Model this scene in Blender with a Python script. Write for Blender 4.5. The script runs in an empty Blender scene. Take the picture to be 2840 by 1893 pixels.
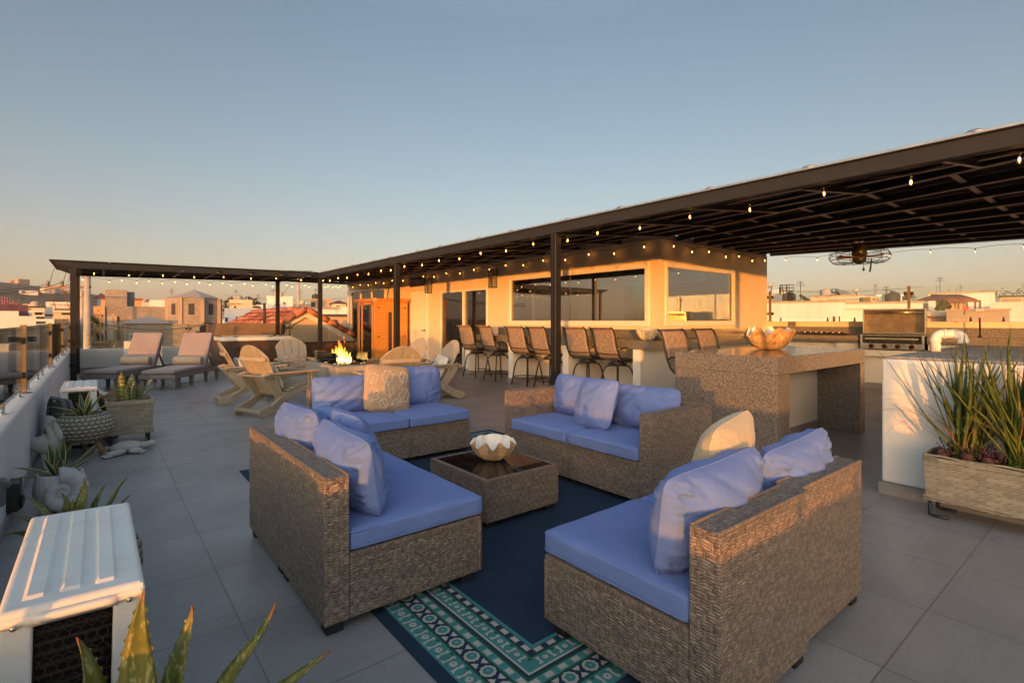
import bpy, bmesh, math, random
from mathutils import Vector, Matrix, noise
C = bpy.context.scene.collection
PI = math.pi
rad = math.radians
rnd = random.Random(7)

# ---------------------------------------------------------------- camera geometry (metres; deck floor is z = 0)
EYE = 1.30
CF = (math.cos(rad(51.2)), math.sin(rad(51.2)))
CR = (CF[1], -CF[0])
def ray(px): 
    r = (px - 1420) / 1430.
    return (CF[0] + r * CR[0], CF[1] + r * CR[1])
def at(px, py, t):
    """point of the world seen at photo pixel (px, py), t metres ahead of the lens"""
    d = ray(px)
    return Vector((d[0] * t, d[1] * t, EYE + t * (887 - py) / 1430.))

# ---------------------------------------------------------------- mesh builder
class MB:
    def __init__(s):
        s.v = []; s.f = []; s.m = []; s.sm = []
    def add(s, verts, faces, mat=0, smooth=False, M=None):
        o = len(s.v)
        if M is not None: verts = [M @ Vector(p) for p in verts]
        s.v += [Vector(p) for p in verts]
        for f in faces:
            s.f.append([i + o for i in f]); s.m.append(mat); s.sm.append(smooth)
        return s
    def box(s, x0, x1, y0, y1, z0, z1, mat=0, M=None):
        return s.add([(x0,y0,z0),(x1,y0,z0),(x1,y1,z0),(x0,y1,z0),(x0,y0,z1),(x1,y0,z1),(x1,y1,z1),(x0,y1,z1)],
                     [(0,3,2,1),(4,5,6,7),(0,1,5,4),(1,2,6,5),(2,3,7,6),(3,0,4,7)], mat, False, M)
    def hexa(s, p, mat=0):
        """8 corners, bottom 0-3 counter-clockwise, top 4-7"""
        return s.add(p, [(0,3,2,1),(4,5,6,7),(0,1,5,4),(1,2,6,5),(2,3,7,6),(3,0,4,7)], mat)
    def bar(s, a, b, w, h, mat=0, up=(0,0,1)):
        a = Vector(a); b = Vector(b); d = (b - a).normalized(); u = Vector(up)
        if abs(d.dot(u)) > .98: u = Vector((1,0,0))
        x = d.cross(u).normalized(); y = x.cross(d).normalized()
        c = []
        for p in (a, b):
            c += [p - x*w/2 - y*h/2, p + x*w/2 - y*h/2, p + x*w/2 + y*h/2, p - x*w/2 + y*h/2]
        return s.add(c, [(0,1,2,3)[::-1],(4,5,6,7),(0,1,5,4),(1,2,6,5),(2,3,7,6),(3,0,4,7)], mat)
    def tube(s, pts, r, n=8, mat=0, closed=False, smooth=True):
        pts = [Vector(p) for p in pts]; N = len(pts); o = len(s.v)
        if not hasattr(r, '__len__'): r = [r] * N
        px = None
        for i in range(N):
            if closed: d = pts[(i+1) % N] - pts[i-1]
            else: d = pts[min(i+1, N-1)] - pts[max(i-1, 0)]
            d.normalize()
            if px is None:
                u = Vector((0,0,1)) if abs(d.z) < .9 else Vector((1,0,0))
                px = d.cross(u).normalized()
            else:
                px = (px - d * px.dot(d)).normalized()
            py = d.cross(px)
            for k in range(n):
                a = 2*PI*k/n
                s.v.append(pts[i] + px * (math.cos(a)*r[i]) + py * (math.sin(a)*r[i]))
        for i in range(N if closed else N-1):
            j = (i+1) % N
            for k in range(n):
                q = (k+1) % n
                s.f.append([o+i*n+k, o+i*n+q, o+j*n+q, o+j*n+k]); s.m.append(mat); s.sm.append(smooth)
        if not closed:
            s.f.append([o+k for k in range(n)][::-1]); s.m.append(mat); s.sm.append(False)
            s.f.append([o+(N-1)*n+k for k in range(n)]); s.m.append(mat); s.sm.append(False)
        return s
    def lathe(s, prof, n=24, c=(0,0,0), mat=0, smooth=True, M=None, wob=None):
        """prof: list of (radius, z) from bottom up"""
        o = len(s.v); vv = []
        for i, (r, z) in enumerate(prof):
            for k in range(n):
                a = 2*PI*k/n
                rr = r * (wob(a, z) if wob else 1)
                p = Vector((c[0]+math.cos(a)*rr, c[1]+math.sin(a)*rr, c[2]+z))
                vv.append(M @ p if M is not None else p)
        s.v += vv
        for i in range(len(prof)-1):
            for k in range(n):
                q = (k+1) % n
                s.f.append([o+i*n+k, o+i*n+q, o+(i+1)*n+q, o+(i+1)*n+k]); s.m.append(mat); s.sm.append(smooth)
        if prof[0][0] > 1e-4: s.f.append([o+k for k in range(n)][::-1]); s.m.append(mat); s.sm.append(False)
        if prof[-1][0] > 1e-4:
            b = o+(len(prof)-1)*n
            s.f.append([b+k for k in range(n)]); s.m.append(mat); s.sm.append(False)
        return s
    def prism(s, poly, z0, z1, mat=0, M=None, smooth=False):
        """poly: (x, y) points counter-clockwise, extruded in z"""
        n = len(poly)
        vv = [(p[0],p[1],z0) for p in poly] + [(p[0],p[1],z1) for p in poly]
        ff = [list(range(n))[::-1], [n+i for i in range(n)]] + [[i,(i+1)%n,n+(i+1)%n,n+i] for i in range(n)]
        return s.add(vv, ff, mat, smooth, M)
    def ball(s, c, r, n=10, mat=0, M=None):
        if not hasattr(r, '__len__'): r = (r, r, r)
        o = len(s.v); vv = []; h = max(4, n//2+1)
        for i in range(1, h):
            t = PI*i/h
            for k in range(n):
                a = 2*PI*k/n
                vv.append(Vector((c[0]+r[0]*math.sin(t)*math.cos(a), c[1]+r[1]*math.sin(t)*math.sin(a), c[2]-r[2]*math.cos(t))))
        vv.append(Vector((c[0],c[1],c[2]-r[2]))); vv.append(Vector((c[0],c[1],c[2]+r[2])))
        if M is not None: vv = [M @ p for p in vv]
        s.v += vv; L = o+(h-1)*n
        def F(f): s.f.append(f); s.m.append(mat); s.sm.append(True)
        for i in range(h-2):
            for k in range(n): F([o+i*n+k, o+i*n+(k+1)%n, o+(i+1)*n+(k+1)%n, o+(i+1)*n+k])
        for k in range(n):
            F([L, o+(k+1)%n, o+k]); F([L+1, o+(h-2)*n+k, o+(h-2)*n+(k+1)%n])
        return s
    def grid(s, P, mat=0, smooth=True, closed_u=False):
        """P[i][j] rows of points"""
        o = len(s.v); R = len(P); K = len(P[0])
        for row in P: s.v += [Vector(p) for p in row]
        for i in range(R-1):
            for j in range(K if closed_u else K-1):
                q = (j+1) % K
                s.f.append([o+i*K+j, o+i*K+q, o+(i+1)*K+q, o+(i+1)*K+j]); s.m.append(mat); s.sm.append(smooth)
        return s
    def build(s, name, mats, parent=None, loc=None, bevel=0, seg=1, sub=0, solid=0, rot=None, weight=False):
        me = bpy.data.meshes.new(name)
        me.from_pydata(s.v, [], s.f)
        me.update()
        if not isinstance(mats, (list, tuple)): mats = [mats]
        for m in mats: me.materials.append(m)
        me.polygons.foreach_set('material_index', s.m)
        me.polygons.foreach_set('use_smooth', s.sm)
        uv = me.uv_layers.new(name='UVMap').data
        for p in me.polygons:
            n = p.normal; ax = 0 if abs(n.x) > abs(n.y) and abs(n.x) > abs(n.z) else (1 if abs(n.y) > abs(n.z) else 2)
            for li in p.loop_indices:
                c = me.vertices[me.loops[li].vertex_index].co
                uv[li].uv = (c.y, c.z) if ax == 0 else ((c.x, c.z) if ax == 1 else (c.x, c.y))
        o = bpy.data.objects.new(name, me); C.objects.link(o)
        if parent is not None: o.parent = parent
        if loc is not None: o.location = loc
        if rot is not None: o.rotation_euler = rot
        if solid:
            q = o.modifiers.new('thick', 'SOLIDIFY'); q.thickness = solid; q.offset = 0
        if bevel:
            q = o.modifiers.new('edge', 'BEVEL'); q.width = bevel; q.segments = seg; q.limit_method = 'ANGLE'; q.angle_limit = rad(40)
        if sub:
            q = o.modifiers.new('sub', 'SUBSURF'); q.levels = sub; q.render_levels = sub
        return o

def tag(o, label=None, cat=None, group=None, kind=None):
    if label: o['label'] = label
    if cat: o['category'] = cat
    if group: o['group'] = group
    if kind: o['kind'] = kind
    return o
def thing(name, label, cat, loc=(0,0,0), rotz=0, group=None):
    o = bpy.data.objects.new(name, None); C.objects.link(o)
    o.empty_display_size = .1
    o.location = loc; o.rotation_euler = (0,0,rotz)
    return tag(o, label, cat, group)
def dup(root, loc, rotz, label=None, group=None):
    """copy of a thing with copies of its parts and sub-parts"""
    def cp(o, parent):
        c = o.copy(); C.objects.link(c)
        if parent is not None: c.parent = parent
        for ch in list(o.children): cp(ch, c)
        return c
    r = cp(root, None); r.location = loc; r.rotation_euler = (0,0,rotz)
    if label: r['label'] = label
    if group: r['group'] = group
    return r

# ---------------------------------------------------------------- materials
MAT = {}
class N:
    """small wrapper for node trees"""
    def __init__(s, name, rough=.6, metal=0., spec=.5):
        m = bpy.data.materials.new(name); m.use_nodes = True
        s.mat = m; s.t = m.node_tree; s.n = s.t.nodes; s.l = s.t.links
        s.b = s.n['Principled BSDF']; s.out = s.n['Material Output']
        s.b.inputs['Roughness'].default_value = rough
        s.b.inputs['Metallic'].default_value = metal
        s.b.inputs['Specular IOR Level'].default_value = spec
        MAT[name] = m
    def put(s, sock, v):
        if hasattr(v, 'is_linked') or hasattr(v, 'links'): s.l.new(v, sock)
        elif hasattr(v, '__len__'):
            sock.default_value = tuple(v) + ((1.,) if len(v) == 3 and len(sock.default_value) == 4 else ())
        else: sock.default_value = v
    def node(s, kind, **kw):
        q = s.n.new(kind)
        for k, v in kw.items(): setattr(q, k, v)
        return q
    def math(s, op, a, b=0., c=None, clamp=False):
        q = s.node('ShaderNodeMath', operation=op, use_clamp=clamp); s.put(q.inputs[0], a); s.put(q.inputs[1], b)
        if c is not None: s.put(q.inputs[2], c)
        return q.outputs[0]
    def uv(s): return s.node('ShaderNodeTexCoord').outputs['UV']
    def obj(s): return s.node('ShaderNodeTexCoord').outputs['Object']
    def geo(s): return s.node('ShaderNodeNewGeometry').outputs['Position']
    def xyz(s, v):
        q = s.node('ShaderNodeSeparateXYZ'); s.put(q.inputs[0], v); return q.outputs
    def comb(s, x, y, z=0.):
        q = s.node('ShaderNodeCombineXYZ'); s.put(q.inputs[0], x); s.put(q.inputs[1], y); s.put(q.inputs[2], z); return q.outputs[0]
    def scale(s, v, sc):
        q = s.node('ShaderNodeMapping'); s.put(q.inputs[0], v); q.inputs['Scale'].default_value = sc if hasattr(sc,'__len__') else (sc,)*3
        return q.outputs[0]
    def noise(s, v, sc=5., det=3., rough=.5, dist=0.):
        q = s.node('ShaderNodeTexNoise'); s.put(q.inputs['Vector'], v); q.inputs['Scale'].default_value = sc
        q.inputs['Detail'].default_value = det; q.inputs['Roughness'].default_value = rough; q.inputs['Distortion'].default_value = dist
        return q.outputs['Fac']
    def vor(s, v, sc=5., feat='F1', out='Distance'):
        q = s.node('ShaderNodeTexVoronoi', feature=feat); s.put(q.inputs['Vector'], v); q.inputs['Scale'].default_value = sc
        return q.outputs[out]
    def ramp(s, f, stops, interp='LINEAR'):
        q = s.node('ShaderNodeValToRGB'); s.put(q.inputs[0], f); e = q.color_ramp.elements; q.color_ramp.interpolation = interp
        while len(e) < len(stops): e.new(.5)
        for el, (p, c) in zip(e, stops):
            el.position = p; el.color = (tuple(c) if hasattr(c,'__len__') else (c,c,c))[:3] + (1,)
        return q.outputs[0]
    def mix(s, f, a, b, mode='MIX'):
        q = s.node('ShaderNodeMix', data_type='RGBA', blend_type=mode)
        s.put(q.inputs[0], f); s.put(q.inputs[6], a); s.put(q.inputs[7], b); return q.outputs[2]
    def col(s, c): s.put(s.b.inputs['Base Color'], c); return s
    def rough(s, c): s.put(s.b.inputs['Roughness'], c); return s
    def bump(s, h, strength=.3, dist=.01):
        q = s.node('ShaderNodeBump'); s.put(q.inputs['Height'], h); q.inputs['Strength'].default_value = strength; q.inputs['Distance'].default_value = dist
        s.l.new(q.outputs[0], s.b.inputs['Normal']); return s
    def rand(s): return s.node('ShaderNodeObjectInfo').outputs['Random']

def plain(name, c, rough=.6, metal=0., var=.12, sc=6., bump=0., bsc=60., spec=.5):
    """plain surface with slight blotchy variation"""
    k = N(name, rough, metal, spec); p = k.obj()
    n = k.noise(p, sc, 4., .6)
    lo = [x*(1-var) for x in c]; hi = [min(1, x*(1+var)) for x in c]
    k.col(k.ramp(n, [(.3, lo), (.7, hi)]))
    if rough < .95 and rough > .1: k.rough(k.ramp(k.noise(p, sc*2.3, 3.), [(.3, rough*.85), (.75, min(1, rough*1.15))]))
    if bump: k.bump(k.noise(p, bsc, 3.), bump, .004)
    return k.mat
# ---------------------------------------------------------------- material set
def mk_materials():
    # deck tiles 0.6 m with thin joints
    k = N('deck_tile', .42); p = k.geo(); x, y, z = k.xyz(p)
    def joint(c, off):
        f = k.math('FRACT', k.math('DIVIDE', k.math('SUBTRACT', c, off), .605))
        return k.math('MINIMUM', f, k.math('SUBTRACT', 1., f))
    j = k.math('MINIMUM', joint(x, .48), joint(y, .03))
    line = k.math('LESS_THAN', j, .0052)
    cell = k.comb(k.math('FLOOR', k.math('DIVIDE', k.math('SUBTRACT', x, .48), .605)), k.math('FLOOR', k.math('DIVIDE', k.math('SUBTRACT', y, .03), .605)))
    w = k.node('ShaderNodeTexWhiteNoise'); k.put(w.inputs[0], cell)
    n1 = k.noise(p, 1.6, 5., .6); n2 = k.noise(k.scale(p, (60, 60, 60)), 1., 3.)
    n3 = k.noise(k.scale(p, (3, 40, 3)), 1.0, 4.)
    v = k.math('ADD', k.math('MULTIPLY', n1, .5), k.math('ADD', k.math('MULTIPLY', n2, .3), k.math('MULTIPLY', n3, .18)))
    v = k.math('ADD', v, k.math('MULTIPLY', w.outputs[0], .12))
    c = k.ramp(v, [(.32, (.225,.212,.205)), (.6, (.315,.298,.288)), (.88, (.40,.378,.363))])
    st = k.ramp(k.noise(k.scale(p, (1,1,1)), .9, 6., .65), [(.42, (1,1,1)), (.72, (.78,.77,.75))])
    c = k.mix(1., c, st, 'MULTIPLY')
    k.col(k.mix(line, c, (.17,.155,.145)))
    k.rough(k.ramp(k.noise(p, 2.2, 5., .65), [(.3, .30), (.7, .5)]))
    k.bump(k.math('SUBTRACT', k.math('MULTIPLY', n2, .25), line), .3, .003)

    # stucco wall, warm white
    for nm, cc in (('stucco', (.78,.645,.475)), ('stucco_cool', (.76,.755,.74)), ('stucco_white', (.84,.80,.73))):
        k = N(nm, .85); p = k.obj()
        n = k.noise(p, 1.1, 5., .65)
        lo = [q*.91 for q in cc]
        st = k.noise(k.scale(p, (3, 3, .5)), 1.2, 4., .6)
        c = k.ramp(n, [(.3, lo), (.65, cc)])
        c = k.mix(k.math('MULTIPLY', k.ramp(st, [(.55, 0.), (.8, 1.)]), .16), c, (.5,.46,.4))
        k.col(c); k.bump(k.math('ADD', k.noise(p, 55., 4., .7), k.math('MULTIPLY', k.noise(p, 5., 4., .6), 2.)), .4, .006)
    plain('skirting', (.30,.27,.25), .5, var=.1)
    # dark painted steel
    k = N('steel_black', .45, 0., .25); p = k.obj()
    k.col(k.ramp(k.noise(p, 7., 4.), [(.3, (.012,.0115,.012)), (.7, (.02,.019,.0195))])); k.bump(k.noise(p, 40., 2.), .08, .002)
    k = N('fascia', .6, 0., .15); p = k.obj()
    sc = k.ramp(k.noise(k.scale(p,(1,1,8)), 3., 5., .7), [(.55, 0.), (.8, 1.)])
    k.col(k.mix(k.math('MULTIPLY', sc, .3), (.026,.030,.037), (.06,.06,.062))); k.bump(k.noise(p, 25., 3.), .1, .003)
    plain('roof_sheet', (.004,.0045,.006), .7, var=.2)
    plain('purlin', (.40,.31,.25), .6, var=.15)  # light tan of the strips that imitate lit undersides on the black joists
    plain('galv', (.45,.44,.42), .35, .8, var=.2)
    plain('chrome', (.55,.50,.43), .22, 1., var=.05)
    plain('black_plastic', (.018,.018,.02), .4)
    plain('rubber', (.012,.012,.012), .8)
    plain('bronze_rail', (.26,.19,.11), .35, .6, var=.1)
    # wicker weave from metre uv
    def wicker(nm, dark, mid, light, w=.044, h=.031, vert=.27):
        k = N(nm, .55); u = k.uv(); x, y, z = k.xyz(u)
        wob = k.math('MULTIPLY', k.math('SUBTRACT', k.noise(u, 26., 3., .6), .5), .022)
        y2 = k.math('ADD', y, wob); x2 = k.math('ADD', x, wob)
        row = k.math('FLOOR', k.math('DIVIDE', y2, h))
        xs = k.math('ADD', k.math('DIVIDE', x2, w), k.math('MULTIPLY', k.math('MODULO', row, 2.), .5))
        fx = k.math('FRACT', xs); fy = k.math('FRACT', k.math('DIVIDE', y2, h))
        isv = k.math('LESS_THAN', fx, vert)
        hs = k.math('FRACT', k.math('DIVIDE', y2, h/3.)); vs = k.math('FRACT', k.math('DIVIDE', x2, w*vert/2.))
        sh = k.math('SINE', k.math('MULTIPLY', hs, PI)); sv = k.math('SINE', k.math('MULTIPLY', vs, PI))
        ht = k.math('ADD', k.math('MULTIPLY', isv, k.math('ADD', sv, .5)), k.math('MULTIPLY', k.math('SUBTRACT', 1., isv), sh))
        # dip next to the crossing strands
        dip = k.math('MULTIPLY', k.math('SINE', k.math('MULTIPLY', k.math('DIVIDE', k.math('SUBTRACT', fx, vert), 1.-vert), PI)), k.math('SUBTRACT', 1., isv))
        ht2 = k.math('ADD', ht, k.math('MULTIPLY', dip, .8))
        st = k.node('ShaderNodeTexWhiteNoise'); k.put(st.inputs[0], k.comb(k.math('FLOOR', xs), k.math('FLOOR', k.math('DIVIDE', y2, h/3.)), isv))
        fib = k.noise(k.scale(u, (30, 260, 1)), 1., 2.)
        lv = k.math('ADD', k.math('MULTIPLY', ht2, .24), k.math('ADD', k.math('MULTIPLY', st.outputs[0], .30), k.math('MULTIPLY', fib, .42)))
        c = k.ramp(lv, [(.16, dark), (.5, mid), (.95, light)])
        k.col(c); k.bump(k.math('ADD', ht2, k.math('MULTIPLY', fib, .5)), .75, .006); return k.mat
    wicker('wicker', (.028,.019,.013), (.185,.135,.10), (.40,.31,.235))
    wicker('wicker_edge', (.035,.024,.017), (.20,.142,.102), (.40,.30,.225), w=.016, h=.06, vert=.6)
    # flat-weave planter: bricks
    k = N('planter_weave', .6); u = k.uv(); x, y, z = k.xyz(u)
    hh, ww = .036, .078
    wob = k.math('MULTIPLY', k.math('SUBTRACT', k.noise(u, 9., 2.), .5), .010); y = k.math('ADD', y, wob)
    row = k.math('FLOOR', k.math('DIVIDE', y, hh)); fy = k.math('FRACT', k.math('DIVIDE', y, hh))
    xs = k.math('ADD', k.math('DIVIDE', x, ww), k.math('MULTIPLY', row, .5)); fx = k.math('FRACT', xs)
    gap = k.math('LESS_THAN', fx, .05); cord = k.math('LESS_THAN', fy, .26)
    cedge = k.math('LESS_THAN', k.math('ABSOLUTE', k.math('SUBTRACT', fy, .28)), .035)
    cedge = k.math('MAXIMUM', cedge, k.math('LESS_THAN', fy, .03))
    rope = k.math('SINE', k.math('ADD', k.math('MULTIPLY', x, 130.), k.math('MULTIPLY', fy, 14.)))
    flat = k.math('SINE', k.math('MULTIPLY', fx, PI))
    fib = k.noise(k.scale(u, (26, 150, 1)), 1., 3.); w = k.node('ShaderNodeTexWhiteNoise'); k.put(w.inputs[0], k.comb(k.math('FLOOR', xs), row))
    base = k.ramp(k.math('ADD', k.math('MULTIPLY', fib, .6), k.math('MULTIPLY', w.outputs[0], .35)), [(.2, (.22,.18,.12)), (.5, (.35,.29,.20)), (.8, (.46,.39,.28))])
    cc = k.ramp(k.math('ADD', k.math('MULTIPLY', rope, .3), fib), [(.2, (.26,.21,.145)), (.8, (.48,.40,.29))])
    c = k.mix(cord, base, cc); c = k.mix(k.math('MULTIPLY', gap, k.math('SUBTRACT', 1., cord)), c, (.30,.27,.21)); c = k.mix(k.math('MULTIPLY', cedge, .75), c, (.11,.085,.055))
    ht = k.math('ADD', k.math('MULTIPLY', cord, k.math('ADD', .9, k.math('MULTIPLY', rope, .2))), k.math('MULTIPLY', k.math('SUBTRACT', 1., cord), k.math('MULTIPLY', flat, .5)))
    k.col(c); k.bump(ht, .35, .004)
    # rope-wrapped planter
    k = N('rope_weave', .7); p = k.obj(); x, y, z = k.xyz(p)
    ang = k.math('ARCTAN2', y, x); a2 = k.math('MULTIPLY', ang, 30/ (2*PI))
    row = k.math('FLOOR', k.math('DIVIDE', z, .036)); fz = k.math('FRACT', k.math('DIVIDE', z, .036))
    tw = k.math('FRACT', k.math('ADD', k.math('ADD', a2, k.math('MULTIPLY', row, .5)), k.math('ABSOLUTE', k.math('SUBTRACT', fz, .5))))
    ht = k.math('MULTIPLY', k.math('SINE', k.math('MULTIPLY', tw, PI)), k.math('SINE', k.math('MULTIPLY', fz, PI)))
    k.col(k.ramp(k.math('ADD', ht, k.math('MULTIPLY', k.noise(p, 90., 2.), .25)), [(.1, (.07,.058,.038)), (.5, (.34,.30,.215)), (1., (.52,.465,.345))])); k.bump(ht, .9, .012)
    # fabrics
    def fabric(nm, c, sheen=.25, sc=420., rough=.85):
        k = N(nm, rough); p = k.obj(); u = k.uv()
        n = k.noise(p, 5., 4.)
        cc = k.ramp(n, [(.3, [q*.93 for q in c]), (.7, [min(1,q*1.06) for q in c])])
        wv = k.noise(k.scale(u, (sc, sc*.6, 1)), 1., 1.)
        k.col(k.mix(.18, cc, k.ramp(wv, [(.35, [q*.6 for q in c]), (.65, [min(1,q*1.35) for q in c])])))
        k.b.inputs['Sheen Weight'].default_value = sheen; k.b.inputs['Sheen Roughness'].default_value = .4
        cr = k.noise(k.scale(p, (1,1,1)), 9., 3., .55, .6)
        k.bump(k.math('ADD', k.math('MULTIPLY', cr, .8), k.math('MULTIPLY', wv, .06)), .22, .03)
        return k.mat
    fabric('blue_fabric', (.15,.222,.49), sheen=.04)
    fabric('taupe_fabric', (.30,.235,.225))
    fabric('cream_fabric', (.62,.57,.48))
    fabric('straw_fabric', (.56,.43,.27), sc=120.)
    # ribbed bolster
    k = N('bolster_rib', .8); p = k.obj(); x, y, z = k.xyz(p)
    w = k.math('SINE', k.math('MULTIPLY', x, 2*PI/.022))
    k.col(k.ramp(k.math('ADD', k.math('MULTIPLY', w, .3), k.noise(p, 60., 2.)), [(.2, (.42,.31,.20)), (.9, (.68,.52,.36))])); k.bump(w, .5, .006)
    # woven patterned cushion base (pattern itself is stitched geometry)
    k = N('tan_weave', .9); u = k.uv()
    w = k.noise(k.scale(u, (60, 260, 1)), 1., 3.)
    k.col(k.ramp(w, [(.25, (.30,.195,.115)), (.55, (.47,.32,.20)), (.8, (.60,.45,.30))])); k.bump(w, .4, .01)
    plain('stitch', (.78,.72,.64), .8)
    # granite, speckled
    k = N('granite', .13); p = k.obj()
    sp = k.noise(p, 210., 3., .7); s2 = k.noise(p, 48., 3., .6); bl = k.vor(p, 130., 'F1', 'Color')
    v = k.math('ADD', k.math('MULTIPLY', sp, .62), k.math('ADD', k.math('MULTIPLY', s2, .28), k.math('MULTIPLY', k.xyz(bl)[0], .16)))
    k.col(k.ramp(v, [(.38, (.05,.046,.043)), (.53, (.165,.148,.13)), (.66, (.29,.265,.24))]))
    k.rough(.16)
    # wood / boards
    def wood(nm, c0, c1, axis=2, sc=1., rough=.5, plank=None, bmp=.15):
        k = N(nm, rough); p = k.obj(); s3 = [16*sc]*3; s3[axis] = .9*sc
        g = k.noise(k.scale(p, s3), 1., 5., .6, .8)
        c = k.ramp(g, [(.3, c0), (.7, c1)])
        if plank:
            ax, w = plank; q = k.xyz(p)[ax]
            f = k.math('FRACT', k.math('DIVIDE', q, w))
            ln = k.math('LESS_THAN', f, .035)
            wn = k.node('ShaderNodeTexWhiteNoise', noise_dimensions='1D'); k.put(wn.inputs['W'], k.math('FLOOR', k.math('DIVIDE', q, w)))
            c = k.mix(k.math('MULTIPLY', wn.outputs[0], .35), c, [q*.55 for q in c0])
            c = k.mix(ln, c, [q*.25 for q in c0])
        k.col(c); k.bump(g, bmp, .004); return k.mat
    wood('cedar', (.52,.21,.035), (.76,.37,.09), axis=0, plank=(2, .085), rough=.42)
    wood('cedar_trim', (.42,.16,.035), (.66,.31,.09), axis=2, rough=.4)
    wood('tub_wood', (.05,.026,.014), (.11,.058,.03), axis=2, plank=(0, .085), rough=.45)
    wood('tub_wood_side', (.05,.026,.014), (.11,.058,.03), axis=2, plank=(1, .085), rough=.45)
    wood('leg_wood', (.26,.12,.045), (.42,.22,.09), axis=2, rough=.45)
    wood('lounger_wood', (.16,.13,.115), (.25,.21,.185), axis=0, rough=.6)
    k = N('adirondack', .45); p = k.obj()
    g = k.noise(k.scale(p, (30, 30, 30)), 1., 3.)
    k.col(k.ramp(g, [(.3, (.36,.285,.195)), (.7, (.43,.345,.245))])); k.bump(k.noise(k.scale(p,(8,90,90)),1.,2.), .12, .002)
    # concrete
    k = N('concrete', .8); p = k.obj()
    n = k.noise(p, 2.6, 6., .65); m = k.noise(p, 22., 4., .6)
    k.col(k.ramp(k.math('ADD', k.math('MULTIPLY', n, .75), k.math('MULTIPLY', m, .3)), [(.3, (.21,.175,.14)), (.52, (.34,.29,.235)), (.75, (.46,.40,.33))])); k.bump(m, .3, .005)
    # rough raw cement cap
    k = N('cement_cap', .9); p = k.obj()
    n = k.noise(k.scale(p, (2, 14, 2)), 1.3, 6., .7)
    k.col(k.ramp(n, [(.3, (.24,.22,.20)), (.6, (.45,.41,.37)), (.8, (.58,.53,.47))])); k.bump(n, .4, .01)
    # painted sheet metal of the air conditioners with dust
    k = N('ac_paint', .5, 0., .3); p = k.obj()
    d = k.ramp(k.noise(p, 7., 6., .7, .4), [(.45, 0.), (.75, 1.)]); d2 = k.ramp(k.noise(p, 60., 4., .8), [(.5, 0.), (.8, 1.)])
    k.col(k.mix(k.math('MULTIPLY', d, .38), k.mix(k.math('MULTIPLY', d2, .25), (.80,.79,.76), (.50,.47,.42)), (.58,.52,.44)))
    k.rough(k.ramp(d, [(0., .45), (1., .7)]))
    # exposed coil behind honeycomb mesh
    k = N('coil', .4, .3); u = k.uv(); x, y, z = k.xyz(u)
    pipe = k.math('SINE', k.math('MULTIPLY', y, 2*PI/.026)); fin = k.math('SINE', k.math('MULTIPLY', x, 2*PI/.004))
    k.col(k.ramp(k.math('ADD', k.math('MULTIPLY', pipe, .4), k.math('MULTIPLY', fin, .2)), [(.2, (.012,.010,.008)), (.9, (.30,.22,.14))]))
    # shells
    k = N('shell_out', .6); p = k.obj(); x, y, z = k.xyz(p)
    w = k.math('SINE', k.math('ADD', k.math('MULTIPLY', z, 2*PI/.012), k.math('MULTIPLY', k.noise(p, 9., 3.), 9.)))
    k.col(k.ramp(k.math('ADD', k.math('MULTIPLY', w, .3), k.noise(p, 16., 4.)), [(.2, (.34,.20,.09)), (.55, (.58,.39,.21)), (.9, (.72,.55,.36))])); k.bump(w, .5, .004)
    plain('shell_in', (.78,.72,.64), .3, var=.05)
    plain('shell_pale', (.66,.52,.36), .6, var=.25, sc=14., bump=.4, bsc=40.)
    # stone statues
    plain('stone_grey', (.46,.42,.385), .8, var=.22, sc=9., bump=.5, bsc=45.)
    plain('white_pot', (.55,.535,.52), .6, var=.12, sc=8., bump=.2)
    plain('pvc', (.80,.76,.70), .35, var=.06)
    plain('white_frame', (.80,.77,.71), .35, var=.04)
    plain('tub_shell', (.80,.72,.61), .25, var=.05)
    k = N('tub_cover', .6); p = k.obj()
    k.col(k.ramp(k.noise(p, 4., 4.), [(.3, (.19,.12,.075)), (.7, (.25,.165,.105))])); k.bump(k.noise(p, 6., 3.), .3, .03)
    plain('sling_frame', (.03,.023,.019), .42, .1, var=.1)
    k = N('sling', .8); u = k.uv()
    a = k.noise(k.scale(u, (90, 14, 1)), 1., 3., .7); b = k.noise(k.scale(u, (14, 110, 1)), 1., 2.)
    k.col(k.ramp(k.math('ADD', k.math('MULTIPLY', a, .7), k.math('MULTIPLY', b, .35)), [(.36, (.10,.065,.045)), (.52, (.30,.215,.16)), (.68, (.50,.38,.29))]))
    plain('sign_blue', (.035,.04,.085), .6, var=.3, sc=20.); plain('sign_wood', (.12,.05,.03), .6)
    plain('sign_white', (.72,.70,.68), .6)
    plain('door_paint', (.78,.74,.67), .4, var=.05)
    plain('lava_rock', (.10,.042,.028), .9, var=.6, sc=40., bump=.6, bsc=50.)
    plain('soil', (.07,.032,.02), .95, var=.6, sc=60., bump=.8, bsc=70.)
    plain('succulent', (.12,.03,.035), .6, var=.5, sc=60.)
    plain('mat_rug', (.20,.14,.11), .9, var=.5, sc=25.)
    plain('grey_plastic', (.13,.125,.125), .5)
    plain('stainless', (.52,.48,.42), .22, 1., var=.1)
    plain('hood_lining', (.22,.16,.10), .3, .6, var=.3); plain('grill_dark', (.03,.026,.022), .35, .4)
    plain('knob_red', (.32,.02,.015), .3)
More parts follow.
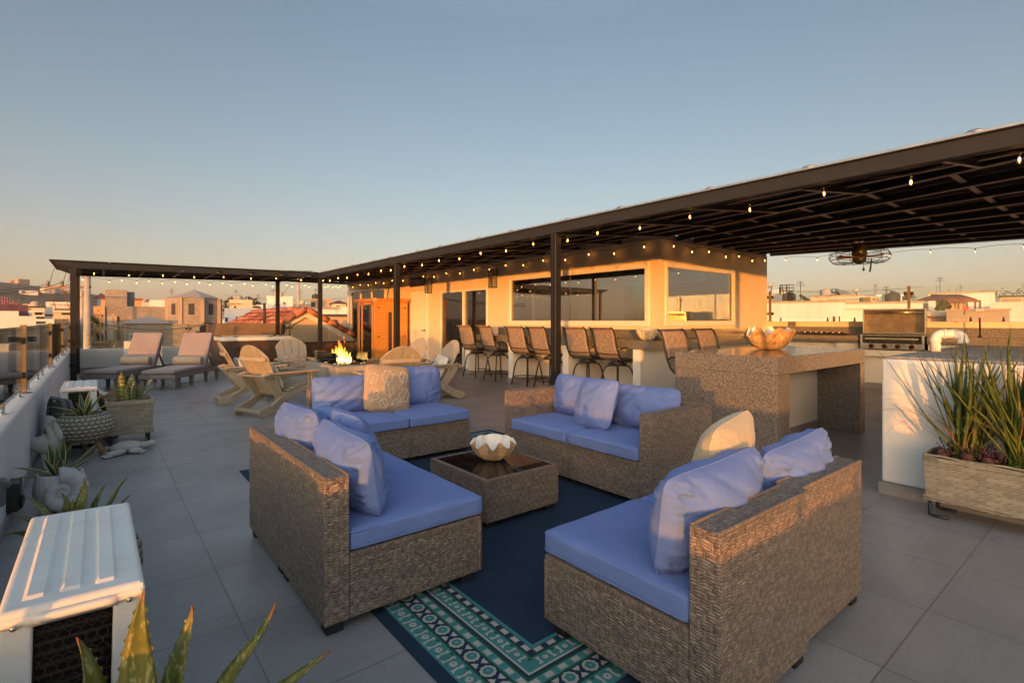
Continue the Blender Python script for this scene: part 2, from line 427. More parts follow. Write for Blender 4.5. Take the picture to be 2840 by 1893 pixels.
    # leaves
    def leaf(nm, c0, c1, edge=None, spots=False, scy=1.):
        k = N(nm, .42); at_ = k.node('ShaderNodeAttribute', attribute_name='leaf'); x, y, z = k.xyz(at_.outputs['Vector'])
        p = k.obj(); n = k.noise(k.scale(p, (20, 20, 20)), 1., 4.)
        c = k.ramp(n, [(.3, c0), (.7, c1)])
        if spots:
            sp = k.noise(k.scale(p, (110, 110, 38)), 1., 2.)
            c = k.mix(k.math('MULTIPLY', k.ramp(sp, [(.56, 0.), (.64, 1.)]), .75), c, (.38,.36,.14))
            c = k.mix(k.ramp(y, [(.92, 0.), (1., 1.)]), c, (.24,.055,.02))
        if edge: c = k.mix(k.ramp(k.math('ABSOLUTE', x), [(.62, 0.), (.72, 1.)]), c, edge)
        if nm == 'leaf_snake':
            w = k.math('SINE', k.math('ADD', k.math('MULTIPLY', y, 46.), k.math('MULTIPLY', k.noise(p, 40., 3.), 7.)))
            c = k.mix(k.ramp(w, [(.3, 0.), (.8, 1.)]), c, (.04,.06,.025))
        k.col(c); k.b.inputs['Subsurface Weight'].default_value = 0.
        return k.mat
    leaf('leaf_agave', (.035,.075,.035), (.06,.11,.05), edge=(.46,.40,.13))
    leaf('leaf_aloe', (.085,.105,.02), (.17,.165,.03), spots=True)
    leaf('leaf_snake', (.16,.18,.05), (.26,.26,.09))
    leaf('leaf_grass', (.05,.085,.015), (.12,.15,.03))
    leaf('leaf_dry', (.24,.13,.045), (.36,.21,.08))
    # glass
    def glass(nm, tint, refl, rough=.02, base=0.):
        k = N(nm); k.n.remove(k.b)
        tr = k.node('ShaderNodeBsdfTransparent'); tr.inputs[0].default_value = tint + (1,)
        gl = k.node('ShaderNodeBsdfGlossy'); gl.inputs['Roughness'].default_value = rough; gl.inputs[0].default_value = (.95,.95,.95,1)
        fr = k.node('ShaderNodeFresnel'); fr.inputs[0].default_value = refl
        f = k.math('ADD', fr.outputs[0], base, clamp=True)
        mx = k.node('ShaderNodeMixShader'); k.put(mx.inputs[0], f); k.l.new(tr.outputs[0], mx.inputs[1]); k.l.new(gl.outputs[0], mx.inputs[2])
        k.l.new(mx.outputs[0], k.out.inputs[0]); return k.mat
    glass('rail_glass', (.90,.94,.92), 1.35)
    glass('window_glass', (.70,.68,.65), 1.6, base=.28)
    glass('door_glass', (.36,.33,.30), 1.5, base=.10)
    glass('guard_glass', (.95,.96,.95), 1.35)
    glass('bulb_glass', (.96,.93,.86), 1.3)
    glass('lantern_glass', (.72,.68,.6), 1.5, base=.25, rough=.25)
    k = N('table_glass', .04); k.col((.012,.011,.011)); k.b.inputs['Specular IOR Level'].default_value = .6
    # emitters
    def emit(nm, c, s):
        k = N(nm); k.n.remove(k.b); e = k.node('ShaderNodeEmission'); e.inputs[0].default_value = c + (1,); e.inputs[1].default_value = s
        k.l.new(e.outputs[0], k.out.inputs[0])
        k.mat.cycles.emission_sampling = 'AUTO'
        return k.mat
    emit('filament', (1., .40, .07), 12.)
    # flame: hot core low down, thin tongues above
    k = N('flame'); k.n.remove(k.b); p = k.obj(); x, y, z = k.xyz(p)
    lw = k.node('ShaderNodeLayerWeight'); lw.inputs[0].default_value = .35
    n = k.noise(k.scale(p, (14, 14, 6)), 1., 4., .6, .6)
    hgt = k.math('ADD', k.math('MULTIPLY', z, 2.4), k.math('MULTIPLY', k.math('SUBTRACT', n, .5), .9))
    colr = k.ramp(hgt, [(.05, (1.,.60,.17)), (.35, (1.,.36,.05)), (.9, (1.,.17,.012))])
    stv = k.math('ADD', .75, k.math('MULTIPLY', k.ramp(hgt, [(.0, 1.), (.6, 0.)]), 2.2))
    e = k.node('ShaderNodeEmission'); k.put(e.inputs[0], colr); k.put(e.inputs[1], stv)
    tr = k.node('ShaderNodeBsdfTransparent'); mx = k.node('ShaderNodeMixShader')
    al = k.math('MULTIPLY', k.math('SUBTRACT', 1., k.math('POWER', lw.outputs['Facing'], 1.5)), k.ramp(k.math('ADD', n, k.math('MULTIPLY', k.ramp(hgt, [(.4, 1.), (1., 0.)]), .4)), [(.40, .05), (.62, .85)]))
    k.put(mx.inputs[0], al); k.l.new(tr.outputs[0], mx.inputs[1]); k.l.new(e.outputs[0], mx.inputs[2]); k.l.new(mx.outputs[0], k.out.inputs[0])
    # --- town
    for nm, c in (('town_white', (.74,.70,.66)), ('town_cream', (.62,.50,.37)), ('town_orange', (.62,.33,.16)), ('town_tan', (.42,.31,.22)), ('town_grey', (.38,.35,.32))):
        k = N(nm, .9); p = k.geo()
        n = k.noise(k.scale(p, (.5, .5, .25)), 1., 5., .65)
        st = k.noise(k.scale(p, (2.5, 2.5, .25)), 1., 4.)
        cc = k.ramp(n, [(.3, [q*.86 for q in c]), (.65, c)])
        k.col(k.mix(k.math('MULTIPLY', k.ramp(st, [(.5, 0.), (.8, 1.)]), .28), cc, [q*.6 for q in c])); k.bump(n, .1, .05)
    # grey concrete blockwork
    k = N('blockwork', .95); u = k.uv()
    b = k.node('ShaderNodeTexBrick'); k.put(b.inputs['Vector'], u); b.inputs['Scale'].default_value = 1.
    b.inputs['Brick Width'].default_value = .26; b.inputs['Row Height'].default_value = .12; b.inputs['Mortar Size'].default_value = .008
    b.inputs['Color1'].default_value = (.36,.31,.26,1); b.inputs['Color2'].default_value = (.28,.245,.205,1); b.inputs['Mortar'].default_value = (.22,.19,.165,1)
    st = k.ramp(k.noise(k.geo(), .6, 6., .7), [(.35, (1,1,1)), (.75, (.66,.64,.62))])
    k.col(k.mix(1., b.outputs[0], st, 'MULTIPLY'))
    plain('town_glass', (.03,.033,.036), .12, var=.3)
    plain('town_dark', (.04,.035,.032), .8, var=.4)
    # clay tiles: rows of barrels from uv
    k = N('clay_tile', .8); u = k.uv(); x, y, z = k.xyz(u)
    fx = k.math('FRACT', k.math('DIVIDE', x, .28)); fy = k.math('FRACT', k.math('DIVIDE', y, .4))
    w = k.node('ShaderNodeTexWhiteNoise'); k.put(w.inputs[0], k.comb(k.math('FLOOR', k.math('DIVIDE', x, .28)), k.math('FLOOR', k.math('DIVIDE', y, .4))))
    ht = k.math('ADD', k.math('SINE', k.math('MULTIPLY', fx, PI)), k.math('MULTIPLY', fy, -.4))
    c = k.ramp(w.outputs[0], [(0., (.22,.05,.028)), (.45, (.42,.115,.05)), (.8, (.55,.20,.085)), (1., (.62,.33,.2))])
    c = k.mix(k.ramp(k.math('SINE', k.math('MULTIPLY', fx, PI)), [(.0, .75), (.4, 0.)]), c, (.05,.018,.012))
    k.col(c); k.bump(ht, 1., .08)
    plain('clay_dark', (.18,.055,.04), .8, var=.3, sc=2.)
    plain('pole_concrete', (.40,.35,.29), .85, var=.15, sc=3.)
    plain('pole_wood', (.24,.17,.11), .85, var=.2, sc=3.)
    plain('wire', (.03,.028,.027), .6)
    plain('insulator', (.14,.12,.10), .3)
    plain('lattice', (.22,.2,.19), .6, .3)
    plain('dish', (.42,.40,.37), .5); plain('dish_red', (.55,.09,.06), .5)
    plain('plank', (.36,.23,.13), .9, var=.3, sc=3.)
    k = N('foliage_far', .9); p = k.geo()
    k.col(k.ramp(k.noise(p, .6, 5.), [(.3, (.03,.035,.016)), (.7, (.07,.07,.03))]))
    k = N('terrain', .95); p = k.geo()
    a = k.noise(p, .02, 6., .6); b = k.noise(p, .25, 5., .65)
    k.col(k.ramp(k.math('ADD', k.math('MULTIPLY', a, .6), k.math('MULTIPLY', b, .4)), [(.35, (.045,.045,.022)), (.5, (.10,.085,.045)), (.68, (.19,.15,.10))]))
    k = N('mountain', .95); p = k.geo()
    k.col(k.ramp(k.noise(p, .012, 6., .6), [(.3, (.09,.075,.055)), (.7, (.17,.14,.11))]))
mk_materials()
# ---------------------------------------------------------------- helpers for points on walls
def onX(px, x):
    d = ray(px); t = x / d[0]; return d[1] * t
def onY(px, y):
    d = ray(px); t = y / d[1]; return d[0] * t
WX, WY = 7.73, 5.44            # the two wall planes of the rooftop house
# ---------------------------------------------------------------- deck
fl = MB(); fl.add([(-.62,-6,0),(13.6,-6,0),(13.6,2.,0),(12.0,5.6,0),(12.0,20.6,0),(-.62,20.6,0)], [(0,1,2,3,4,5)])
tag(fl.build('deck_floor', MAT['deck_tile']), kind='structure')
# body of the house below the deck
b = MB(); b.box(-.75,13.7,-6.2,20.8,-6.45,-.02)
hb = b.build('lower_storeys', MAT['town_white']); tag(hb, 'white lower storeys of the house under the tiled roof terrace', 'building')

# ---------------------------------------------------------------- parapet walls and glass railings
def clamp_mb(c, d, h=.085):
    """chrome spigot standing on a wall top; d is the direction along the glass"""
    m = MB(); m.lathe([(.026,0),(.026,.008),(.017,.012),(.017,h*.8),(.014,h*.95),(.004,h)], 10)
    return m
def railing(name, label, a, b, ztop, glass_h, posts, panels, clamps, sub='white parapet', post_w=.047, post_mat='bronze_rail'):
    """a, b: ends on the wall axis; posts / panels / clamps are distances along it"""
    A = Vector((a[0], a[1], ztop)); d = Vector((b[0]-a[0], b[1]-a[1], 0)); L = d.length; d.normalize(); nrm = Vector((-d.y, d.x, 0))
    ang = math.atan2(d.y, d.x)
    root = thing(name, label, 'railing', A, ang)
    for (s0, s1) in panels:
        g = MB(); g.box(s0, s1, -.005, .005, .05, glass_h); g.build('glass_panel', MAT['rail_glass'], root)
    for s in posts:
        p = MB(); p.box(s-post_w/2, s+post_w/2, -post_w/2, post_w/2, .004, glass_h+.015); p.lathe([(.065,0),(.065,.006),(.04,.012)], 16, (s,0,0))
        po = p.build('post', MAT[post_mat], root, bevel=.002)
        for z, e in [(z, e) for z in (.17, glass_h-.13) for e in (-1, 1)]:
            q = MB(); q.box(s+e*(post_w/2+.028)-.028, s+e*(post_w/2+.028)+.028, -.016, .016, z-.03, z+.03)
            q.build('clip', MAT['black_plastic'], po, bevel=.01, seg=2)
    first = None
    for s in clamps:
        if first is None:
            m = clamp_mb(0, 0); first = m.build('clamp', MAT['chrome'], root, (s, 0, 0))
        else:
            c = first.copy(); C.objects.link(c); c.parent = root; c.location = (s, 0, 0)
    return root
def parapet(name, label, pts, z1, th, base=True):
    m = MB()
    for a, b in zip(pts[:-1], pts[1:]):
        m.hexa([(a[0],a[1],-.3),(b[0],b[1],-.3),(b[0]+b[2],b[1]+b[3],-.3),(a[0]+a[2],a[1]+a[3],-.3),
                (a[0],a[1],z1),(b[0],b[1],z1),(b[0]+b[2],b[1]+b[3],z1),(a[0]+a[2],a[1]+a[3],z1)])
    o = m.build(name, MAT['stucco_cool'], bevel=.012, seg=2); tag(o, label, 'wall'); return o
pw = parapet('parapet_wall', 'long low white parapet wall along the left edge of the deck', [(-.62,-5.8,.17,0),(-.62,17.0,.17,0)], .62, .17)
k_ = MB(); k_.box(-.449,-.436,-5.8,17.0,.001,.07); k_.build('skirting', MAT['skirting'], pw)
PS = [-3.6+3.4*i for i in range(7)]          # -3.6 ... 16.8 : posts at 6.6, 10.0, 13.4
PS = [-3.6,-.2,3.2,6.57,10.0,13.3,16.6]
off = 5.8
pan = []; cl = []
for i in range(len(PS)-1):
    a, b2 = PS[i]+.05, PS[i+1]-.05; mid = (a+b2)/2
    pan += [(a+off, mid-.02+off), (mid+.02+off, b2+off)]
    for q in (a+.28, mid-.3, mid+.3, b2-.28): cl.append(q+off)
railing('glass_railing', 'glass railing with bronze posts on the left parapet wall', (-.535,-5.8), (-.535,17.), .62, .62, [p+off for p in PS], pan, cl)
pb = parapet('parapet_wall', 'low white parapet wall behind the loungers and hot tub', [(-.45,17.0,0,.17),(7.5,17.0,0,.17)], .56, .17)
k_ = MB(); k_.box(-.435,7.5,16.985,16.999,.001,.09); k_.build('skirting', MAT['skirting'], pb)
railing('glass_railing', 'glass railing on the low wall behind the hot tub and loungers', (-.45,17.08), (7.7,17.08), .56, .62,
        [2.0+.45, 4.35+.83, 7.6], [(.05,1.0),(1.05,2.4),(2.5,3.8),(3.85,5.1),(5.25,6.4),(6.45,7.55)], [.3,.8,1.3,2.1,2.8,3.5,4.2,4.8,5.6,6.1,6.8,7.3])
# back wall of the outdoor kitchen, turned eight degrees from the house
BD = Vector((.1375, -.9905, 0)).normalized(); B0 = Vector((11.73, 5.44, 0)); BN = Vector((-BD.y*-1, 0, 0))
BN = Vector((BD.y, -BD.x, 0))      # towards the deck
if BN.x > 0: BN = -BN
def bk(s, dep, z): return B0 + BD*s + BN*dep + Vector((0,0,z))
def bkbox(m, s0, s1, d0, d1, z0, z1, mat=0):
    m.hexa([bk(s0,d0,z0), bk(s0,d1,z0), bk(s1,d1,z0), bk(s1,d0,z0), bk(s0,d0,z1), bk(s0,d1,z1), bk(s1,d1,z1), bk(s1,d0,z1)], mat)
m = MB(); bkbox(m, 0, 8.6, -.16, 0, -.3, 1.27)
kw = m.build('parapet_wall', MAT['stucco'], bevel=.012, seg=2); tag(kw, 'waist-high white parapet wall behind the granite outdoor kitchen', 'wall')
rr = railing('glass_railing', 'clear glass railing on the kitchen parapet wall', bk(0,-.08,0)[:2], bk(8.6,-.08,0)[:2], 1.27, .67,
        [.04, 2.53, 6.1], [(.08,1.38),(1.42,2.49),(2.58,3.56),(3.59,4.8),(4.85,6.05),(6.15,8.)], [.26,1.17,1.65,2.2,2.75,3.42,3.85,4.5,5.3])

# ---------------------------------------------------------------- rooftop house
house = thing('rooftop_house', 'cream stucco rooftop house with wide windows under the pergola', 'house', (WX, WY, 0))
def hpart(mb, name, mats, parent=house, **kw):
    """mesh given in world coordinates, parented to the house (whose origin is its near corner)"""
    if parent is house: mb.v = [v - Vector((WX, WY, 0)) for v in mb.v]
    return mb.build(name, mats, parent, **kw)
HT = 2.73; YL = 20.05
W0, W1 = 1.285, 2.235                            # window heights
DY0, DY1, DZ = onX(1353, WX), onX(1222, WX), 2.13    # sliding door
LY0, LY1, LZ = onX(1069, WX), onX(972, WX), 2.42  # left glass wall
WA0, WA1 = 5.76, 9.63
m = MB(); T = .18
m.box(WX, WX+T, WY, WA0, 0, HT); m.box(WX, WX+T, WA0, WA1, 0, W0); m.box(WX, WX+T, WA0, WA1, W1, HT)
m.box(WX, WX+T, WA1, DY0, 0, HT); m.box(WX, WX+T, DY0, DY1, DZ, HT); m.box(WX, WX+T, DY1, LY0, 0, HT)
m.box(WX, WX+T, LY0, LY1, LZ, HT); m.box(WX, WX+T, LY1, YL, 0, HT)
hpart(m, 'wall', MAT['stucco'])
m = MB(); SX0, SX1 = 7.92, 10.18; E = 11.73
m.box(WX+T, E, WY, WY+T, 0, W0); m.box(WX+T, SX0, WY, WY+T, W0, HT); m.box(SX1, E, WY, WY+T, W0, HT); m.box(SX0, SX1, WY, WY+T, W1, HT)
hpart(m, 'wall', MAT['stucco'])
m = MB(); m.box(E-.15, E, WY+T, YL, 0, HT); m.box(WX+T, E-.15, YL-.15, YL, 0, HT); hpart(m, 'wall', MAT['stucco'])
m = MB(); m.box(WX+.01, E-.01, WY+.01, YL-.01, HT+.002, HT+.1); hpart(m, 'roof', MAT['town_grey'])
m = MB(); m.box(9.4, 9.5, 7.6, 9.0, 0, 2.6); m.box(WX+T+.02, E-.16, 9.0, 9.12, 0, 2.6); m.box(9.4, 9.5, WY+T+.02, 7.6, 2.05, 2.6); m.box(WX+T+.02, E-.16, 13.2, 13.32, 0, 2.6)
hpart(m, 'inner_wall', MAT['stucco_cool'])
m = MB(); m.box(WX+T, E-.16, WY+T, YL-.2, .003, .02); hpart(m, 'inner_floor', MAT['deck_tile'])
def frame_mb(u0, u1, z0, z1, w, pl, axis, d0=-.025, d1=.06, mull=()):
    m = MB()
    def bx(a, b, c, d):
        if axis == 'Y': m.box(pl+d0, pl+d1, a, b, c, d)
        else: m.box(a, b, pl+d0, pl+d1, c, d)
    bx(u0, u1, z0, z0+w); bx(u0, u1, z1-w, z1); bx(u0, u0+w, z0+w, z1-w); bx(u1-w, u1, z0+w, z1-w)
    for q in mull: bx(q-w/2, q+w/2, z0+w, z1-w)
    return m
def pane_mb(u0, u1, z0, z1, pl, axis, dep=.03):
    m = MB()
    if axis == 'Y': m.add([(pl+dep,u0,z0),(pl+dep,u1,z0),(pl+dep,u1,z1),(pl+dep,u0,z1)], [(0,3,2,1)])
    else: m.add([(u0,pl+dep,z0),(u1,pl+dep,z0),(u1,pl+dep,z1),(u0,pl+dep,z1)], [(0,1,2,3)])
    return m
def loc(mb): mb.v = [v - Vector((WX, WY, 0)) for v in mb.v]; return mb
f1 = hpart(frame_mb(WA0-.1, WA1+.1, W0-.1, W1+.1, .1, WX, 'Y', -.03, -.002), 'window', MAT['white_frame'], bevel=.006)
loc(pane_mb(WA0, WA1, W0, W1, WX, 'Y', .012)).build('pane', MAT['window_glass'], f1)
lm = MB(); ym = onX(1580, WX); lm.box(WX+.005, WX+.03, ym-.004, ym+.004, W0, W1); loc(lm).build('joint', MAT['black_plastic'], f1)
f2 = hpart(frame_mb(SX0-.08, SX1+.08, W0-.09, W1+.09, .085, WY, 'X', -.03, -.002), 'window', MAT['white_frame'], bevel=.006)
loc(pane_mb(SX0, SX1, W0, W1, WY, 'X', .012)).build('pane', MAT['window_glass'], f2)
ymid = onX(1285, WX)
f3 = hpart(frame_mb(DY0, DY1, .03, DZ, .06, WX, 'Y', -.02, .08, mull=(ymid,)), 'sliding_door', MAT['white_frame'], bevel=.004)
loc(pane_mb(DY0+.06, ymid-.03, .09, DZ-.06, WX, 'Y', .05)).build('pane', MAT['door_glass'], f3)
loc(pane_mb(ymid+.03, DY1-.06, .09, DZ-.06, WX, 'Y', .02)).build('pane', MAT['door_glass'], f3)
hm = MB(); hm.box(WX-.05, WX-.021, DY1-.045, DY1-.02, .95, 1.2); loc(hm).build('handle', MAT['white_frame'], f3, bevel=.005)
f4 = hpart(frame_mb(LY0, LY1, .03, LZ, .07, WX, 'Y', -.02, .08, mull=(LY0+(LY1-LY0)*.36, LY0+(LY1-LY0)*.68)), 'sliding_door', MAT['white_frame'], bevel=.004)
loc(pane_mb(LY0+.07, LY1-.07, .1, LZ-.07, WX, 'Y', .03)).build('pane', MAT['door_glass'], f4)
# plain white boarded door
PY0, PY1 = onX(1186, WX), onX(1143, WX); PZ = 2.12
m = MB(); m.box(WX-.035, WX-.002, PY0, PY1, .02, PZ)
n_ = MB()
for a, b, c, d in ((PY0-.06,PY0,.0,PZ+.06),(PY1,PY1+.06,.0,PZ+.06),(PY0,PY1,PZ,PZ+.06)): n_.box(WX-.02, WX-.003, a, b, c, d)
for i in range(1, 7): m.box(WX-.0365, WX-.034, PY0+.12, PY1-.12, .1+i*.29, .106+i*.29)
pd = hpart(m, 'door', MAT['door_paint'], bevel=.003); loc(n_).build('frame', MAT['white_frame'], pd)
hm = MB(); yh = onX(1181, WX); zh = .99
hm.lathe([(.028,0),(.028,.012)], 12, M=Matrix.Translation((WX-.036, yh, zh)) @ Matrix.Rotation(-PI/2, 4, 'Y'))
hm.tube([(WX-.05,yh,zh),(WX-.085,yh,zh),(WX-.088,yh+.03,zh),(WX-.085,yh+.13,zh-.008)], .011, 8)
loc(hm).build('handle', MAT['black_plastic'], pd)
# step below the sliding door, skirting
m = MB(); m.box(WX-.09, WX-.001, DY0-.05, DY1+.1, .002, .05); hpart(m, 'door_step', MAT['skirting'], bevel=.004)
m = MB(); m.box(WX-.012, WX-.001, DY1+.12, PY0-.06, .001, .09); m.box(WX-.012, WX-.001, PY1+.06, LY0, .001, .09); hpart(m, 'skirting', MAT['skirting'])

# ---------------------------------------------------------------- bar counter round the house corner
BX = 6.70; CZ = .97; CU = .83; BE = onX(1290, BX)+.05
bar = thing('bar_counter', 'speckled granite bar counter on white piers along the house', 'bar counter', (BX, 4.9, 0))
def sub(o, mb, name, mats, **kw):
    l = Vector(o.location); mb.v = [v - l for v in mb.v]; return mb.build(name, mats, o, **kw)
m = MB(); m.prism([(BX,4.9),(11.0,4.9),(11.0,WY-.002),(WX-.002,WY-.002),(WX-.002,BE),(BX,BE)], CU, CZ)
sub(bar, m, 'countertop', MAT['granite'], bevel=.006, seg=2)
m = MB(); m.box(WX-.022, WX-.001, WY-.02, BE, CZ+.001, 1.125); m.box(WX-.001, 11.0, WY-.022, WY-.001, CZ+.001, 1.125); sub(bar, m, 'backsplash', MAT['granite'])
for i, yc in enumerate((10.05, 8.42, 6.80, 5.19)):
    m = MB(); m.box(BX+.03, WX-.03, yc-.075, yc+.075, .085, CU-.001); p = sub(bar, m, 'pier', MAT['stucco_white'], bevel=.006)
    m = MB(); m.box(BX+.018, WX-.04, yc-.087, yc+.087, 0, .085); m.v = [v - Vector(bar.location) for v in m.v]; m.build('skirting', MAT['skirting'], p)
m = MB(); m.box(WX-.03, WX-.003, 5.12, 10.1, .001, CU-.001); m.box(WX-.003, 10.9, WY-.03, WY-.002, .001, CU-.001); sub(bar, m, 'back_wall', MAT['stucco_white'])
m = MB(); m.box(WX-.042, WX-.031, 5.28, 10.1, .001, .085); sub(bar, m, 'skirting', MAT['skirting'])

# ---------------------------------------------------------------- granite island
isl = thing('granite_island', 'large speckled granite island with waterfall ends and a reflecting top', 'kitchen island', (4.70, 2.05, 0))
IX0, IX1, IY0, IY1, IZ = 4.70, 6.92, 2.09, 3.13, .967
m = MB(); m.box(IX0, IX1, IY0, IY1, IZ-.16, IZ); sub(isl, m, 'top', MAT['granite'], bevel=.004, seg=2)
m = MB(); m.box(IX0+.001, IX0+.25, IY0+.001, IY1-.001, 0.002, IZ-.161); sub(isl, m, 'end_panel', MAT['granite'], bevel=.004)
m = MB(); m.box(IX1-.15, IX1-.001, IY0+.001, IY1-.001, 0.002, IZ-.161); sub(isl, m, 'end_panel', MAT['granite'], bevel=.004)
m = MB(); m.box(IX0+.25, IX1-.15, IY0+.45, IY0+.57, .1, IZ-.162); sub(isl, m, 'inner_wall', MAT['stucco_white'])
m = MB(); m.box(IX0+.25, IX1-.15, IY0+.438, IY0+.45, .001, .1); sub(isl, m, 'skirting', MAT['skirting'])

# ---------------------------------------------------------------- outdoor kitchen
kit = thing('kitchen_counter', 'long granite kitchen counter under the back parapet wall', 'kitchen counter', bk(0,0,0))
m = MB(); bkbox(m, .02, 1.84, .002, .66, .86, 1.0); bkbox(m, 2.86, 8.4, .002, .66, .86, 1.0); bkbox(m, 1.84, 2.86, .002, .3, .86, 1.0); sub(kit, m, 'countertop', MAT['granite'], bevel=.004)
m = MB(); bkbox(m, .02, 8.4, .001, .022, 1.001, 1.16); sub(kit, m, 'backsplash', MAT['granite'])
m = MB(); bkbox(m, .02, 1.45, .003, .5, .1, .859); bkbox(m, 1.45, 8.4, .003, .42, .1, .62); bkbox(m, 1.45, 8.4, .003, .68, .62, .74); bkbox(m, 2.87, 8.4, .003, .6, .74, .859); bkbox(m, 1.45, 1.83, .003, .6, .74, .859); sub(kit, m, 'base', MAT['stucco_white'], bevel=.004)
m = MB(); bkbox(m, .02, 8.4, .003, .51, .001, .1); sub(kit, m, 'skirting', MAT['skirting'])
m = MB(); bkbox(m, .0, .13, .023, .05, 1.0, 1.17); sub(kit, m, 'end_trim', MAT['stucco_white'])
# cooktop
ct = thing('cooktop', 'black gas cooktop with bright knobs set in the back counter', 'cooktop', bk(1.2,.36,1.0), math.atan2(BD.y, BD.x))
m = MB(); m.box(-.36,.36,-.24,.24,.001,.03); m.build('body', MAT['grill_dark'], ct, bevel=.006)
m = MB()
for i in range(-3, 4): m.box(i*.10-.01, i*.10+.01, -.2, .2, .031, .055)
m.build('grate', MAT['black_plastic'], ct)
for i in range(7):
    m = MB(); m.lathe([(.02,0),(.02,.03),(.016,.04)], 10); m.build('knob', MAT['chrome'], ct, (-.30+i*.10, -.215, .03))
# grill with its lid raised
gr = thing('gas_grill', 'stainless gas grill with its hood raised and red knobs', 'grill', bk(2.35,.72,.74), math.atan2(BD.y, BD.x))
# local: x along the wall, y away from the deck is +y ... deck side is -y when BN = -y
gs = -1 if (Matrix.Rotation(-math.atan2(BD.y, BD.x), 4, 'Z') @ BN).y < 0 else 1
def G(m, x0, x1, d0, d1, z0, z1, mat=0):     # d grows towards the deck
    a, b2 = sorted((gs*d0, gs*d1)); m.box(x0, x1, a, b2, z0, z1, mat)
m = MB(); G(m,-.48,.48,-.55,.0,.02,.13); G(m,-.48,-.44,-.55,0,.13,.29); G(m,.44,.48,-.55,0,.13,.29); G(m,-.44,.44,-.55,-.03,.27,.29); G(m,-.44,.44,-.55,-.5,.13,.27); m.build('body', MAT['stainless'], gr, bevel=.004)
m = MB(); G(m,-.44,.44,-.5,-.1,.131,.14); G(m,-.44,.44,-.12,-.11,.14,.26); m.build('firebox', MAT['grill_dark'], gr)
m = MB(); G(m,-.40,.40,-.025,-.01,.2,.225); m.build('oven_rail', MAT['stainless'], gr)
for i in range(4):
    m = MB(); m.lathe([(.036,0),(.036,.012),(.022,.014),(.018,.035)], 14, M=Matrix.Rotation(PI/2 if gs < 0 else -PI/2, 4, 'X'))
    kb = m.build('knob', MAT['grill_dark'], gr, (-.3+i*.2, gs*.001, .075))
    m = MB(); m.lathe([(.045,0),(.045,.006)], 16, M=Matrix.Rotation(PI/2 if gs < 0 else -PI/2, 4, 'X')); m.build('bezel', MAT['knob_red'], kb)
hd = MB()
# raised hood: shell open towards the deck
G(hd,-.48,.48,-.53,-.50,.30,.77); G(hd,-.48,-.455,-.5,-.28,.30,.77); G(hd,.455,.48,-.5,-.28,.30,.77); G(hd,-.455,.455,-.5,-.25,.745,.77); G(hd,-.455,.455,-.5,-.36,.30,.325)
hd.build('hood', MAT['stainless'], gr, bevel=.006)
m = MB(); G(m,-.453,.453,-.499,-.492,.326,.744); m.build('hood_lining', MAT['hood_lining'], gr)
m = MB(); m.tube([(-.44, gs*-.25, .70), (.44, gs*-.25, .70)], .012, 8); m.build('hood_handle', MAT['stainless'], gr)
m = MB(); G(m,-.44,.44,-.14,-.12,.292,.30)
for i in range(30): G(m, -.43+i*.0295, -.42+i*.0295, -.5, -.06, .291, .302)
m.build('grate', MAT['grill_dark'], gr)
# sink tap and little things on the counter
tp = thing('faucet', 'black kitchen faucet on the back counter beyond the tall grass', 'faucet', bk(3.55,.3,1.0))
m = MB(); m.lathe([(.03,0),(.03,.02),(.012,.03),(.012,.2)], 12); m.build('base', MAT['black_plastic'], tp)
m = MB(); m.tube([(0,0,.18),(0,0,.27),(-.03,-.0,.31),(-.09,-.01,.33),(-.15,-.02,.30),(-.16,-.02,.25)], .012, 8); m.build('spout', MAT['black_plastic'], tp)
ob = MB()
ob.box(-.07,.07,-.012,.012,-.05,.05); o_ = ob.build('outlet_box', MAT['grey_plastic'], None, bk(.52,.03,1.215), bevel=.006, rot=(0,0,math.atan2(BD.y,BD.x))); tag(o_, 'grey double outlet box above the back counter', 'outlet')
# ---------------------------------------------------------------- pergola roof over the deck
perg = thing('pergola', 'black steel pergola with a dark sheet roof over the deck', 'pergola', (4.77, 4.94, 0))
def pp(mb, name, mats, **kw):
    l = Vector(perg.location); mb.v = [v - l for v in mb.v]; return mb.build(name, mats, perg, **kw)
ZB = 2.45; BT = .125; YN = -1.6
def zwing(x): return 2.37 + (x + .45) * .0155        # left wing rises gently to the right
# posts
def post(x, y, z, w=.1, name='post'):
    m = MB(); m.box(x-w/2, x+w/2, y-w/2, y+w/2, 0.008, z); m.box(x-w*.8, x+w*.8, y-w*.8, y+w*.8, .001, .008)
    return pp(m, name, MAT['steel_black'], bevel=.004)
for x, y, z in ((4.77,14.35,ZB),(4.77,9.69,ZB),(4.77,5.0,ZB),(4.77,.1,ZB),(-.39,14.02,2.372),(-.385,16.4,2.372),(4.21,16.45,2.44)): post(x, y, z)
# beams
m = MB(); m.box(4.72, 4.82, YN, 14.4, ZB, ZB+BT); pp(m, 'front_beam', MAT['fascia'], bevel=.004)
def sl(m, x0, x1, y0a, y0b, h, z=None, w=.1):
    m.hexa([(x0,y0a-w/2,zwing(x0)),(x1,y0b-w/2,zwing(x1)),(x1,y0b+w/2,zwing(x1)),(x0,y0a+w/2,zwing(x0)),
            (x0,y0a-w/2,zwing(x0)+h),(x1,y0b-w/2,zwing(x1)+h),(x1,y0b+w/2,zwing(x1)+h),(x0,y0a+w/2,zwing(x0)+h)])
m = MB(); sl(m, -.44, 4.718, 14.02, 14.35, BT); pp(m, 'wing_beam', MAT['fascia'], bevel=.004)
m = MB(); sl(m, -.41, 4.3, 16.4, 16.45, .1); m.bar((4.3,16.45,2.5),(7.7,20.0,2.74),.08,.08); pp(m, 'back_beam', MAT['steel_black'])
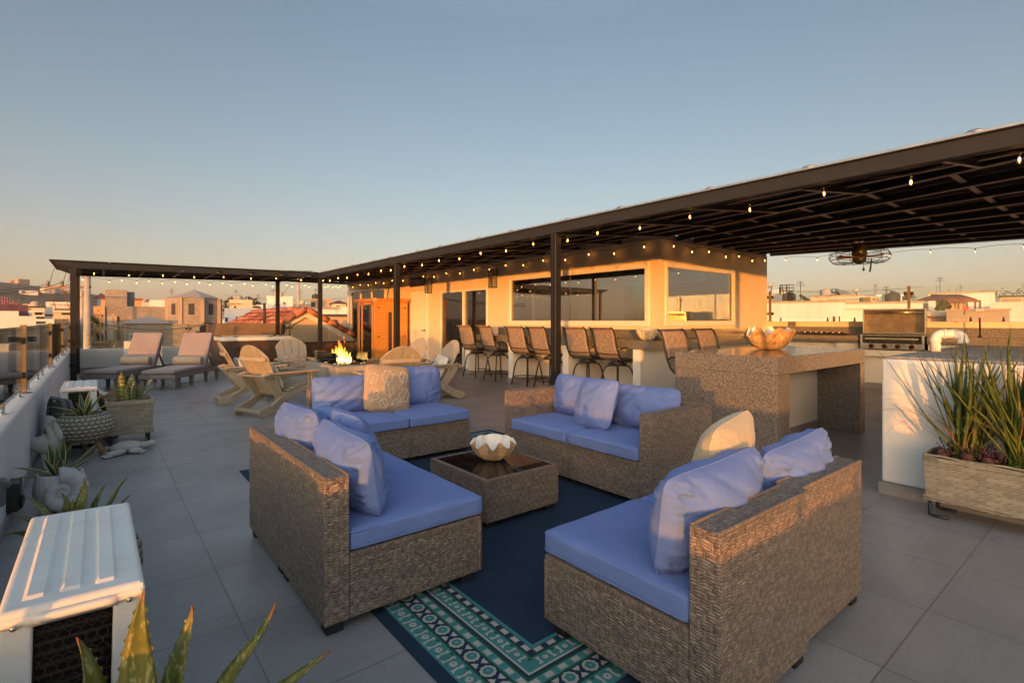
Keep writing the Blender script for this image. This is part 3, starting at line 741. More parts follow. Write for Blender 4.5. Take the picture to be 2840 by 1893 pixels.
m = MB(); m.box(-.41, -.31, 14.08, 16.34, 2.373, 2.373+.1); pp(m, 'side_beam', MAT['steel_black'])
# the flared end cap of the wing's fascia
m = MB(); m.prism([(0,0),(.36,0),(.30,.13)][::1], 0, .05)
cap = MB(); cap.add([(-.74,13.97,2.375+.135),(-.41,13.97,2.372),(-.41,13.97,2.375+.13),(-.74,16.5,2.375+.135),(-.41,16.5,2.372),(-.41,16.5,2.375+.13)], [(0,1,2),(5,4,3),(0,3,4,1),(1,4,5,2),(2,5,3,0)])
pp(cap, 'end_cap', MAT['fascia'])
# roof heights: rises from the front beam to the house, then a flat part over the kitchen, folded along a line
FO = [(7.73, 5.44), (6.88, 2.25), (6.41, .72), (5.70, YN)]       # fold line
def fold_x(y):
    if y >= 5.44: return WX
    for (xa, ya), (xb, yb) in zip(FO[:-1], FO[1:]):
        if y >= yb: return xa + (xb-xa) * (ya-y)/(ya-yb)
    return FO[-1][0]
ZF = 2.73
def zs(x, y): 
    f = fold_x(y); return ZB + .02 + (x-4.77)/(f-4.77) * (ZF-ZB-.02)
def back_pt(q):      # q 0..1 along the back edge of the kitchen roof
    s = q * 7.3; p = B0 + BD*s; return Vector((p.x + .15, p.y, 2.74 - .013*s))
def fold_pt(q):
    y = 5.44 + (YN-5.44)*q; return Vector((fold_x(y), y, ZF))
up = Vector((0,0,.115))
m = MB()
ys = [YN + (14.4-YN)*i/24 for i in range(25)] + [5.44]; ys.sort()
m.grid([[(4.70,y,zs(4.70,y)+.115) for y in ys], [(fold_x(y),y,ZF+.115) for y in ys]], smooth=False)
m.grid([[fold_pt(i/10.)+up for i in range(11)], [back_pt(i/10.)+up for i in range(11)]], smooth=False)
m.add([(4.70,14.4,zs(4.7,14.4)+.115),(WX,14.4,ZF+.115),(WX,20.2,ZF+.115),(4.3,16.5,2.56)], [(0,1,2,3)])
m.add([(-.76,13.94,2.372+.135),(4.70,14.27,2.45+.135),(4.3,16.55,2.45+.125),(-.76,16.5,2.372+.135)], [(0,1,2,3)])
m.add([(4.70,14.27,2.584),(4.7,14.4,2.584),(4.3,16.55,2.575)], [(0,1,2)])
pp(m, 'roof_sheet', MAT['roof_sheet'], solid=.012)
# edge trims with lumps of sealant over the bolts
m = MB(); m.box(4.69, 4.84, YN, 14.4, ZB+BT+.001, ZB+BT+.018)
pp(m, 'edge_trim', MAT['galv'])
m = MB()
m.hexa([(-.76,13.94,2.512),(4.69,14.26,2.589),(4.69,14.4,2.589),(-.76,14.08,2.512),(-.76,13.94,2.526),(4.69,14.26,2.603),(4.69,14.4,2.603),(-.76,14.08,2.526)])
pp(m, 'edge_trim', MAT['fascia'])
m = MB()
for i in range(16): m.ball((4.72, -1.2+i*1.0+.1*math.sin(i*3), ZB+BT+.02), (.035,.06,.022), 8)
for i in range(6): m.ball((.2+i*.85, 14.02+.055*i, 2.53+.013*i), (.05,.03,.018), 8)
pp(m, 'bolt_cap', MAT['galv'])
# rafters and purlins (tan strip added below each bar imitates light on its underside)
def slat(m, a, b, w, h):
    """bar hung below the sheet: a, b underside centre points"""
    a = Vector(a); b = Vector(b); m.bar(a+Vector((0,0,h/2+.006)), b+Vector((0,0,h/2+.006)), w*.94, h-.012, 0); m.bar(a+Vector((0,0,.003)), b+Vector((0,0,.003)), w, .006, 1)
for i in range(15):
    y = YN + .5 + i*1.06
    if y > 14: break
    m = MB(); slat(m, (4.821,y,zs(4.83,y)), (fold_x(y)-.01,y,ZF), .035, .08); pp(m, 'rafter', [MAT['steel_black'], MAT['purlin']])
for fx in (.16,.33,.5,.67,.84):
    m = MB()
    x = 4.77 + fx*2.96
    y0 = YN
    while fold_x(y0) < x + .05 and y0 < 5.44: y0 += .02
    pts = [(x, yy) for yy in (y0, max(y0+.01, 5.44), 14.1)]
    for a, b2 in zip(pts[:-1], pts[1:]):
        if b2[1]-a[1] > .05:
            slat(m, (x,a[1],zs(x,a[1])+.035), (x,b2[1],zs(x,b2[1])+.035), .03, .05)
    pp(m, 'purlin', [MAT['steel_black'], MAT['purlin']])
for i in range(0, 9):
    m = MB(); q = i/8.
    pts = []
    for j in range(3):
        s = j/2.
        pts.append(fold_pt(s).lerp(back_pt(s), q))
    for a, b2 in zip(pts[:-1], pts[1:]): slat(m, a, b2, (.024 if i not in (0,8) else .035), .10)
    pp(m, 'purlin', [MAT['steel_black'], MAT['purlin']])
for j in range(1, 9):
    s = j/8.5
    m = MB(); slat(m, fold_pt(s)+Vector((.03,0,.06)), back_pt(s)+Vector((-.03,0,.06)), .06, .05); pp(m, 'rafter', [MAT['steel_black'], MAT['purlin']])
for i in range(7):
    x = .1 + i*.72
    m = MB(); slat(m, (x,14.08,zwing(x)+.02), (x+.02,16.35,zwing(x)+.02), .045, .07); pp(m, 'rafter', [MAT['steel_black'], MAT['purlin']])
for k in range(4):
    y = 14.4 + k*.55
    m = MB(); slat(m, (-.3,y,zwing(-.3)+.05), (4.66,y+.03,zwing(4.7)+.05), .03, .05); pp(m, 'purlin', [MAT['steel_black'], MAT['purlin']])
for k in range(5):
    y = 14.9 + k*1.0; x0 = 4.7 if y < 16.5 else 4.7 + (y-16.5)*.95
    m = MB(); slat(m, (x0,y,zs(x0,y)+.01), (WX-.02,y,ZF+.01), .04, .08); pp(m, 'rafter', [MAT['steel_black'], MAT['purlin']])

# ---------------------------------------------------------------- string lights
def bulb_proto():
    m = MB()
    m.lathe([(.006,.0),(.011,-.004),(.014,-.012),(.014,-.042),(.010,-.046)][::-1], 10, mat=0)
    m.lathe([(.004,-.125),(.018,-.118),(.026,-.1),(.024,-.082),(.016,-.058),(.012,-.046)], 12, mat=1)
    m.lathe([(.002,-.105),(.0085,-.095),(.0085,-.068),(.003,-.06)], 8, mat=2)
    me = m.build('bulb', [MAT['black_plastic'], MAT['bulb_glass'], MAT['filament']])
    return me
_bp = None
def string_light(label, pts, sag=.05, small=.7, ends=None):
    """pts: where the bulbs hang (world)"""
    global _bp
    root = thing('string_light', label, 'string light', pts[0], 0, 'string lights under the pergola')
    m = MB(); P0 = Vector(pts[0]); line = []
    allp = [Vector(p) for p in pts]
    if ends: allp = [Vector(ends[0])] + allp + [Vector(ends[1])]
    for a, b in zip(allp[:-1], allp[1:]):
        for i in range(6):
            f = i/6.; line.append(a.lerp(b, f) - P0 + Vector((0,0, sag*4*f*(1-f)*.35)))
    line.append(allp[-1]-P0)
    m.tube(line, .0035, 5); m.build('cable', MAT['black_plastic'], root)
    for p in pts:
        if _bp is None: _bp = bulb_proto(); o = _bp
        else: o = _bp.copy(); C.objects.link(o)
        o.parent = root; o.location = Vector(p)-P0; o.scale = (small,)*3
        o.rotation_euler = (rnd.uniform(-.12,.12), rnd.uniform(-.12,.12), rnd.uniform(0,6))
    return root
rnd.seed(3)
px_front = [2828,2527,2283,2079,1912,1775,1657,1575,1478,1404,1332,1274,1218,1170,1122,1084,1056.6,1022.6,991,962,937,914.7,897]
string_light('string of bulbs along the long outer pergola beam', [(4.88, onX(p, 4.88), 2.445 - .03*(i%2)) for i, p in enumerate(px_front)], .05)
px_wall = [1787.5,1704,1632,1567.5,1507,1452,1402.6,1356.7,1314,1275.5,1237.7,1203.7,1174,1117,1088,1064,1042,1021,999,979]
string_light('string of bulbs along the top of the cream wall above the door and long window', [(7.62, onX(p, 7.62), 2.66 - .05*(i%2)) for i, p in enumerate(px_wall)], .06)
px_short = [1868.5,1920,1967,2013,2050.6,2086,2121.8]
string_light('string of bulbs above the smaller window of the cream house', [(onY(p, 5.33), 5.33, 2.66 - .05*(i%2)) for i, p in enumerate(px_short)], .06)
def on_back(px, dep=.25):
    d = ray(px); best = None
    for i in range(900):
        s = i*.01; p = bk(s, dep, 0); r = (p.x*CR[0]+p.y*CR[1])/(p.x*CF[0]+p.y*CF[1])
        e = abs(1420+1430*r-px)
        if best is None or e < best[0]: best = (e, p)
    return best[1]
string_light('string of bulbs along the far edge of the kitchen roof', [on_back(p)+Vector((0,0,2.64-.03*(i%2)-.012*i)) for i, p in enumerate([2180,2266.7,2365,2467,2581,2704.8,2838.7])], .06)
px_wf = [260.8,358.8,452,538.7,619.6,695.8,767,834.8]
string_light('string of bulbs along the front beam of the left pergola wing', [(onY(p, 14.4), 14.4, 2.36+.013*i - .02*(i%2)) for i, p in enumerate(px_wf)], .04)
px_wb = [229,304,338,378.6,412.5,449.6,485,517.7,552,581.5,617.5,642.4,679,701,738,756.5,793,808.8,846,858,897,906.5,917,933,942,951.7,959]
def zback(x): return (2.372 + (x+.45)*.0145) if x < 4.3 else 2.44 + (x-4.3)*.075
string_light('string of bulbs along the rear edge of the left pergola wing', [((lambda x: (x, 16.55 if x < 4.3 else 16.55+(x-4.3)*1.0, zback(x) - .02 - .05*(i%2)))(onY(p, 16.55) if onY(p,16.55) < 4.3 else 4.3+(onY(p,16.55)-4.3)*1.45)) for i, p in enumerate(px_wb)], .05)

# ---------------------------------------------------------------- caged fan hanging under the kitchen roof
ft = 9.0; fc = at(2383, 712, ft)
fan = thing('ceiling_fan', 'black caged ceiling fan with wooden blades under the kitchen roof', 'fan', fc)
m = MB(); m.lathe([(.012,.0),(.012,2.70-fc.z)], 8); m.lathe([(.07,2.66-fc.z),(.07,2.70-fc.z)], 14); m.build('rod', MAT['black_plastic'], fan)
m = MB(); m.lathe([(.02,.24),(.07,.22),(.11,.14),(.115,.03),(.09,.0)][::-1], 20); m.build('motor', MAT['sling_frame'], fan)
m = MB(); m.lathe([(.0,-.13),(.05,-.12),(.10,-.09),(.105,-.03),(.1,-.02)], 20); m.build('hub', MAT['sling_frame'], fan)
for k in range(3):
    a = rad(20+120*k); Mx = Matrix.Rotation(a, 4, 'Z') @ Matrix.Translation((0,0,-.008)) @ Matrix.Rotation(rad(14), 4, 'X')
    m = MB(); m.prism([(.09,-.03),(.2,-.06),(.36,-.065),(.375,-.05),(.375,.05),(.36,.065),(.2,.06),(.09,.03)], -.005, .005, M=Mx); m.build('blade', MAT['leg_wood'], fan)
m = MB(); R0 = .46
for z, r in ((.10,.36),(.055,.435),(.0,R0),(-.055,.435),(-.10,.36)):
    m.tube([(r*math.cos(2*PI*i/32), r*math.sin(2*PI*i/32), z) for i in range(32)], .0045, 5, closed=True)
for k in range(12):
    a = 2*PI*k/12; L = []
    for i in range(11):
        b = -PI/2 + PI*i/10; L.append(((.33+.13*math.cos(b))*math.cos(a), (.33+.13*math.cos(b))*math.sin(a), .115*math.sin(b)))
    L = [(.1*math.cos(a), .1*math.sin(a), -.10)] + L + [(.1*math.cos(a), .1*math.sin(a), .115)]
    m.tube(L, .0045, 5)
m.build('cage', MAT['black_plastic'], fan)
m = MB(); m.tube([(.02,-.05,-.12),(.03,-.06,-.17),(.02,-.06,-.19)], .004, 5); m.lathe([(.006,-.25),(.018,-.245),(.02,-.21),(.006,-.19)], 8, (.02,-.06,0)); m.build('plug', MAT['black_plastic'], fan)
m = MB()
for k in range(4):
    o = .012*k; m.tube([(.2+o,-.12,-.02),(.17+o,-.12,-.13),(.12+o,-.12,-.22),(.1+o,-.12,-.27),(.13+o,-.12,-.25),(.18+o,-.12,-.14)], .005, 5)
m.build('cord', MAT['black_plastic'], fan)

# ---------------------------------------------------------------- lanterns and sign on the wall
def lantern(px, py, label):
    y = onX(px, WX-.05); d = ray(px); t = (WX-.05)/d[0]; z = EYE + t*(887-py)/1430.
    r = thing('wall_lantern', label, 'wall lamp', (WX-.001, y, z), 0, 'black wall lanterns')
    m = MB(); m.box(-.02,-.001,-.055,.055,-.14,.12); m.build('backplate', MAT['black_plastic'], r, bevel=.003)
    m = MB()
    for x in (-.16,-.02):
        for yy in (-.075,.075): m.box(x-.007, x+.007, yy-.007, yy+.007, -.2, .2)
    m.box(-.175,-.005,-.09,.09,.2,.225); m.box(-.172,-.008,-.087,.087,-.215,-.2)
    m.build('frame', MAT['black_plastic'], r, bevel=.002)
    m = MB(); m.box(-.158,-.024,-.072,.072,-.199,.199); m.build('pane', MAT['lantern_glass'], r)
    m = MB(); m.lathe([(.012,-.2),(.012,-.06),(.02,-.03),(.022,0),(.012,.03),(.003,.035)], 10, (-.09,0,0)); m.build('bulb', MAT['shell_in'], r)
lantern(1191, 792.5, 'black wall lantern right beside the blue name sign')
lantern(1370, 773.5, 'larger looking black wall lantern between sliding door and long window')
ys_, ye_ = onX(1181.5, WX), onX(1138.8, WX); tz = WX/ray(1160)[0]; zs0, zs1 = EYE+tz*(887-794.5)/1430, EYE+tz*(887-768.5)/1430
sg = thing('name_sign', 'dark blue wooden POOP DECK sign above the white door', 'sign', (WX-.002, (ys_+ye_)/2, (zs0+zs1)/2))
hw, hh = (ye_-ys_)/2, (zs1-zs0)/2
m = MB(); m.box(-.03,-.001,-hw,hw,-hh,hh); m.build('board', MAT['sign_wood'], sg, bevel=.003)
m = MB(); m.box(-.034,-.031,-hw+.02,hw-.02,-hh+.02,hh-.02); m.build('face', MAT['sign_blue'], sg)
def text(s, size, parent, loc, rot, mat, name='lettering', ext=.002, sx=1.):
    cu = bpy.data.curves.new(name, 'FONT'); cu.body = s; cu.size = size; cu.align_x = 'CENTER'; cu.align_y = 'CENTER'; cu.extrude = ext
    t_ = bpy.data.objects.new('tmp', cu); me = bpy.data.meshes.new_from_object(t_); bpy.data.objects.remove(t_); me.materials.clear(); me.materials.append(mat)
    o = bpy.data.objects.new(name, me); C.objects.link(o); o.parent = parent; o.location = loc; o.rotation_euler = rot; o.scale = (sx,1,1); return o
# the wall faces -x: text's right is -y
text('POOP', hh*1.35, sg, (-.036, hw*.52, -.005), (PI/2, 0, -PI/2), MAT['sign_white'], sx=.78)
text('DECK', hh*1.35, sg, (-.036, -hw*.52, -.005), (PI/2, 0, -PI/2), MAT['sign_white'], sx=.78)
m = MB(); rr_ = hh*.52
m.tube([(-.036, rr_*math.cos(2*PI*i/20), rr_*math.sin(2*PI*i/20)) for i in range(20)], .008, 5, closed=True)
for k in range(4):
    a = PI*k/4; m.tube([(-.036, 1.25*rr_*math.cos(a), 1.25*rr_*math.sin(a)), (-.036, -1.25*rr_*math.cos(a), -1.25*rr_*math.sin(a))], .005, 5)
m.build('wheel_mark', MAT['sign_white'], sg)
# door mat
m = MB(); m.box(-.45,.45,-.75,.75,.001,.012); dm = m.build('door_mat', MAT['mat_rug'], None, (6.95, 12.0, 0)); tag(dm, 'faded patterned rug in front of the sliding door', 'door mat')
# ---------------------------------------------------------------- soft shapes
def rbox_mb(w, d, h, r, n=6, crown=0., wr=0., seed=0, z0=0., mat=0):
    """rounded, slightly crowned box centred in x and y, standing on z0"""
    m = MB(); rnd_ = Vector((seed*3.1, seed*1.7, seed))
    faces = [((1,0,0),(0,1,0),(0,0,1)), ((-1,0,0),(0,-1,0),(0,0,1)), ((0,1,0),(-1,0,0),(0,0,1)), ((0,-1,0),(1,0,0),(0,0,1)), ((0,0,1),(1,0,0),(0,1,0)), ((0,0,-1),(1,0,0),(0,-1,0))]
    def cc(t, L):   # spacing dense near the edge
        return t
    K = n*2
    T = []
    for i in range(K+1):
        t = -1 + 2*i/K; T.append(math.copysign(abs(t)**.55, t))
    for nrm, a, b in faces:
        nrm = Vector(nrm); a = Vector(a); b = Vector(b); P = []
        for i in range(K+1):
            row = []
            for j in range(K+1):
                q = nrm + a*T[j] + b*T[i]
                p = Vector((q.x*w/2, q.y*d/2, q.z*h/2))
                c = Vector((max(-w/2+r, min(w/2-r, p.x)), max(-d/2+r, min(d/2-r, p.y)), max(-h/2+r, min(h/2-r, p.z))))
                e = p - c
                if e.length > 1e-6: p = c + e.normalized()*r
                u, v = 2*p.x/w, 2*p.y/d
                if p.z > 0: p.z += crown*(1-u**4)*(1-v**4)
                if wr:
                    nz = noise.noise(p*7 + rnd_)*wr + noise.noise(p*19 + rnd_)*wr*.4
                    p += e.normalized()*nz if e.length > 1e-6 else Vector((0,0,nz if p.z > 0 else 0))
                row.append(p + Vector((0,0,h/2+z0)))
            P.append(row)
        m.grid(P, mat)
    return m
def pillow_mb(w, h, t, seed=0, wr=.012, n=26, sag=.0):
    """scatter cushion: local x width, z height (from 0), y thickness"""
    m = MB(); sd = Vector((seed*5.3, seed*2.1, seed*7.7)); n = 40
    for side in (1, -1):
        P = []
        for i in range(n+1):
            row = []
            for j in range(n+1):
                u = -1+2*j/n; v = -1+2*i/n
                u = math.copysign(abs(u)**.8, u); v = math.copysign(abs(v)**.8, v)
                pin = .045
                x = w/2*u*(1 - .07*v**6*u*u - .02*(1-v*v)*u*u); z = h/2*v*(1 - .10*u**6*v*v - .02*(1-u*u)*v*v)
                th = t/2*((1-abs(u)**2.1)*(1-abs(v)**2.1))**.5*1.12
                cx, cz = 1-abs(u), 1-abs(v)
                cr = math.exp(-((cx*cx+cz*cz)/.10)); ang = math.atan2(cz+.001, cx+.001)
                wv = noise.noise(Vector((x*5, side*3., z*5))+sd)*.9 + noise.noise(Vector((x*13, side*5., z*13))+sd)*.35
                fold = math.sin(ang*13+seed)*cr + noise.noise(Vector((ang*4, cr*2, seed+side)))*cr
                edge = min(cx, cz)
                pk = (abs(noise.noise(Vector(((u if cz < cx else v)*6+seed*3, edge*1.2, seed+side))))*2.2-.5)*math.exp(-edge*3.2)
                amp = min(1., edge*6)
                rid = (1-abs(noise.noise(Vector((x*6+z*9, z*4-x*3, seed*2.+side)))))**5
                y = th + (wv*wr*.7 + fold*wr*1.0 + pk*wr*.9 - rid*wr*.8)*amp
                z2 = z - sag*(1-u*u)*max(0, v)**3*h
                row.append((x, side*max(y, .002), z2+h/2))
            P.append(row if side > 0 else row[::-1])
        m.grid(P)
    # seam cord
    L = []
    for k in range(4):
        for i in range(n):
            s = -1+2*i/n; s = math.copysign(abs(s)**.8, s)
            u, v = ((s,-1),(1,s),(-s,1),(-1,-s))[k]
            L.append((w/2*u*(1 - .07*v**6*u*u - .02*(1-v*v)*u*u), 0, h/2*v*(1 - .10*u**6*v*v - .02*(1-u*u)*v*v) - sag*(1-u*u)*max(0,v)**3*h + h/2))
    m.tube(L, .0032, 5, closed=True)
    return m
def pillow(label, w, h, t, loc, yaw, tilt, roll=0, mat='blue_fabric', seed=0, group=None, name='throw_pillow', cat='pillow', sag=0., wr=.012):
    o = pillow_mb(w, h, t, seed, wr, sag=sag).build(name, MAT[mat], None, loc, rot=(rad(tilt), rad(roll), rad(yaw)))
    return tag(o, label, cat, group)

# ---------------------------------------------------------------- wicker sofas
WK = lambda: [MAT['wicker'], MAT['wicker_edge']]
def sofa(label, loc, yaw, w, arms=False, depth=.78, shift=0., bh=.65):
    """faces local +y; origin at the middle of the back edge on the floor"""
    r = thing('wicker_sofa', label, 'sofa', loc, rad(yaw), 'brown wicker sofas round the coffee table')
    bt = .105; mods = ((-w/2, 0.), (0., w/2))
    for i, (a, b) in enumerate(mods):
        s = shift*i
        m = MB(); m.box(a+.001, b-.001, s, bt+s, .045, bh)
        m.tube([(a+.006, bt+s-.004, bh), (b-.006, bt+s-.004, bh)], .008, 6, 1); m.tube([(a+.006, s+.004, bh), (b-.006, s+.004, bh)], .008, 6, 1)
        m.build('back_panel', WK(), r, bevel=.008, seg=2)
        m = MB(); m.box(a+.002, b-.002, bt+.002+s, depth-.005, .045, .315)
        m.box(a-.001, b+.001, bt+.004+s, depth+.003, .292, .32, 1)
        for x in (a+.005, b-.005): m.tube([(x, depth-.002, .05), (x, depth-.002, .30)], .011, 6, 1)
        m.build('base', WK(), r, bevel=.006, seg=2)
        c = rbox_mb(w/2-.006, depth-bt+.02-s, .095, .026, 9, .013, .006, seed=i+loc[0]); cu_ = c.build('seat_cushion', MAT['blue_fabric'], r, ((a+b)/2, (depth+bt)/2+.012+s/2, .321))
        for zz in (.012, .080):
            wx_, dy_ = (w/2-.006)/2-.007, (depth-bt+.02-s)/2-.007; pp_ = []
            for cx_, cy_, a0 in ((wx_-.02,dy_-.02,0),(-wx_+.02,dy_-.02,90),(-wx_+.02,-dy_+.02,180),(wx_-.02,-dy_+.02,270)):
                for q in range(4): pp_.append((cx_+.024*math.cos(rad(a0+30*q)), cy_+.024*math.sin(rad(a0+30*q)), zz))
            pm = MB(); pm.tube(pp_, .0038, 5, closed=True); pm.build('piping', MAT['blue_fabric'], cu_)
        for x in (a+.05, b-.05):
            for y in (.05+s, depth-.07):
                f = MB(); f.box(x-.035, x+.035, y-.035, y+.035, .001, .044); f.build('foot', MAT['rubber'], r)
    if arms:
        for e in (-1, 1):
            x0, x1 = sorted((e*(w/2+.002), e*(w/2+.107)))
            m = MB(); m.box(x0, x1, 0, depth-.002, .045, bh-.0)
            for y in (.006, depth-.008): m.tube([(x0+.004,y,bh),(x1-.004,y,bh)], .008, 6, 1)
            for x in (x0+.004, x1-.004): m.tube([(x,.01,bh),(x,depth-.01,bh)], .008, 6, 1)
            for x in (x0+.004, x1-.004): m.tube([(x,depth-.006,.06),(x,depth-.006,bh)], .008, 6, 1)
            m.build('arm', WK(), r, bevel=.008, seg=2)
            for y in (.05, depth-.07):
                f = MB(); f.box((x0+x1)/2-.035, (x0+x1)/2+.035, y-.035, y+.035, .001, .044); f.build('foot', MAT['rubber'], r)
    return r
sofa('brown wicker sofa without arms seen from behind at left of the rug', (.72, 2.78, 0), -90, 1.33)
sofa('brown wicker sofa facing the camera behind the coffee table, left of the armed one', (2.21, 5.06, 0), 180, 1.32, depth=.82)
sofa('brown wicker loveseat with two arms in front of the granite island', (3.66, 2.92, 0), 90, 1.40, arms=True, depth=.75)
sofa('brown wicker sofa nearest the camera with its back to the right', (2.11, .82, 0), 0, 1.29, depth=.78, shift=.025)
G1 = 'blue back pillows on the wicker sofas'
S = .415
pillow('blue pillow nearest the camera on the left sofa, crumpled top corner', .64, .37, .26, (.985, 2.47, S), -90, 9, 2, seed=1, group=G1, wr=.026, sag=.025)
pillow('blue pillow at the far end of the left sofa', .66, .40, .25, (.975, 3.10, S), -90, 10, -2, seed=2, group=G1, wr=.024, sag=.03)
pillow('small square blue pillow leaning on two others on the left sofa', .46, .42, .19, (1.22, 2.92, S), -78, 26, 3, seed=3, group=G1, wr=.015)
pillow('blue pillow at the left end of the far sofa beside the leaf pillow', .66, .36, .24, (1.86, 4.82, S), 180, 9, -1, seed=4, group=G1, wr=.02, sag=.025)
pillow('blue pillow at the right end of the far sofa behind the leaf pillow', .62, .40, .22, (2.60, 4.84, S), 180, 10, -3, seed=5, group=G1, wr=.014)
pillow('blue pillow at the left end of the armed loveseat', .70, .38, .24, (3.42, 3.28, S), 90, 10, -1, seed=6, group=G1, wr=.02, sag=.025)
pillow('blue pillow at the right end of the armed loveseat', .66, .36, .24, (3.42, 2.58, S), 90, 9, 1, seed=7, group=G1, wr=.022, sag=.02)
pillow('square blue pillow in the middle of the armed loveseat', .44, .42, .18, (3.14, 2.89, S), 84, 21, 4, seed=8, group=G1, wr=.012)
pillow('large blue pillow at the near end of the nearest sofa', .66, .37, .26, (1.82, 1.08, S), 0, 8, -2, seed=9, group=G1, wr=.026, sag=.03)
pillow('blue pillow at the far end of the nearest sofa', .64, .37, .24, (2.46, 1.07, S), 0, 11, -3, seed=10, group=G1, wr=.024, sag=.035)
lp = pillow('tan woven pillow leaning on blue pillows of the nearest sofa', .50, .47, .20, (2.20, 1.28, S+.0), 10, 14, -3, mat='straw_fabric', seed=11, wr=.008)
def stitch_leaves(par, w, h, t, spots):
    """white stitched monstera outlines lying on the pillow's front"""
    m = MB()
    def onp(x, z):
        u, v = max(-1,min(1,2*x/w)), max(-1,min(1,2*z/h-1))
        return (x, t/2*((1-abs(u)**2.1)*(1-abs(v)**2.1))**.5*1.12 + .006, z)
    for cx, cz, s, a in spots:
        L = []
        for i in range(49):
            q = i/48.; ph = 2*PI*q
            rr_ = s*(.55+.45*math.cos(ph/2)**2) * (1 - .38*max(0, math.sin(ph*5.5))**.6*(abs(math.sin(ph/2))**.4 if .06 < q < .94 else 0))
            x = rr_*math.sin(ph)*.85; z = -rr_*math.cos(ph)+s*.2
            X = cx + x*math.cos(a) - z*math.sin(a); Z = cz + x*math.sin(a) + z*math.cos(a)
            if abs(X) < w*.46 and .05*h < Z < .95*h: L.append(onp(X, Z))
        if len(L) > 4: m.tube(L, .0028, 4)
        stem = [(-.1*s + .12*s*math.sin(q*2), (-1.15+1.75*q)*s) for q in [k/6. for k in range(7)]]
        L = []
        for x, z in stem:
            X = cx + x*math.cos(a) - z*math.sin(a); Z = cz + x*math.sin(a) + z*math.cos(a)
            if abs(X) < w*.46 and .04*h < Z < .96*h: L.append(onp(X, Z))
        if len(L) > 2: m.tube(L, .0028, 4)
    return m.build('leaf_stitching', MAT['stitch'], par)
SP = [(-.14,.34,.075,.4),(.03,.33,.085,.5),(.17,.31,.07,.3),(-.15,.16,.09,.5),(.02,.20,.08,-.1),(.16,.15,.07,.3),(.06,.07,.06,-.6),(-.06,.08,.05,1.2)]
tp_ = pillow('tan pillow with white stitched leaves on the far wicker sofa', .47, .46, .16, (2.17, 4.62, S), 176, 17, -8, mat='tan_weave', seed=12, wr=.006)
stitch_leaves(tp_, .47, .46, .16, SP)

# ---------------------------------------------------------------- coffee table
tb = thing('coffee_table', 'low square wicker coffee table with a black glass top', 'table', (2.165, 2.905, 0))
m = MB(); m.box(-.30,.30,-.335,.335,.045,.285); m.box(-.305,.305,-.34,-.31,.285,.312,1); m.box(-.305,.305,.31,.34,.285,.312,1); m.box(-.305,-.275,-.31,.31,.285,.312,1); m.box(.275,.305,-.31,.31,.285,.312,1)
for x in (-.30,.30):
    for y in (-.335,.335): m.tube([(x,y,.05),(x,y,.285)], .009, 6, 1)
m.build('body', WK(), tb, bevel=.006, seg=2)
m = MB(); m.box(-.274,.274,-.309,.309,.287,.309); m.build('glass_top', MAT['table_glass'], tb)
for x in (-.25,.25):
    for y in (-.28,.28):
        f = MB(); f.box(x-.035,x+.035,y-.035,y+.035,.001,.044); f.build('foot', MAT['rubber'], tb)

# ---------------------------------------------------------------- clam shells
def clam_mb(R, H, folds=5, amp=.16, zamp=.22, back=.0, th=.012, nphi=120, ns=16, tiers=0, ex=1.0):
    m = MB(); outer = []; inner = []
    for i in range(ns+1):
        s = i/ns; ro = []; ri = []
        for k in range(nphi):
            ph = 2*PI*k/nphi
            front = .5+.5*math.cos(ph)         # 1 at the fluted front, 0 at the hinge
            f = front**.5 if front > 0 else 0
            wv = math.cos(ph*folds*1.0)
            ww = wv
            rad_ = R*(.24+.76*s**.60)*(1 + amp*(s**.6)*ww*(.25+.75*f))
            z = H*(s**1.5) - zamp*H*(s**1.5)*ww*f + H*.18*s*s*(1-f)
            tr = 0.
            if tiers:
                fz = (s*tiers) % 1.; tr = .05*R*fz*s
            p = Vector(((rad_+tr)*math.cos(ph)*ex, (rad_+tr)*math.sin(ph), z))
            ro.append(p)
            sc_ = max(.05, 1-th/max(.02, rad_)*1.0); sm = s
            ri.append(Vector((rad_*sc_*math.cos(ph)*ex, rad_*sc_*math.sin(ph), z + th*(1-s)*1.0 + .001)))
        outer.append(ro); inner.append(ri)
    m.grid(outer, 0, True, True)
    m.grid([r[::-1] for r in inner], 1, True, True)
    m.grid([outer[-1], inner[-1]], 1, True, True)
    b = len(m.v); m.v += outer[0]; m.f.append(list(range(b, b+nphi))[::-1]); m.m.append(0); m.sm.append(False)
    b = len(m.v); m.v += inner[0]; m.f.append(list(range(b, b+nphi))); m.m.append(1); m.sm.append(True)
    return m
def clam(label, loc, yaw, mats=('shell_out','shell_in'), tilt=0, **kw):
    o = clam_mb(**kw).build('clam_shell_bowl', [MAT[mats[0]], MAT[mats[1]]], None, loc, rot=(rad(tilt), 0, rad(yaw)))
    return tag(o, label, 'shell bowl')
clam('ribbed clam shell bowl with white inside on the coffee table', (2.20, 2.95, .3095), -128, R=.155, H=.125, folds=9, amp=.10, zamp=.17, nphi=220)
clam('pale shell bowl on the granite bar at the left of two', (6.98, 5.17, .9705), -140, ('shell_pale','shell_in'), R=.165, H=.155, folds=12, amp=.10, zamp=.10, nphi=160)
clam('pale shell bowl on the granite bar by the house corner, right of its twin', (7.42, 5.12, .9705), -100, ('shell_pale','shell_in'), R=.17, H=.155, folds=12, amp=.10, zamp=.10, nphi=160)
plain('shell_brown', (.42,.25,.10), .65, var=.5, sc=22., bump=.7, bsc=50.)
clam('large brown layered clam shell with white ruffles on the granite island', (5.93, 2.72, .9675), 100, ('shell_brown','shell_in'), R=.25, H=.20, folds=7, amp=.12, zamp=.30, tiers=4, th=.016, nphi=180)

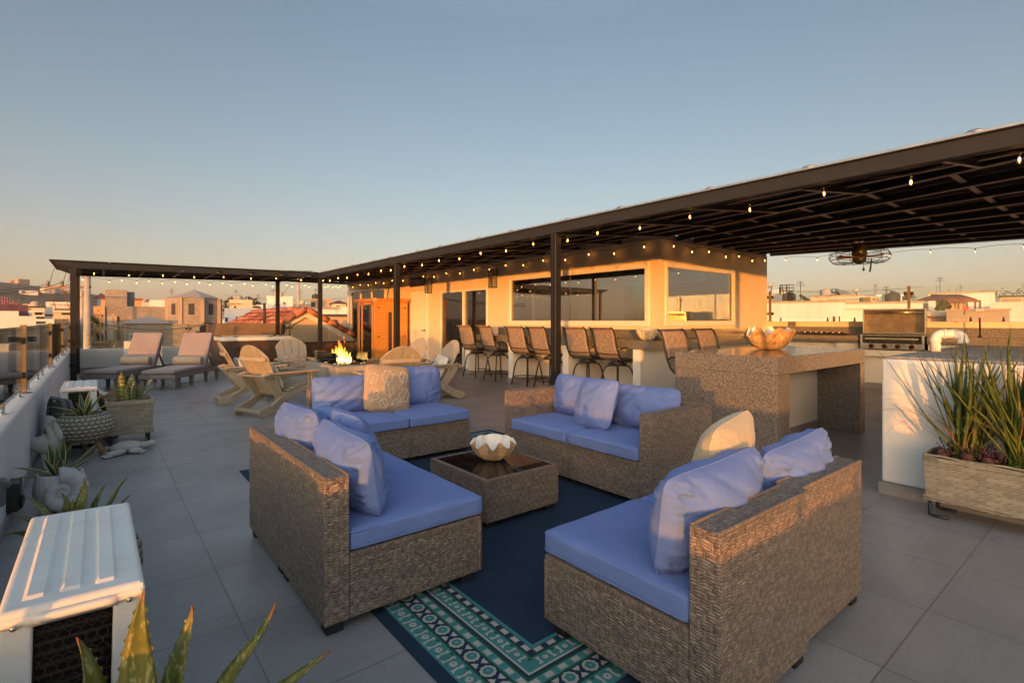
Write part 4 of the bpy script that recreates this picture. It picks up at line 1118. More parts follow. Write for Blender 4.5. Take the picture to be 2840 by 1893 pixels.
# ---------------------------------------------------------------- rug
def rug():
    X0, X1, Y0, Y1 = .95, 3.62, 1.15, 4.92
    m = MB(); NAVY, TEAL, CREAM, GREEN = 0, 1, 2, 3
    bands = [(0,.055,NAVY),(.055,.130,TEAL),(.130,.138,GREEN),(.138,.206,NAVY),(.206,.215,GREEN),(.215,.252,TEAL),(.252,.262,GREEN),(.262,.275,NAVY),(.275,.284,CREAM),(.284,.343,TEAL),(.343,.351,GREEN),(.351,.385,NAVY),(.385,.402,TEAL)]
    z = .007
    def ring(a, b, c):
        o = [(X0+a,Y0+a),(X1-a,Y0+a),(X1-a,Y1-a),(X0+a,Y1-a)]; i = [(X0+b,Y0+b),(X1-b,Y0+b),(X1-b,Y1-b),(X0+b,Y1-b)]
        vv = [(p[0],p[1],z) for p in o+i]
        m.add(vv, [(k,(k+1)%4,4+(k+1)%4,4+k) for k in range(4)], c)
    for a, b, c in bands: ring(a, b, c)
    e = .402; m.add([(X0+e,Y0+e,z),(X1-e,Y0+e,z),(X1-e,Y1-e,z),(X0+e,Y1-e,z)], [(0,1,2,3)], NAVY)
    m.add([(X0,Y0,.001),(X1,Y0,.001),(X1,Y1,.001),(X0,Y1,.001),(X0,Y0,z),(X1,Y0,z),(X1,Y1,z),(X0,Y1,z)], [(0,1,5,4),(1,2,6,5),(2,3,7,6),(3,0,4,7)], NAVY)
    sides = [((X0,Y1),(0,-1),(1,0),Y1-Y0), ((X0,Y0),(1,0),(0,1),X1-X0), ((X1,Y0),(0,1),(-1,0),Y1-Y0), ((X1,Y1),(-1,0),(0,-1),X1-X0)]
    for (ox,oy),(dx,dy),(nx,ny),L in sides:
        def P(s, d, h=0): return (ox+dx*s+nx*d, oy+dy*s+ny*d, z+.0012+h)
        def poly(pts, c, h=0):
            vv = [P(s,d,h) for s,d in pts]; m.add(vv, [list(range(len(vv)))], c)
        def disc(s, d, r, c, h, n=14, jag=0.):
            poly([(s+r*(1+jag*(k%2))*math.cos(2*PI*k/n), d+r*(1+jag*(k%2))*math.sin(2*PI*k/n)) for k in range(n)], c, h)
        # medallions and triangles
        n_ = int((L-.36)/.104); st = (L-.344)/n_
        for k in range(n_+1):
            s = .172+k*st; d = .172
            disc(s, d, .030, CREAM, 0, 20, .10); disc(s, d, .020, TEAL, .0012, 12, .12); disc(s, d, .006, CREAM, .0024, 4); disc(s, d, .0035, TEAL, .0036, 4)
            if k < n_:
                c_ = s+st/2
                poly([(c_-.019,.143),(c_+.017,.143),(c_+.010,.156),(c_+.004,.160),(c_,.169),(c_-.006,.160),(c_-.012,.156)], CREAM)
                poly([(c_-.017,.201),(c_-.010,.188),(c_-.004,.184),(c_,.175),(c_+.006,.184),(c_+.012,.188),(c_+.019,.201)], CREAM)
        # bars
        for (dc, hw, sp, ln) in ((.2335,.0125,.068,.044),(.368,.0115,.068,.046)):
            nb = int((L-2*dc)/sp)
            for k in range(nb):
                c_ = dc + (k+.5)*(L-2*dc)/nb; a, b = c_-ln/2, c_+ln/2
                poly([(a,dc-hw),(b,dc-hw),(b-.008,dc-hw*.4),(b,dc),(b-.008,dc+hw*.4),(b,dc+hw),(a,dc+hw),(a+.008,dc+hw*.4),(a,dc),(a+.008,dc-hw*.4)], CREAM)
        # scrolls
        for (d0, d1) in ((.060,.126),(.290,.340)):
            hgt = d1-d0; un = .104; nu = int((L-2*d1)/un); un = (L-2*d1)/nu
            for k in range(nu):
                s = d1 + (k+.5)*un; dm = (d0+d1)/2
                disc(s, dm, hgt*.24, CREAM, 0, 12, .06); disc(s, dm+hgt*.02, hgt*.07, TEAL, .0012, 6)
                for e in (-1, 1):
                    poly([(s+e*.024,d0+.004),(s+e*.046,d0+.004),(s+e*.045,d0+.010),(s+e*.037,d0+.014),(s+e*.034,dm),(s+e*.040,d1-.012),(s+e*.033,d1-.004),(s+e*.021,d1-.008),(s+e*.023,d1-.016),(s+e*.028,d1-.014),(s+e*.024,dm),(s+e*.028,d0+.013)][::e], CREAM)
                poly([(s+un/2-.012,d1),(s+un/2,d1-.016),(s+un/2+.012,d1)], GREEN)
    o = m.build('area_rug', [MAT['rug_navy'], MAT['rug_teal'], MAT['rug_cream'], MAT['rug_green']])
    return tag(o, 'navy area rug with teal and cream patterned border under the sofas', 'rug')
for nm, c in (('rug_navy', (.010,.028,.058)), ('rug_teal', (.055,.235,.215)), ('rug_cream', (.50,.45,.38)), ('rug_green', (.012,.085,.035))):
    k = N(nm, .95); p = k.geo(); a = k.noise(k.scale(p, (260, 90, 1)), 1., 2.); b_ = k.noise(p, 7., 4.)
    f = k.math('ADD', k.math('MULTIPLY', a, .6), k.math('MULTIPLY', b_, .4))
    k.col(k.ramp(f, [(.3, [q*.72 for q in c]), (.7, [min(1,q*1.25) for q in c])])); k.bump(a, .3, .003)
rug()
# ---------------------------------------------------------------- fire table
fp = thing('fire_pit', 'rectangular concrete fire table with a glass wind guard', 'fire pit', (3.08, 8.30, 0))
FX, FY, FZ = .32, .74, .60
m = MB(); m.box(-FX,FX,-FY,FY,.003,FZ); m.build('body', MAT['concrete'], fp, bevel=.008, seg=2)
m = MB(); m.box(-.17,.17,-.46,.46,FZ+.001,FZ+.018); m.build('burner_tray', MAT['grill_dark'], fp, bevel=.003)
m = MB()
rnd.seed(5)
for i in range(70): m.ball((rnd.uniform(-.14,.14), rnd.uniform(-.42,.42), FZ+.02), rnd.uniform(.012,.024), 6)
m.build('fire_glass', MAT['lava_rock'], fp)
for x0,x1,y0,y1 in ((-.24,.24,-.52,-.512),(-.24,.24,.512,.52),(-.244,-.236,-.5,.5),(.236,.244,-.5,.5)):
    m = MB(); m.box(x0,x1,y0,y1,FZ+.012,FZ+.19); m.build('glass_guard', MAT['guard_glass'], fp)
m = MB()
for x in (-.24,.24):
    for y in (-.40,.0,.40): m.lathe([(.013,0),(.013,.03),(.008,.034)], 8, (x,y,FZ+.001))
for x in (-.15,.15):
    for y in (-.516,.516): m.lathe([(.013,0),(.013,.03),(.008,.034)], 8, (x,y,FZ+.001))
for x in (-.24,.24):
    for y in (-.516,.516): m.box(x-.014,x+.014,y-.014,y+.014,FZ+.13,FZ+.165)
m.build('guard_clip', MAT['chrome'], fp)
def tongue(m, c, h, r, lean, seed, n=12):
    P = []; sd = seed*9.7
    for i in range(15):
        s = i/14.; rr_ = r*(1.25*s**.35*(1-s)**.75+ .02)*(1.25 if s < .5 else 1.05)
        ox = lean[0]*s*s*h + .05*h*math.sin(s*7+sd)*s + .05*h*noise.noise(Vector((s*3, sd, 0)))*s; oy = lean[1]*s*s*h + .06*h*math.cos(s*6+sd)*s
        row = []
        for k in range(n):
            a = 2*PI*k/n; q = 1 + .35*noise.noise(Vector((math.cos(a)*1.2, math.sin(a)*1.2, s*4+sd)))
            row.append((c[0]+ox+rr_*q*math.cos(a), c[1]+oy+rr_*q*math.sin(a), c[2]+h*s))
        P.append(row)
    m.grid(P, 0, True, True)
m = MB(); rnd.seed(11)
for (y, x, h, r) in ((-.02,0,.36,.055),(.04,.02,.30,.05),(.01,-.03,.26,.06),(-.09,.02,.24,.05),(-.06,-.04,.18,.05),(.10,-.02,.20,.045),(.16,.01,.13,.045),(-.15,0,.16,.045),(.33,0,.20,.03),(.36,.02,.12,.03),(-.22,.02,.13,.04),(-.30,.0,.19,.04),(-.35,.02,.14,.035),(-.40,.0,.17,.03),(.22,.02,.10,.04),(.27,-.02,.08,.035),(-.27,-.03,.11,.04),(.0,-.06,.16,.05),(.07,.05,.14,.05),(-.12,-.05,.13,.045)):
    tongue(m, (x, y, 0), h, r, (rnd.uniform(-.12,.12), rnd.uniform(-.05,.2)), rnd.random()*9, 14)
for c, sz in (((.0,-.16,.40),.02),((.01,.06,.43),.014),((0,-.2,.33),.012)): m.ball(c, (sz*.5,sz*.6,sz*1.8), 8)
fl_ = m.build('fire', MAT['flame'], None, (3.08, 8.30, FZ+.022)); tag(fl_, 'orange flames burning on the concrete fire table', 'fire')

# ---------------------------------------------------------------- adirondack chairs
def adirondack(label, loc, yaw):
    r = thing('adirondack_chair', label, 'chair', loc, rad(yaw), 'beige chairs round the fire table')
    A = MAT['adirondack']
    def board(pts, y0, y1, name, bev=.006):
        """profile in x-z extruded in y"""
        m = MB(); Mx = Matrix(((1,0,0,0),(0,0,1,0),(0,1,0,0),(0,0,0,1)))
        m.prism(pts, y0, y1, M=Mx); return m.build(name, A, r, bevel=bev)
    for e in (-1, 1):
        y0, y1 = sorted((e*.235, e*.262))
        board([(-.50,.01),(-.42,.0),(-.30,.045),(-.12,.16),(.10,.25),(.40,.33),(.40,.21),(.42,.37),(.36,.39),(.06,.31),(-.12,.265),(-.26,.19),(-.40,.14),(-.50,.10),(-.53,.05)][:6]+[(.43,.345),(.42,.385),(.36,.39),(.06,.32),(-.12,.275),(-.26,.20),(-.40,.145),(-.50,.105),(-.53,.05)], y0, y1, 'side_rail')
        y0, y1 = sorted((e*.264, e*.288))
        board([(.27,.0),(.37,.0),(.37,.555),(.27,.555)], y0, y1, 'front_leg')
        y0, y1 = sorted((e*.288, e*.31)); board([(.30,.40),(.34,.40),(.40,.555),(.30,.555)], y0, y1, 'bracket')
        y0, y1 = sorted((e*.212, e*.234))
        board([(-.19,.20),(-.08,.25),(-.37,.60),(-.46,.56)], y0, y1, 'back_support')
        y0, y1 = sorted((e*.263, e*.28)); board([(-.36,.13),(-.33,.10),(-.13,.24),(-.16,.27)], y0, y1, 'link_bar')
        m = MB(); q = [(-.44,.215),(-.40,.21),(.10,.22),(.44,.205),(.475,.23),(.475,.335),(.44,.365),(.2,.345),(-.36,.285),(-.44,.26)]
        if e < 0: q = [(x,-y) for x, y in q][::-1]
        m.prism(q, .556, .58); m.build('arm', A, r, bevel=.006)
        y0, y1 = sorted((e*.24, e*.262)); board([(-.38,.515),(.30,.515),(.30,.555),(-.38,.555)], y0, y1, 'arm_rail')
    m = MB()
    for i in range(6):
        x = .40-i*.095; z = .395-.0265*i*1.0 if i else .38
        z = .325 + (x-.06)*.225 if x > .06 else .325 + (x-.06)*.30
        m.box(x-.085, x, -.262, .262, z-.002+.0, z+.02, M=None)
    m.build('seat', A, r, bevel=.005)
    m = MB(); m.box(-.46,-.39,-.29,.29,.533,.555); m.build('back_rail', A, r, bevel=.005)
    m = MB(); m.box(-.50,-.44,-.234,.234,.06,.10); m.build('stretcher', A, r, bevel=.005)
    # fan back of four boards, rounded on top
    m = MB(); B0_ = Vector((-.13,0,.245)); dr = Vector((-.37,0,.73)).normalized(); L = .80
    nb = 4; wb = .12; wt = .145
    for i in range(nb):
        yb0 = (-nb/2+i)*wb+.003; yb1 = yb0+wb-.006; yt0 = (-nb/2+i)*wt+.004; yt1 = yt0+wt-.008
        def topz(y): return L - .19*(abs(y)/(nb/2*wt))**2.2
        pts = []
        K = 5
        for k in range(K+1): yy = yt0+(yt1-yt0)*k/K; pts.append((yy, topz(yy)))
        poly = [(yb0,0),(yb1,0)] + pts[::-1]
        o_ = len(m.v); n_ = len(poly); th = Vector((dr.z,0,-dr.x))*.018
        vv = [B0_ + dr*z + Vector((0,y,0)) for y, z in poly]
        m.add([v for v in vv]+[v+th for v in vv], [list(range(n_))[::-1], [n_+k for k in range(n_)]]+[[k,(k+1)%n_,n_+(k+1)%n_,n_+k] for k in range(n_)])
    m.build('backrest', A, r, bevel=.004)
    m = MB(); c = B0_+dr*.60-Vector((dr.z,0,-dr.x))*.02
    P = [c+Vector((0,y,0)) - Vector((.02,0,0))*(1-(y/.27)**2) for y in (-.265,-.13,0,.13,.265)]
    for a, b in zip(P[:-1], P[1:]): m.bar(a, b, .02, .05)
    m.build('back_brace', A, r, bevel=.003)
    return r
ch = [(1.95, 9.12, -2, 'beige slatted chair seen side on, leftmost, in front of the hot tub'),
      (2.02, 7.82, 24, 'beige slatted chair seen from behind at left of the fire table'),
      (2.93, 10.05, -88, 'beige slatted chair facing the camera beyond the fire table'),
      (3.12, 6.55, 86, 'beige slatted chair with its back to the camera in front of the fire table'),
      (4.28, 7.50, 176, 'beige slatted chair right of the fire table with pale pillow, nearer one'),
      (4.38, 8.78, 184, 'beige slatted chair right of the fire table by the white door, farther one')]
for x, y, a, l in ch: adirondack(l, (x, y, 0), a)
def onchair(i, w, h, t, mat, label, seed, dx=.0, tilt=24, dz=.0, roll=0, dy=0.):
    x, y, a, _ = ch[i]; A = rad(a)
    lx = -.075+dx
    o = pillow(label, w, h, t, (x+lx*math.cos(A)-dy*math.sin(A), y+lx*math.sin(A)+dy*math.cos(A), .335+dz), a-90, tilt, roll, mat, seed, wr=.012)
    return o
def blue_print(o, w, h, t, seed):
    m = MB(); r2 = random.Random(seed)
    for k in range(7):
        x0 = r2.uniform(-.3,.3)*w; z0 = r2.uniform(.2,.7)*h; L = []
        for i in range(8):
            x = x0+.05*math.sin(i*.9+k)+.008*i; z = z0+.018*i
            u, v = max(-1,min(1,2*x/w)), max(-1,min(1,2*z/h-1))
            L.append((x, t/2*((1-abs(u)**2.6)*(1-abs(v)**2.6))**.55+.008, z))
        m.tube(L, .006, 4)
    m.build('blue_print', MAT['print_blue'], o)
plain('print_blue', (.06,.10,.16), .9)
o = onchair(0, .42, .40, .15, 'cream_fabric', 'cream pillow with blue print on the leftmost beige chair', 21); blue_print(o, .42, .40, .15, 1)
o = onchair(1, .42, .40, .15, 'cream_fabric', 'cream pillow with blue print on the beige chair seen from behind', 22, roll=4); blue_print(o, .42, .40, .15, 2)
o = onchair(2, .44, .34, .14, 'tan_weave', 'tan leaf pillow on the beige chair facing the camera', 23); stitch_leaves(o, .44, .34, .14, SP)
o = onchair(3, .42, .38, .14, 'tan_weave', 'tan pillow mostly hidden behind the beige chair back near the sofa', 24)
o = onchair(4, .42, .40, .15, 'cream_fabric', 'cream pillow with dark blue print on the nearer right beige chair', 25, roll=-5); blue_print(o, .42, .40, .15, 4)
o = onchair(5, .40, .36, .14, 'cream_fabric', 'cream pillow on the beige chair by the white door', 26)

# ---------------------------------------------------------------- sun loungers
def lounger(label, loc, yaw):
    r = thing('sun_lounger', label, 'lounger', loc, rad(yaw), 'wooden sun loungers with taupe cushions')
    Wd = MAT['lounger_wood']
    for e in (-1, 1):
        m = MB(); y0, y1 = sorted((e*.27, e*.31)); m.box(0, 1.95, y0, y1, .21, .29); m.build('side_rail', Wd, r, bevel=.008)
        for x in (.06, .72, 1.35, 1.88):
            m = MB(); y = e*.265; m.hexa([(x-.022,y-.022,0),(x+.022,y-.022,0),(x+.022,y+.022,0),(x-.022,y+.022,0),(x-.035,y-.035,.21),(x+.035,y-.035,.21),(x+.035,y+.035,.21),(x-.035,y+.035,.21)]); m.build('leg', Wd, r)
    m = MB(); m.box(-.02,.02,-.31,.31,.21,.29); m.box(1.93,1.97,-.31,.31,.21,.29)
    for i in range(12): m.box(.06+i*.105,.13+i*.105,-.27,.27,.255,.275)
    m.build('slats', Wd, r, bevel=.006)
    bk_ = rad(62); bx, bz = 1.27, .30
    d = Vector((math.cos(bk_),0,math.sin(bk_))); n = Vector((-math.sin(bk_),0,math.cos(bk_)))
    def slab(a, b, t0, t1, w, mb):
        A0 = Vector((bx,0,bz))+d*a; A1 = Vector((bx,0,bz))+d*b
        mb.hexa([A0+n*t0+Vector((0,-w,0)),A1+n*t0+Vector((0,-w,0)),A1+n*t0+Vector((0,w,0)),A0+n*t0+Vector((0,w,0)),A0+n*t1+Vector((0,-w,0)),A1+n*t1+Vector((0,-w,0)),A1+n*t1+Vector((0,w,0)),A0+n*t1+Vector((0,w,0))])
    m = MB()
    slab(-.0,.74,-.055,-.015,.30,m); m.build('backrest', Wd, r, bevel=.008)
    m = MB(); m.bar(Vector((bx,.2,bz))+d*.5-n*.05, (1.85,.2,.26), .03,.03); m.bar(Vector((bx,-.2,bz))+d*.5-n*.05, (1.85,-.2,.26), .03,.03); m.build('prop', Wd, r)
    c = rbox_mb(1.30, .58, .075, .03, 6, .012, .004, 3); c.build('seat_cushion', MAT['taupe_fabric'], r, (.66,0,.292))
    c = rbox_mb(.78, .58, .075, .03, 6, .012, .004, 5); o = c.build('back_cushion', MAT['taupe_fabric'], r, Vector((bx+.02,0,bz+.02))+d*.39-n*.012); o.rotation_euler = (0,-bk_,0)
    return r
LG = [((.02, 12.18, 0), 59, 'wooden sun lounger on the left by the dark post'), ((.86, 11.50, 0), 59, 'wooden sun lounger on the right next to the hot tub')]
for i, (l, a, t) in enumerate(LG):
    lounger(t, l, a)
    A = rad(a)
    c = MB(); c.lathe([(.03,-.27),(.075,-.265),(.088,-.25),(.088,.25),(.075,.265),(.03,.27)], 20, M=Matrix.Rotation(PI/2, 4, 'Y'))
    o = c.build('bolster', MAT['bolster_rib'], None, (l[0]+1.16*math.cos(A), l[1]+1.16*math.sin(A), .462), rot=(0,0,A+PI/2))
    tag(o, ['ribbed tan bolster on the left lounger', 'ribbed tan bolster on the right lounger'][i], 'bolster', 'bolsters on the loungers')

# ---------------------------------------------------------------- hot tub
ht = thing('hot_tub', 'brown panelled hot tub with cream rim and folded cover', 'hot tub', (3.38, 15.9, 0))
HX, HY = .93, .86
m = MB(); m.box(-HX+.04,HX-.04,-HY+.04,HY-.04,.06,.75); o = m.build('cabinet', MAT['tub_wood'], ht, bevel=.05, seg=4)
m = MB(); m.box(-HX+.07,HX-.07,-HY+.07,HY-.07,.001,.06); m.build('plinth', MAT['rubber'], ht)
m = MB()
def rr_ring(hx, hy, r, z, n=8):
    P = []
    for cx, cy, a0 in ((hx-r,hy-r,0),(-hx+r,hy-r,90),(-hx+r,-hy+r,180),(hx-r,-hy+r,270)):
        for k in range(n+1):
            a = rad(a0+90*k/n); P.append((cx+r*math.cos(a), cy+r*math.sin(a), z))
    return P
m.grid([rr_ring(HX-.02,HY-.02,.14,.745), rr_ring(HX,HY,.16,.765), rr_ring(HX,HY,.16,.825), rr_ring(HX-.02,HY-.02,.15,.85), rr_ring(HX-.16,HY-.16,.2,.855), rr_ring(HX-.2,HY-.2,.2,.82), rr_ring(HX-.26,HY-.26,.2,.45)], 0, True, True)
m.build('rim', MAT['tub_shell'], ht)
for x, y in ((-.55,-.78),(.3,-.8),(.72,-.3),(-.8,.1),(.76,.45)):
    m = MB(); m.ball((x,y,.845), (.10,.05,.025), 10); m.build('headrest', MAT['black_plastic'], ht)
m = MB(); m.lathe([(.05,0),(.05,.01),(.03,.014)], 14, M=Matrix.Translation((-.5,-HY+.04,.55)) @ Matrix.Rotation(PI/2,4,'X')); m.lathe([(.04,0),(.04,.01),(.03,.014)], 14, M=Matrix.Translation((.62,-HY+.04,.6)) @ Matrix.Rotation(PI/2,4,'X')); m.build('cap', MAT['black_plastic'], ht)
c = MB(); c.hexa([(-1.0,.84,.84),(1.02,.84,.84),(1.02,.94,.84),(-1.0,.94,.84),(-1.0,.90,1.2),(1.05,.90,1.2),(1.05,1.03,1.2),(-1.0,1.03,1.2)])
c.hexa([(-1.01,.945,.70),(1.02,.945,.70),(1.02,1.03,.70),(-1.01,1.03,.70),(-1.01,1.035,1.19),(1.05,1.035,1.19),(1.05,1.13,1.19),(-1.01,1.13,1.19)])
cv = c.build('cover', MAT['tub_cover'], ht, bevel=.03, seg=3)
m = MB(); m.box(-1.06,-.82,.88,1.05,1.195,1.225); m.hexa([(-1.13,.82,.75),(-1.005,.82,.75),(-1.005,1.05,.75),(-1.1,1.05,.75),(-1.16,.84,1.1),(-1.005,.86,1.18),(-1.005,1.1,1.18),(-1.1,1.1,1.12)]); m.build('strap', MAT['black_plastic'], cv, bevel=.01)
m = MB(); m.hexa([(1.055,.86,.86),(1.10,.86,.86),(1.1,1.0,.86),(1.055,1.0,.86),(1.06,.9,1.19),(1.16,.9,1.12),(1.16,1.08,1.12),(1.06,1.08,1.19)]); m.build('strap', MAT['black_plastic'], cv, bevel=.01)
# steps / dark storage bench right of the tub
sb = thing('storage_bench', 'dark brown slatted storage bench between hot tub and glass wall', 'bench', (5.35, 16.3, 0))
m = MB(); m.box(-.85,1.1,-.3,.3,.02,.60); m.build('body', MAT['tub_wood_side'], sb, bevel=.01)
m = MB(); m.box(-.87,1.12,-.32,.32,.601,.635); m.build('lid', MAT['grill_dark'], sb, bevel=.008)

# ---------------------------------------------------------------- infrared sauna
sa = thing('sauna_cabin', 'small orange cedar sauna cabin with glass door against the wall', 'sauna', (6.53, 14.66, 0))
SW, SD, SH = 1.05, 1.38, 1.86
m = MB(); m.box(.03,SW,0,.05,.09,SH); sd_ = m.build('side_wall', MAT['cedar'], sa)
m = MB(); m.box(.03,SW,SD-.05,SD,.09,SH); m.build('side_wall', MAT['cedar'], sa)
m = MB(); m.box(SW-.04,SW,.05,SD-.05,.09,SH); m.box(.03,SW-.04,.05,SD-.05,.09,.13); m.build('back_wall', MAT['cedar'], sa)
m = MB(); m.box(-.02,SW+.01,-.02,SD+.02,.002,.09); m.build('base', MAT['cedar_trim'], sa, bevel=.006)
m = MB(); m.prism([(-.09,.02),(.0,-.07),(SW+.04,-.07),(SW+.04,SD+.06),(-.09,SD+.06)], SH, SH+.10); m.build('roof', MAT['cedar_trim'], sa, bevel=.008)
for y0, y1 in ((.0,.13),(.20,.27),(SD-.42,SD-.33),(SD-.14,SD)):
    m = MB(); m.box(-.02,.03,y0,y1,.091,SH-.001); m.build('stile', MAT['cedar_trim'], sa, bevel=.004)
m = MB(); m.box(-.02,.03,.13,SD-.14,SH-.09,SH-.001); m.build('head_rail', MAT['cedar_trim'], sa)
for ya, yb in ((.13,.20),(SD-.33,SD-.14)):
    m = MB(); m.box(.0,.01,ya,yb,.1,SH-.09); m.build('side_pane', MAT['door_glass'], sa)
m = MB(); m.box(-.012,-.004,.27,SD-.42,.11,SH-.10); dg = m.build('glass_door', MAT['door_glass'], sa)
m = MB(); m.box(-.045,-.013,SD-.47,SD-.44,.72,1.0); m.build('handle', MAT['cedar_trim'], dg, bevel=.006)
for z in (.35, 1.55):
    m = MB(); m.box(-.02,-.0125,.272,.31,z-.05,z+.05); m.build('hinge', MAT['chrome'], dg)
m = MB(); m.box(.34,.40,-.012,-.001,.30,1.60); m.box(.52,.58,-.012,-.001,.30,1.60); m.box(.40,.52,-.012,-.001,1.54,1.60); wf = m.build('window', MAT['cedar_trim'], sa)
m = MB(); m.box(.40,.52,-.006,-.001,.30,1.54); m.build('pane', MAT['town_glass'], wf)
for x, z in ((.10,1.68),(.10,.80),(SW-.09,1.68),(SW-.09,.80)):
    m = MB(); m.ball((x,-.002,z), (.05,.01,.022), 10); m.build('bolt_cover', MAT['clay_dark'], sa)
m = MB(); m.box(SW-.45,SW-.05,.06,SD-.06,.45,.5); m.box(SW-.45,SW-.42,.06,SD-.06,.14,.45)
for i in range(5): m.box(.35,.38,.2+i*.2,.24+i*.2,.14,.45)
m.build('bench', MAT['cedar'], sa)
cb = MB(); p0 = Vector((WX-.02, onX(1092,WX), 2.55)); cb.tube([p0, p0+Vector((-.03,.25,-.1)), p0+Vector((-.03,.42,-.5)), p0+Vector((-.03,.3,-.85)), p0+Vector((-.06,.1,-1.05))], .012, 6)
o = cb.build('power_cable', MAT['black_plastic']); tag(o, 'black power cable looping down the wall to the sauna', 'cable')

# ---------------------------------------------------------------- bar stools
def stool_proto():
    r = thing('bar_stool', 'swivel bar stool', 'bar stool', (0,0,0), 0, 'swivel bar stools with mesh backs')
    F = MAT['sling_frame']; W = .25
    prof = [(-.42,1.18),(-.37,1.15),(-.325,1.05),(-.30,.93),(-.265,.80),(-.22,.70),(-.17,.655),(-.10,.64),(.10,.645),(.22,.655),(.26,.645)]
    # sling of back and seat
    P = [[(x, y, z) for y in [(-W+.5*k/8)*.94 for k in range(9)]] for x, z in prof]
    s = MB(); s.grid(P[:8]); b = s.build('backrest', MAT['sling'], r, solid=.006)
    me = b.data; 
    s = MB(); s.grid(P[7:]); s.build('seat', MAT['sling'], r, solid=.006)
    fr = MB()
    for e in (-1, 1): fr.tube([(x, e*W, z) for x, z in prof], .0135, 8)
    fr.tube([(-.385,-W,1.158),(-.385,W,1.158)], .010, 6); fr.tube([(-.245,-W,.745),(-.275,0,.735),(-.245,W,.745)], .010, 6); fr.tube([(.22,-W,.64),(.22,W,.64)], .010, 6)
    fr.build('seat_frame', F, r)
    for e in (-1, 1):
        a = MB(); a.tube([(-.27,e*W,.80),(-.18,e*(W+.035),.84),(0,e*(W+.05),.85),(.14,e*(W+.045),.845),(.21,e*(W+.03),.82),(.22,e*(W+.005),.74),(.20,e*W,.655)], .012, 7); a.build('arm', F, r)
    g = MB(); g.lathe([(.15,.555),(.155,.575),(.10,.595),(.12,.60)], 16); g.bar((-.22,-.17,.63),(.22,.17,.60),.03,.02); g.bar((-.22,.17,.63),(.22,-.17,.60),.03,.02); g.lathe([(.05,.53),(.05,.56)], 12); g.build('swivel', F, r)
    for k in range(4):
        a = PI/4 + PI/2*k; c, s_ = math.cos(a), math.sin(a)
        l = MB(); l.tube([(0,0,.545),(.12*c,.12*s_,.54),(.19*c,.19*s_,.52),(.235*c,.235*s_,.45),(.27*c,.27*s_,.30),(.325*c,.325*s_,.0)], .0135, 8); l.build('leg', F, r)
    q = MB(); q.tube([(.297*math.cos(a), .297*math.sin(a), .15+.0*a) for a in [PI/4+PI/2*k+j*PI/2/6 for k in range(4) for j in range(6)]], .010, 6, closed=True); q.build('foot_ring', F, r)
    return r
st0 = stool_proto()
sp_ = [((6.80,9.74), 4, 'bar stool farthest along the bar beside the sliding door'), ((6.80,8.93), -3, 'second bar stool from the sliding door'),
       ((6.78,7.93), 3, 'bar stool in the middle bay, left of the pergola post'), ((6.80,7.27), -2, 'bar stool half hidden by the pergola post'),
       ((6.80,6.30), 2, 'bar stool just right of the pergola post'), ((6.80,5.63), -4, 'bar stool nearest the corner shell bowls'),
       ((5.78,3.52), -93, 'bar stool behind the granite island, left one'), ((6.56,3.52), -88, 'bar stool behind the granite island, right one beside the big clam')]
for i, ((x, y), a, l) in enumerate(sp_):
    if i == 0: st0.location = (x, y, 0); st0.rotation_euler = (0,0,rad(a)); st0['label'] = l
    else: dup(st0, (x, y, 0), rad(a), l)
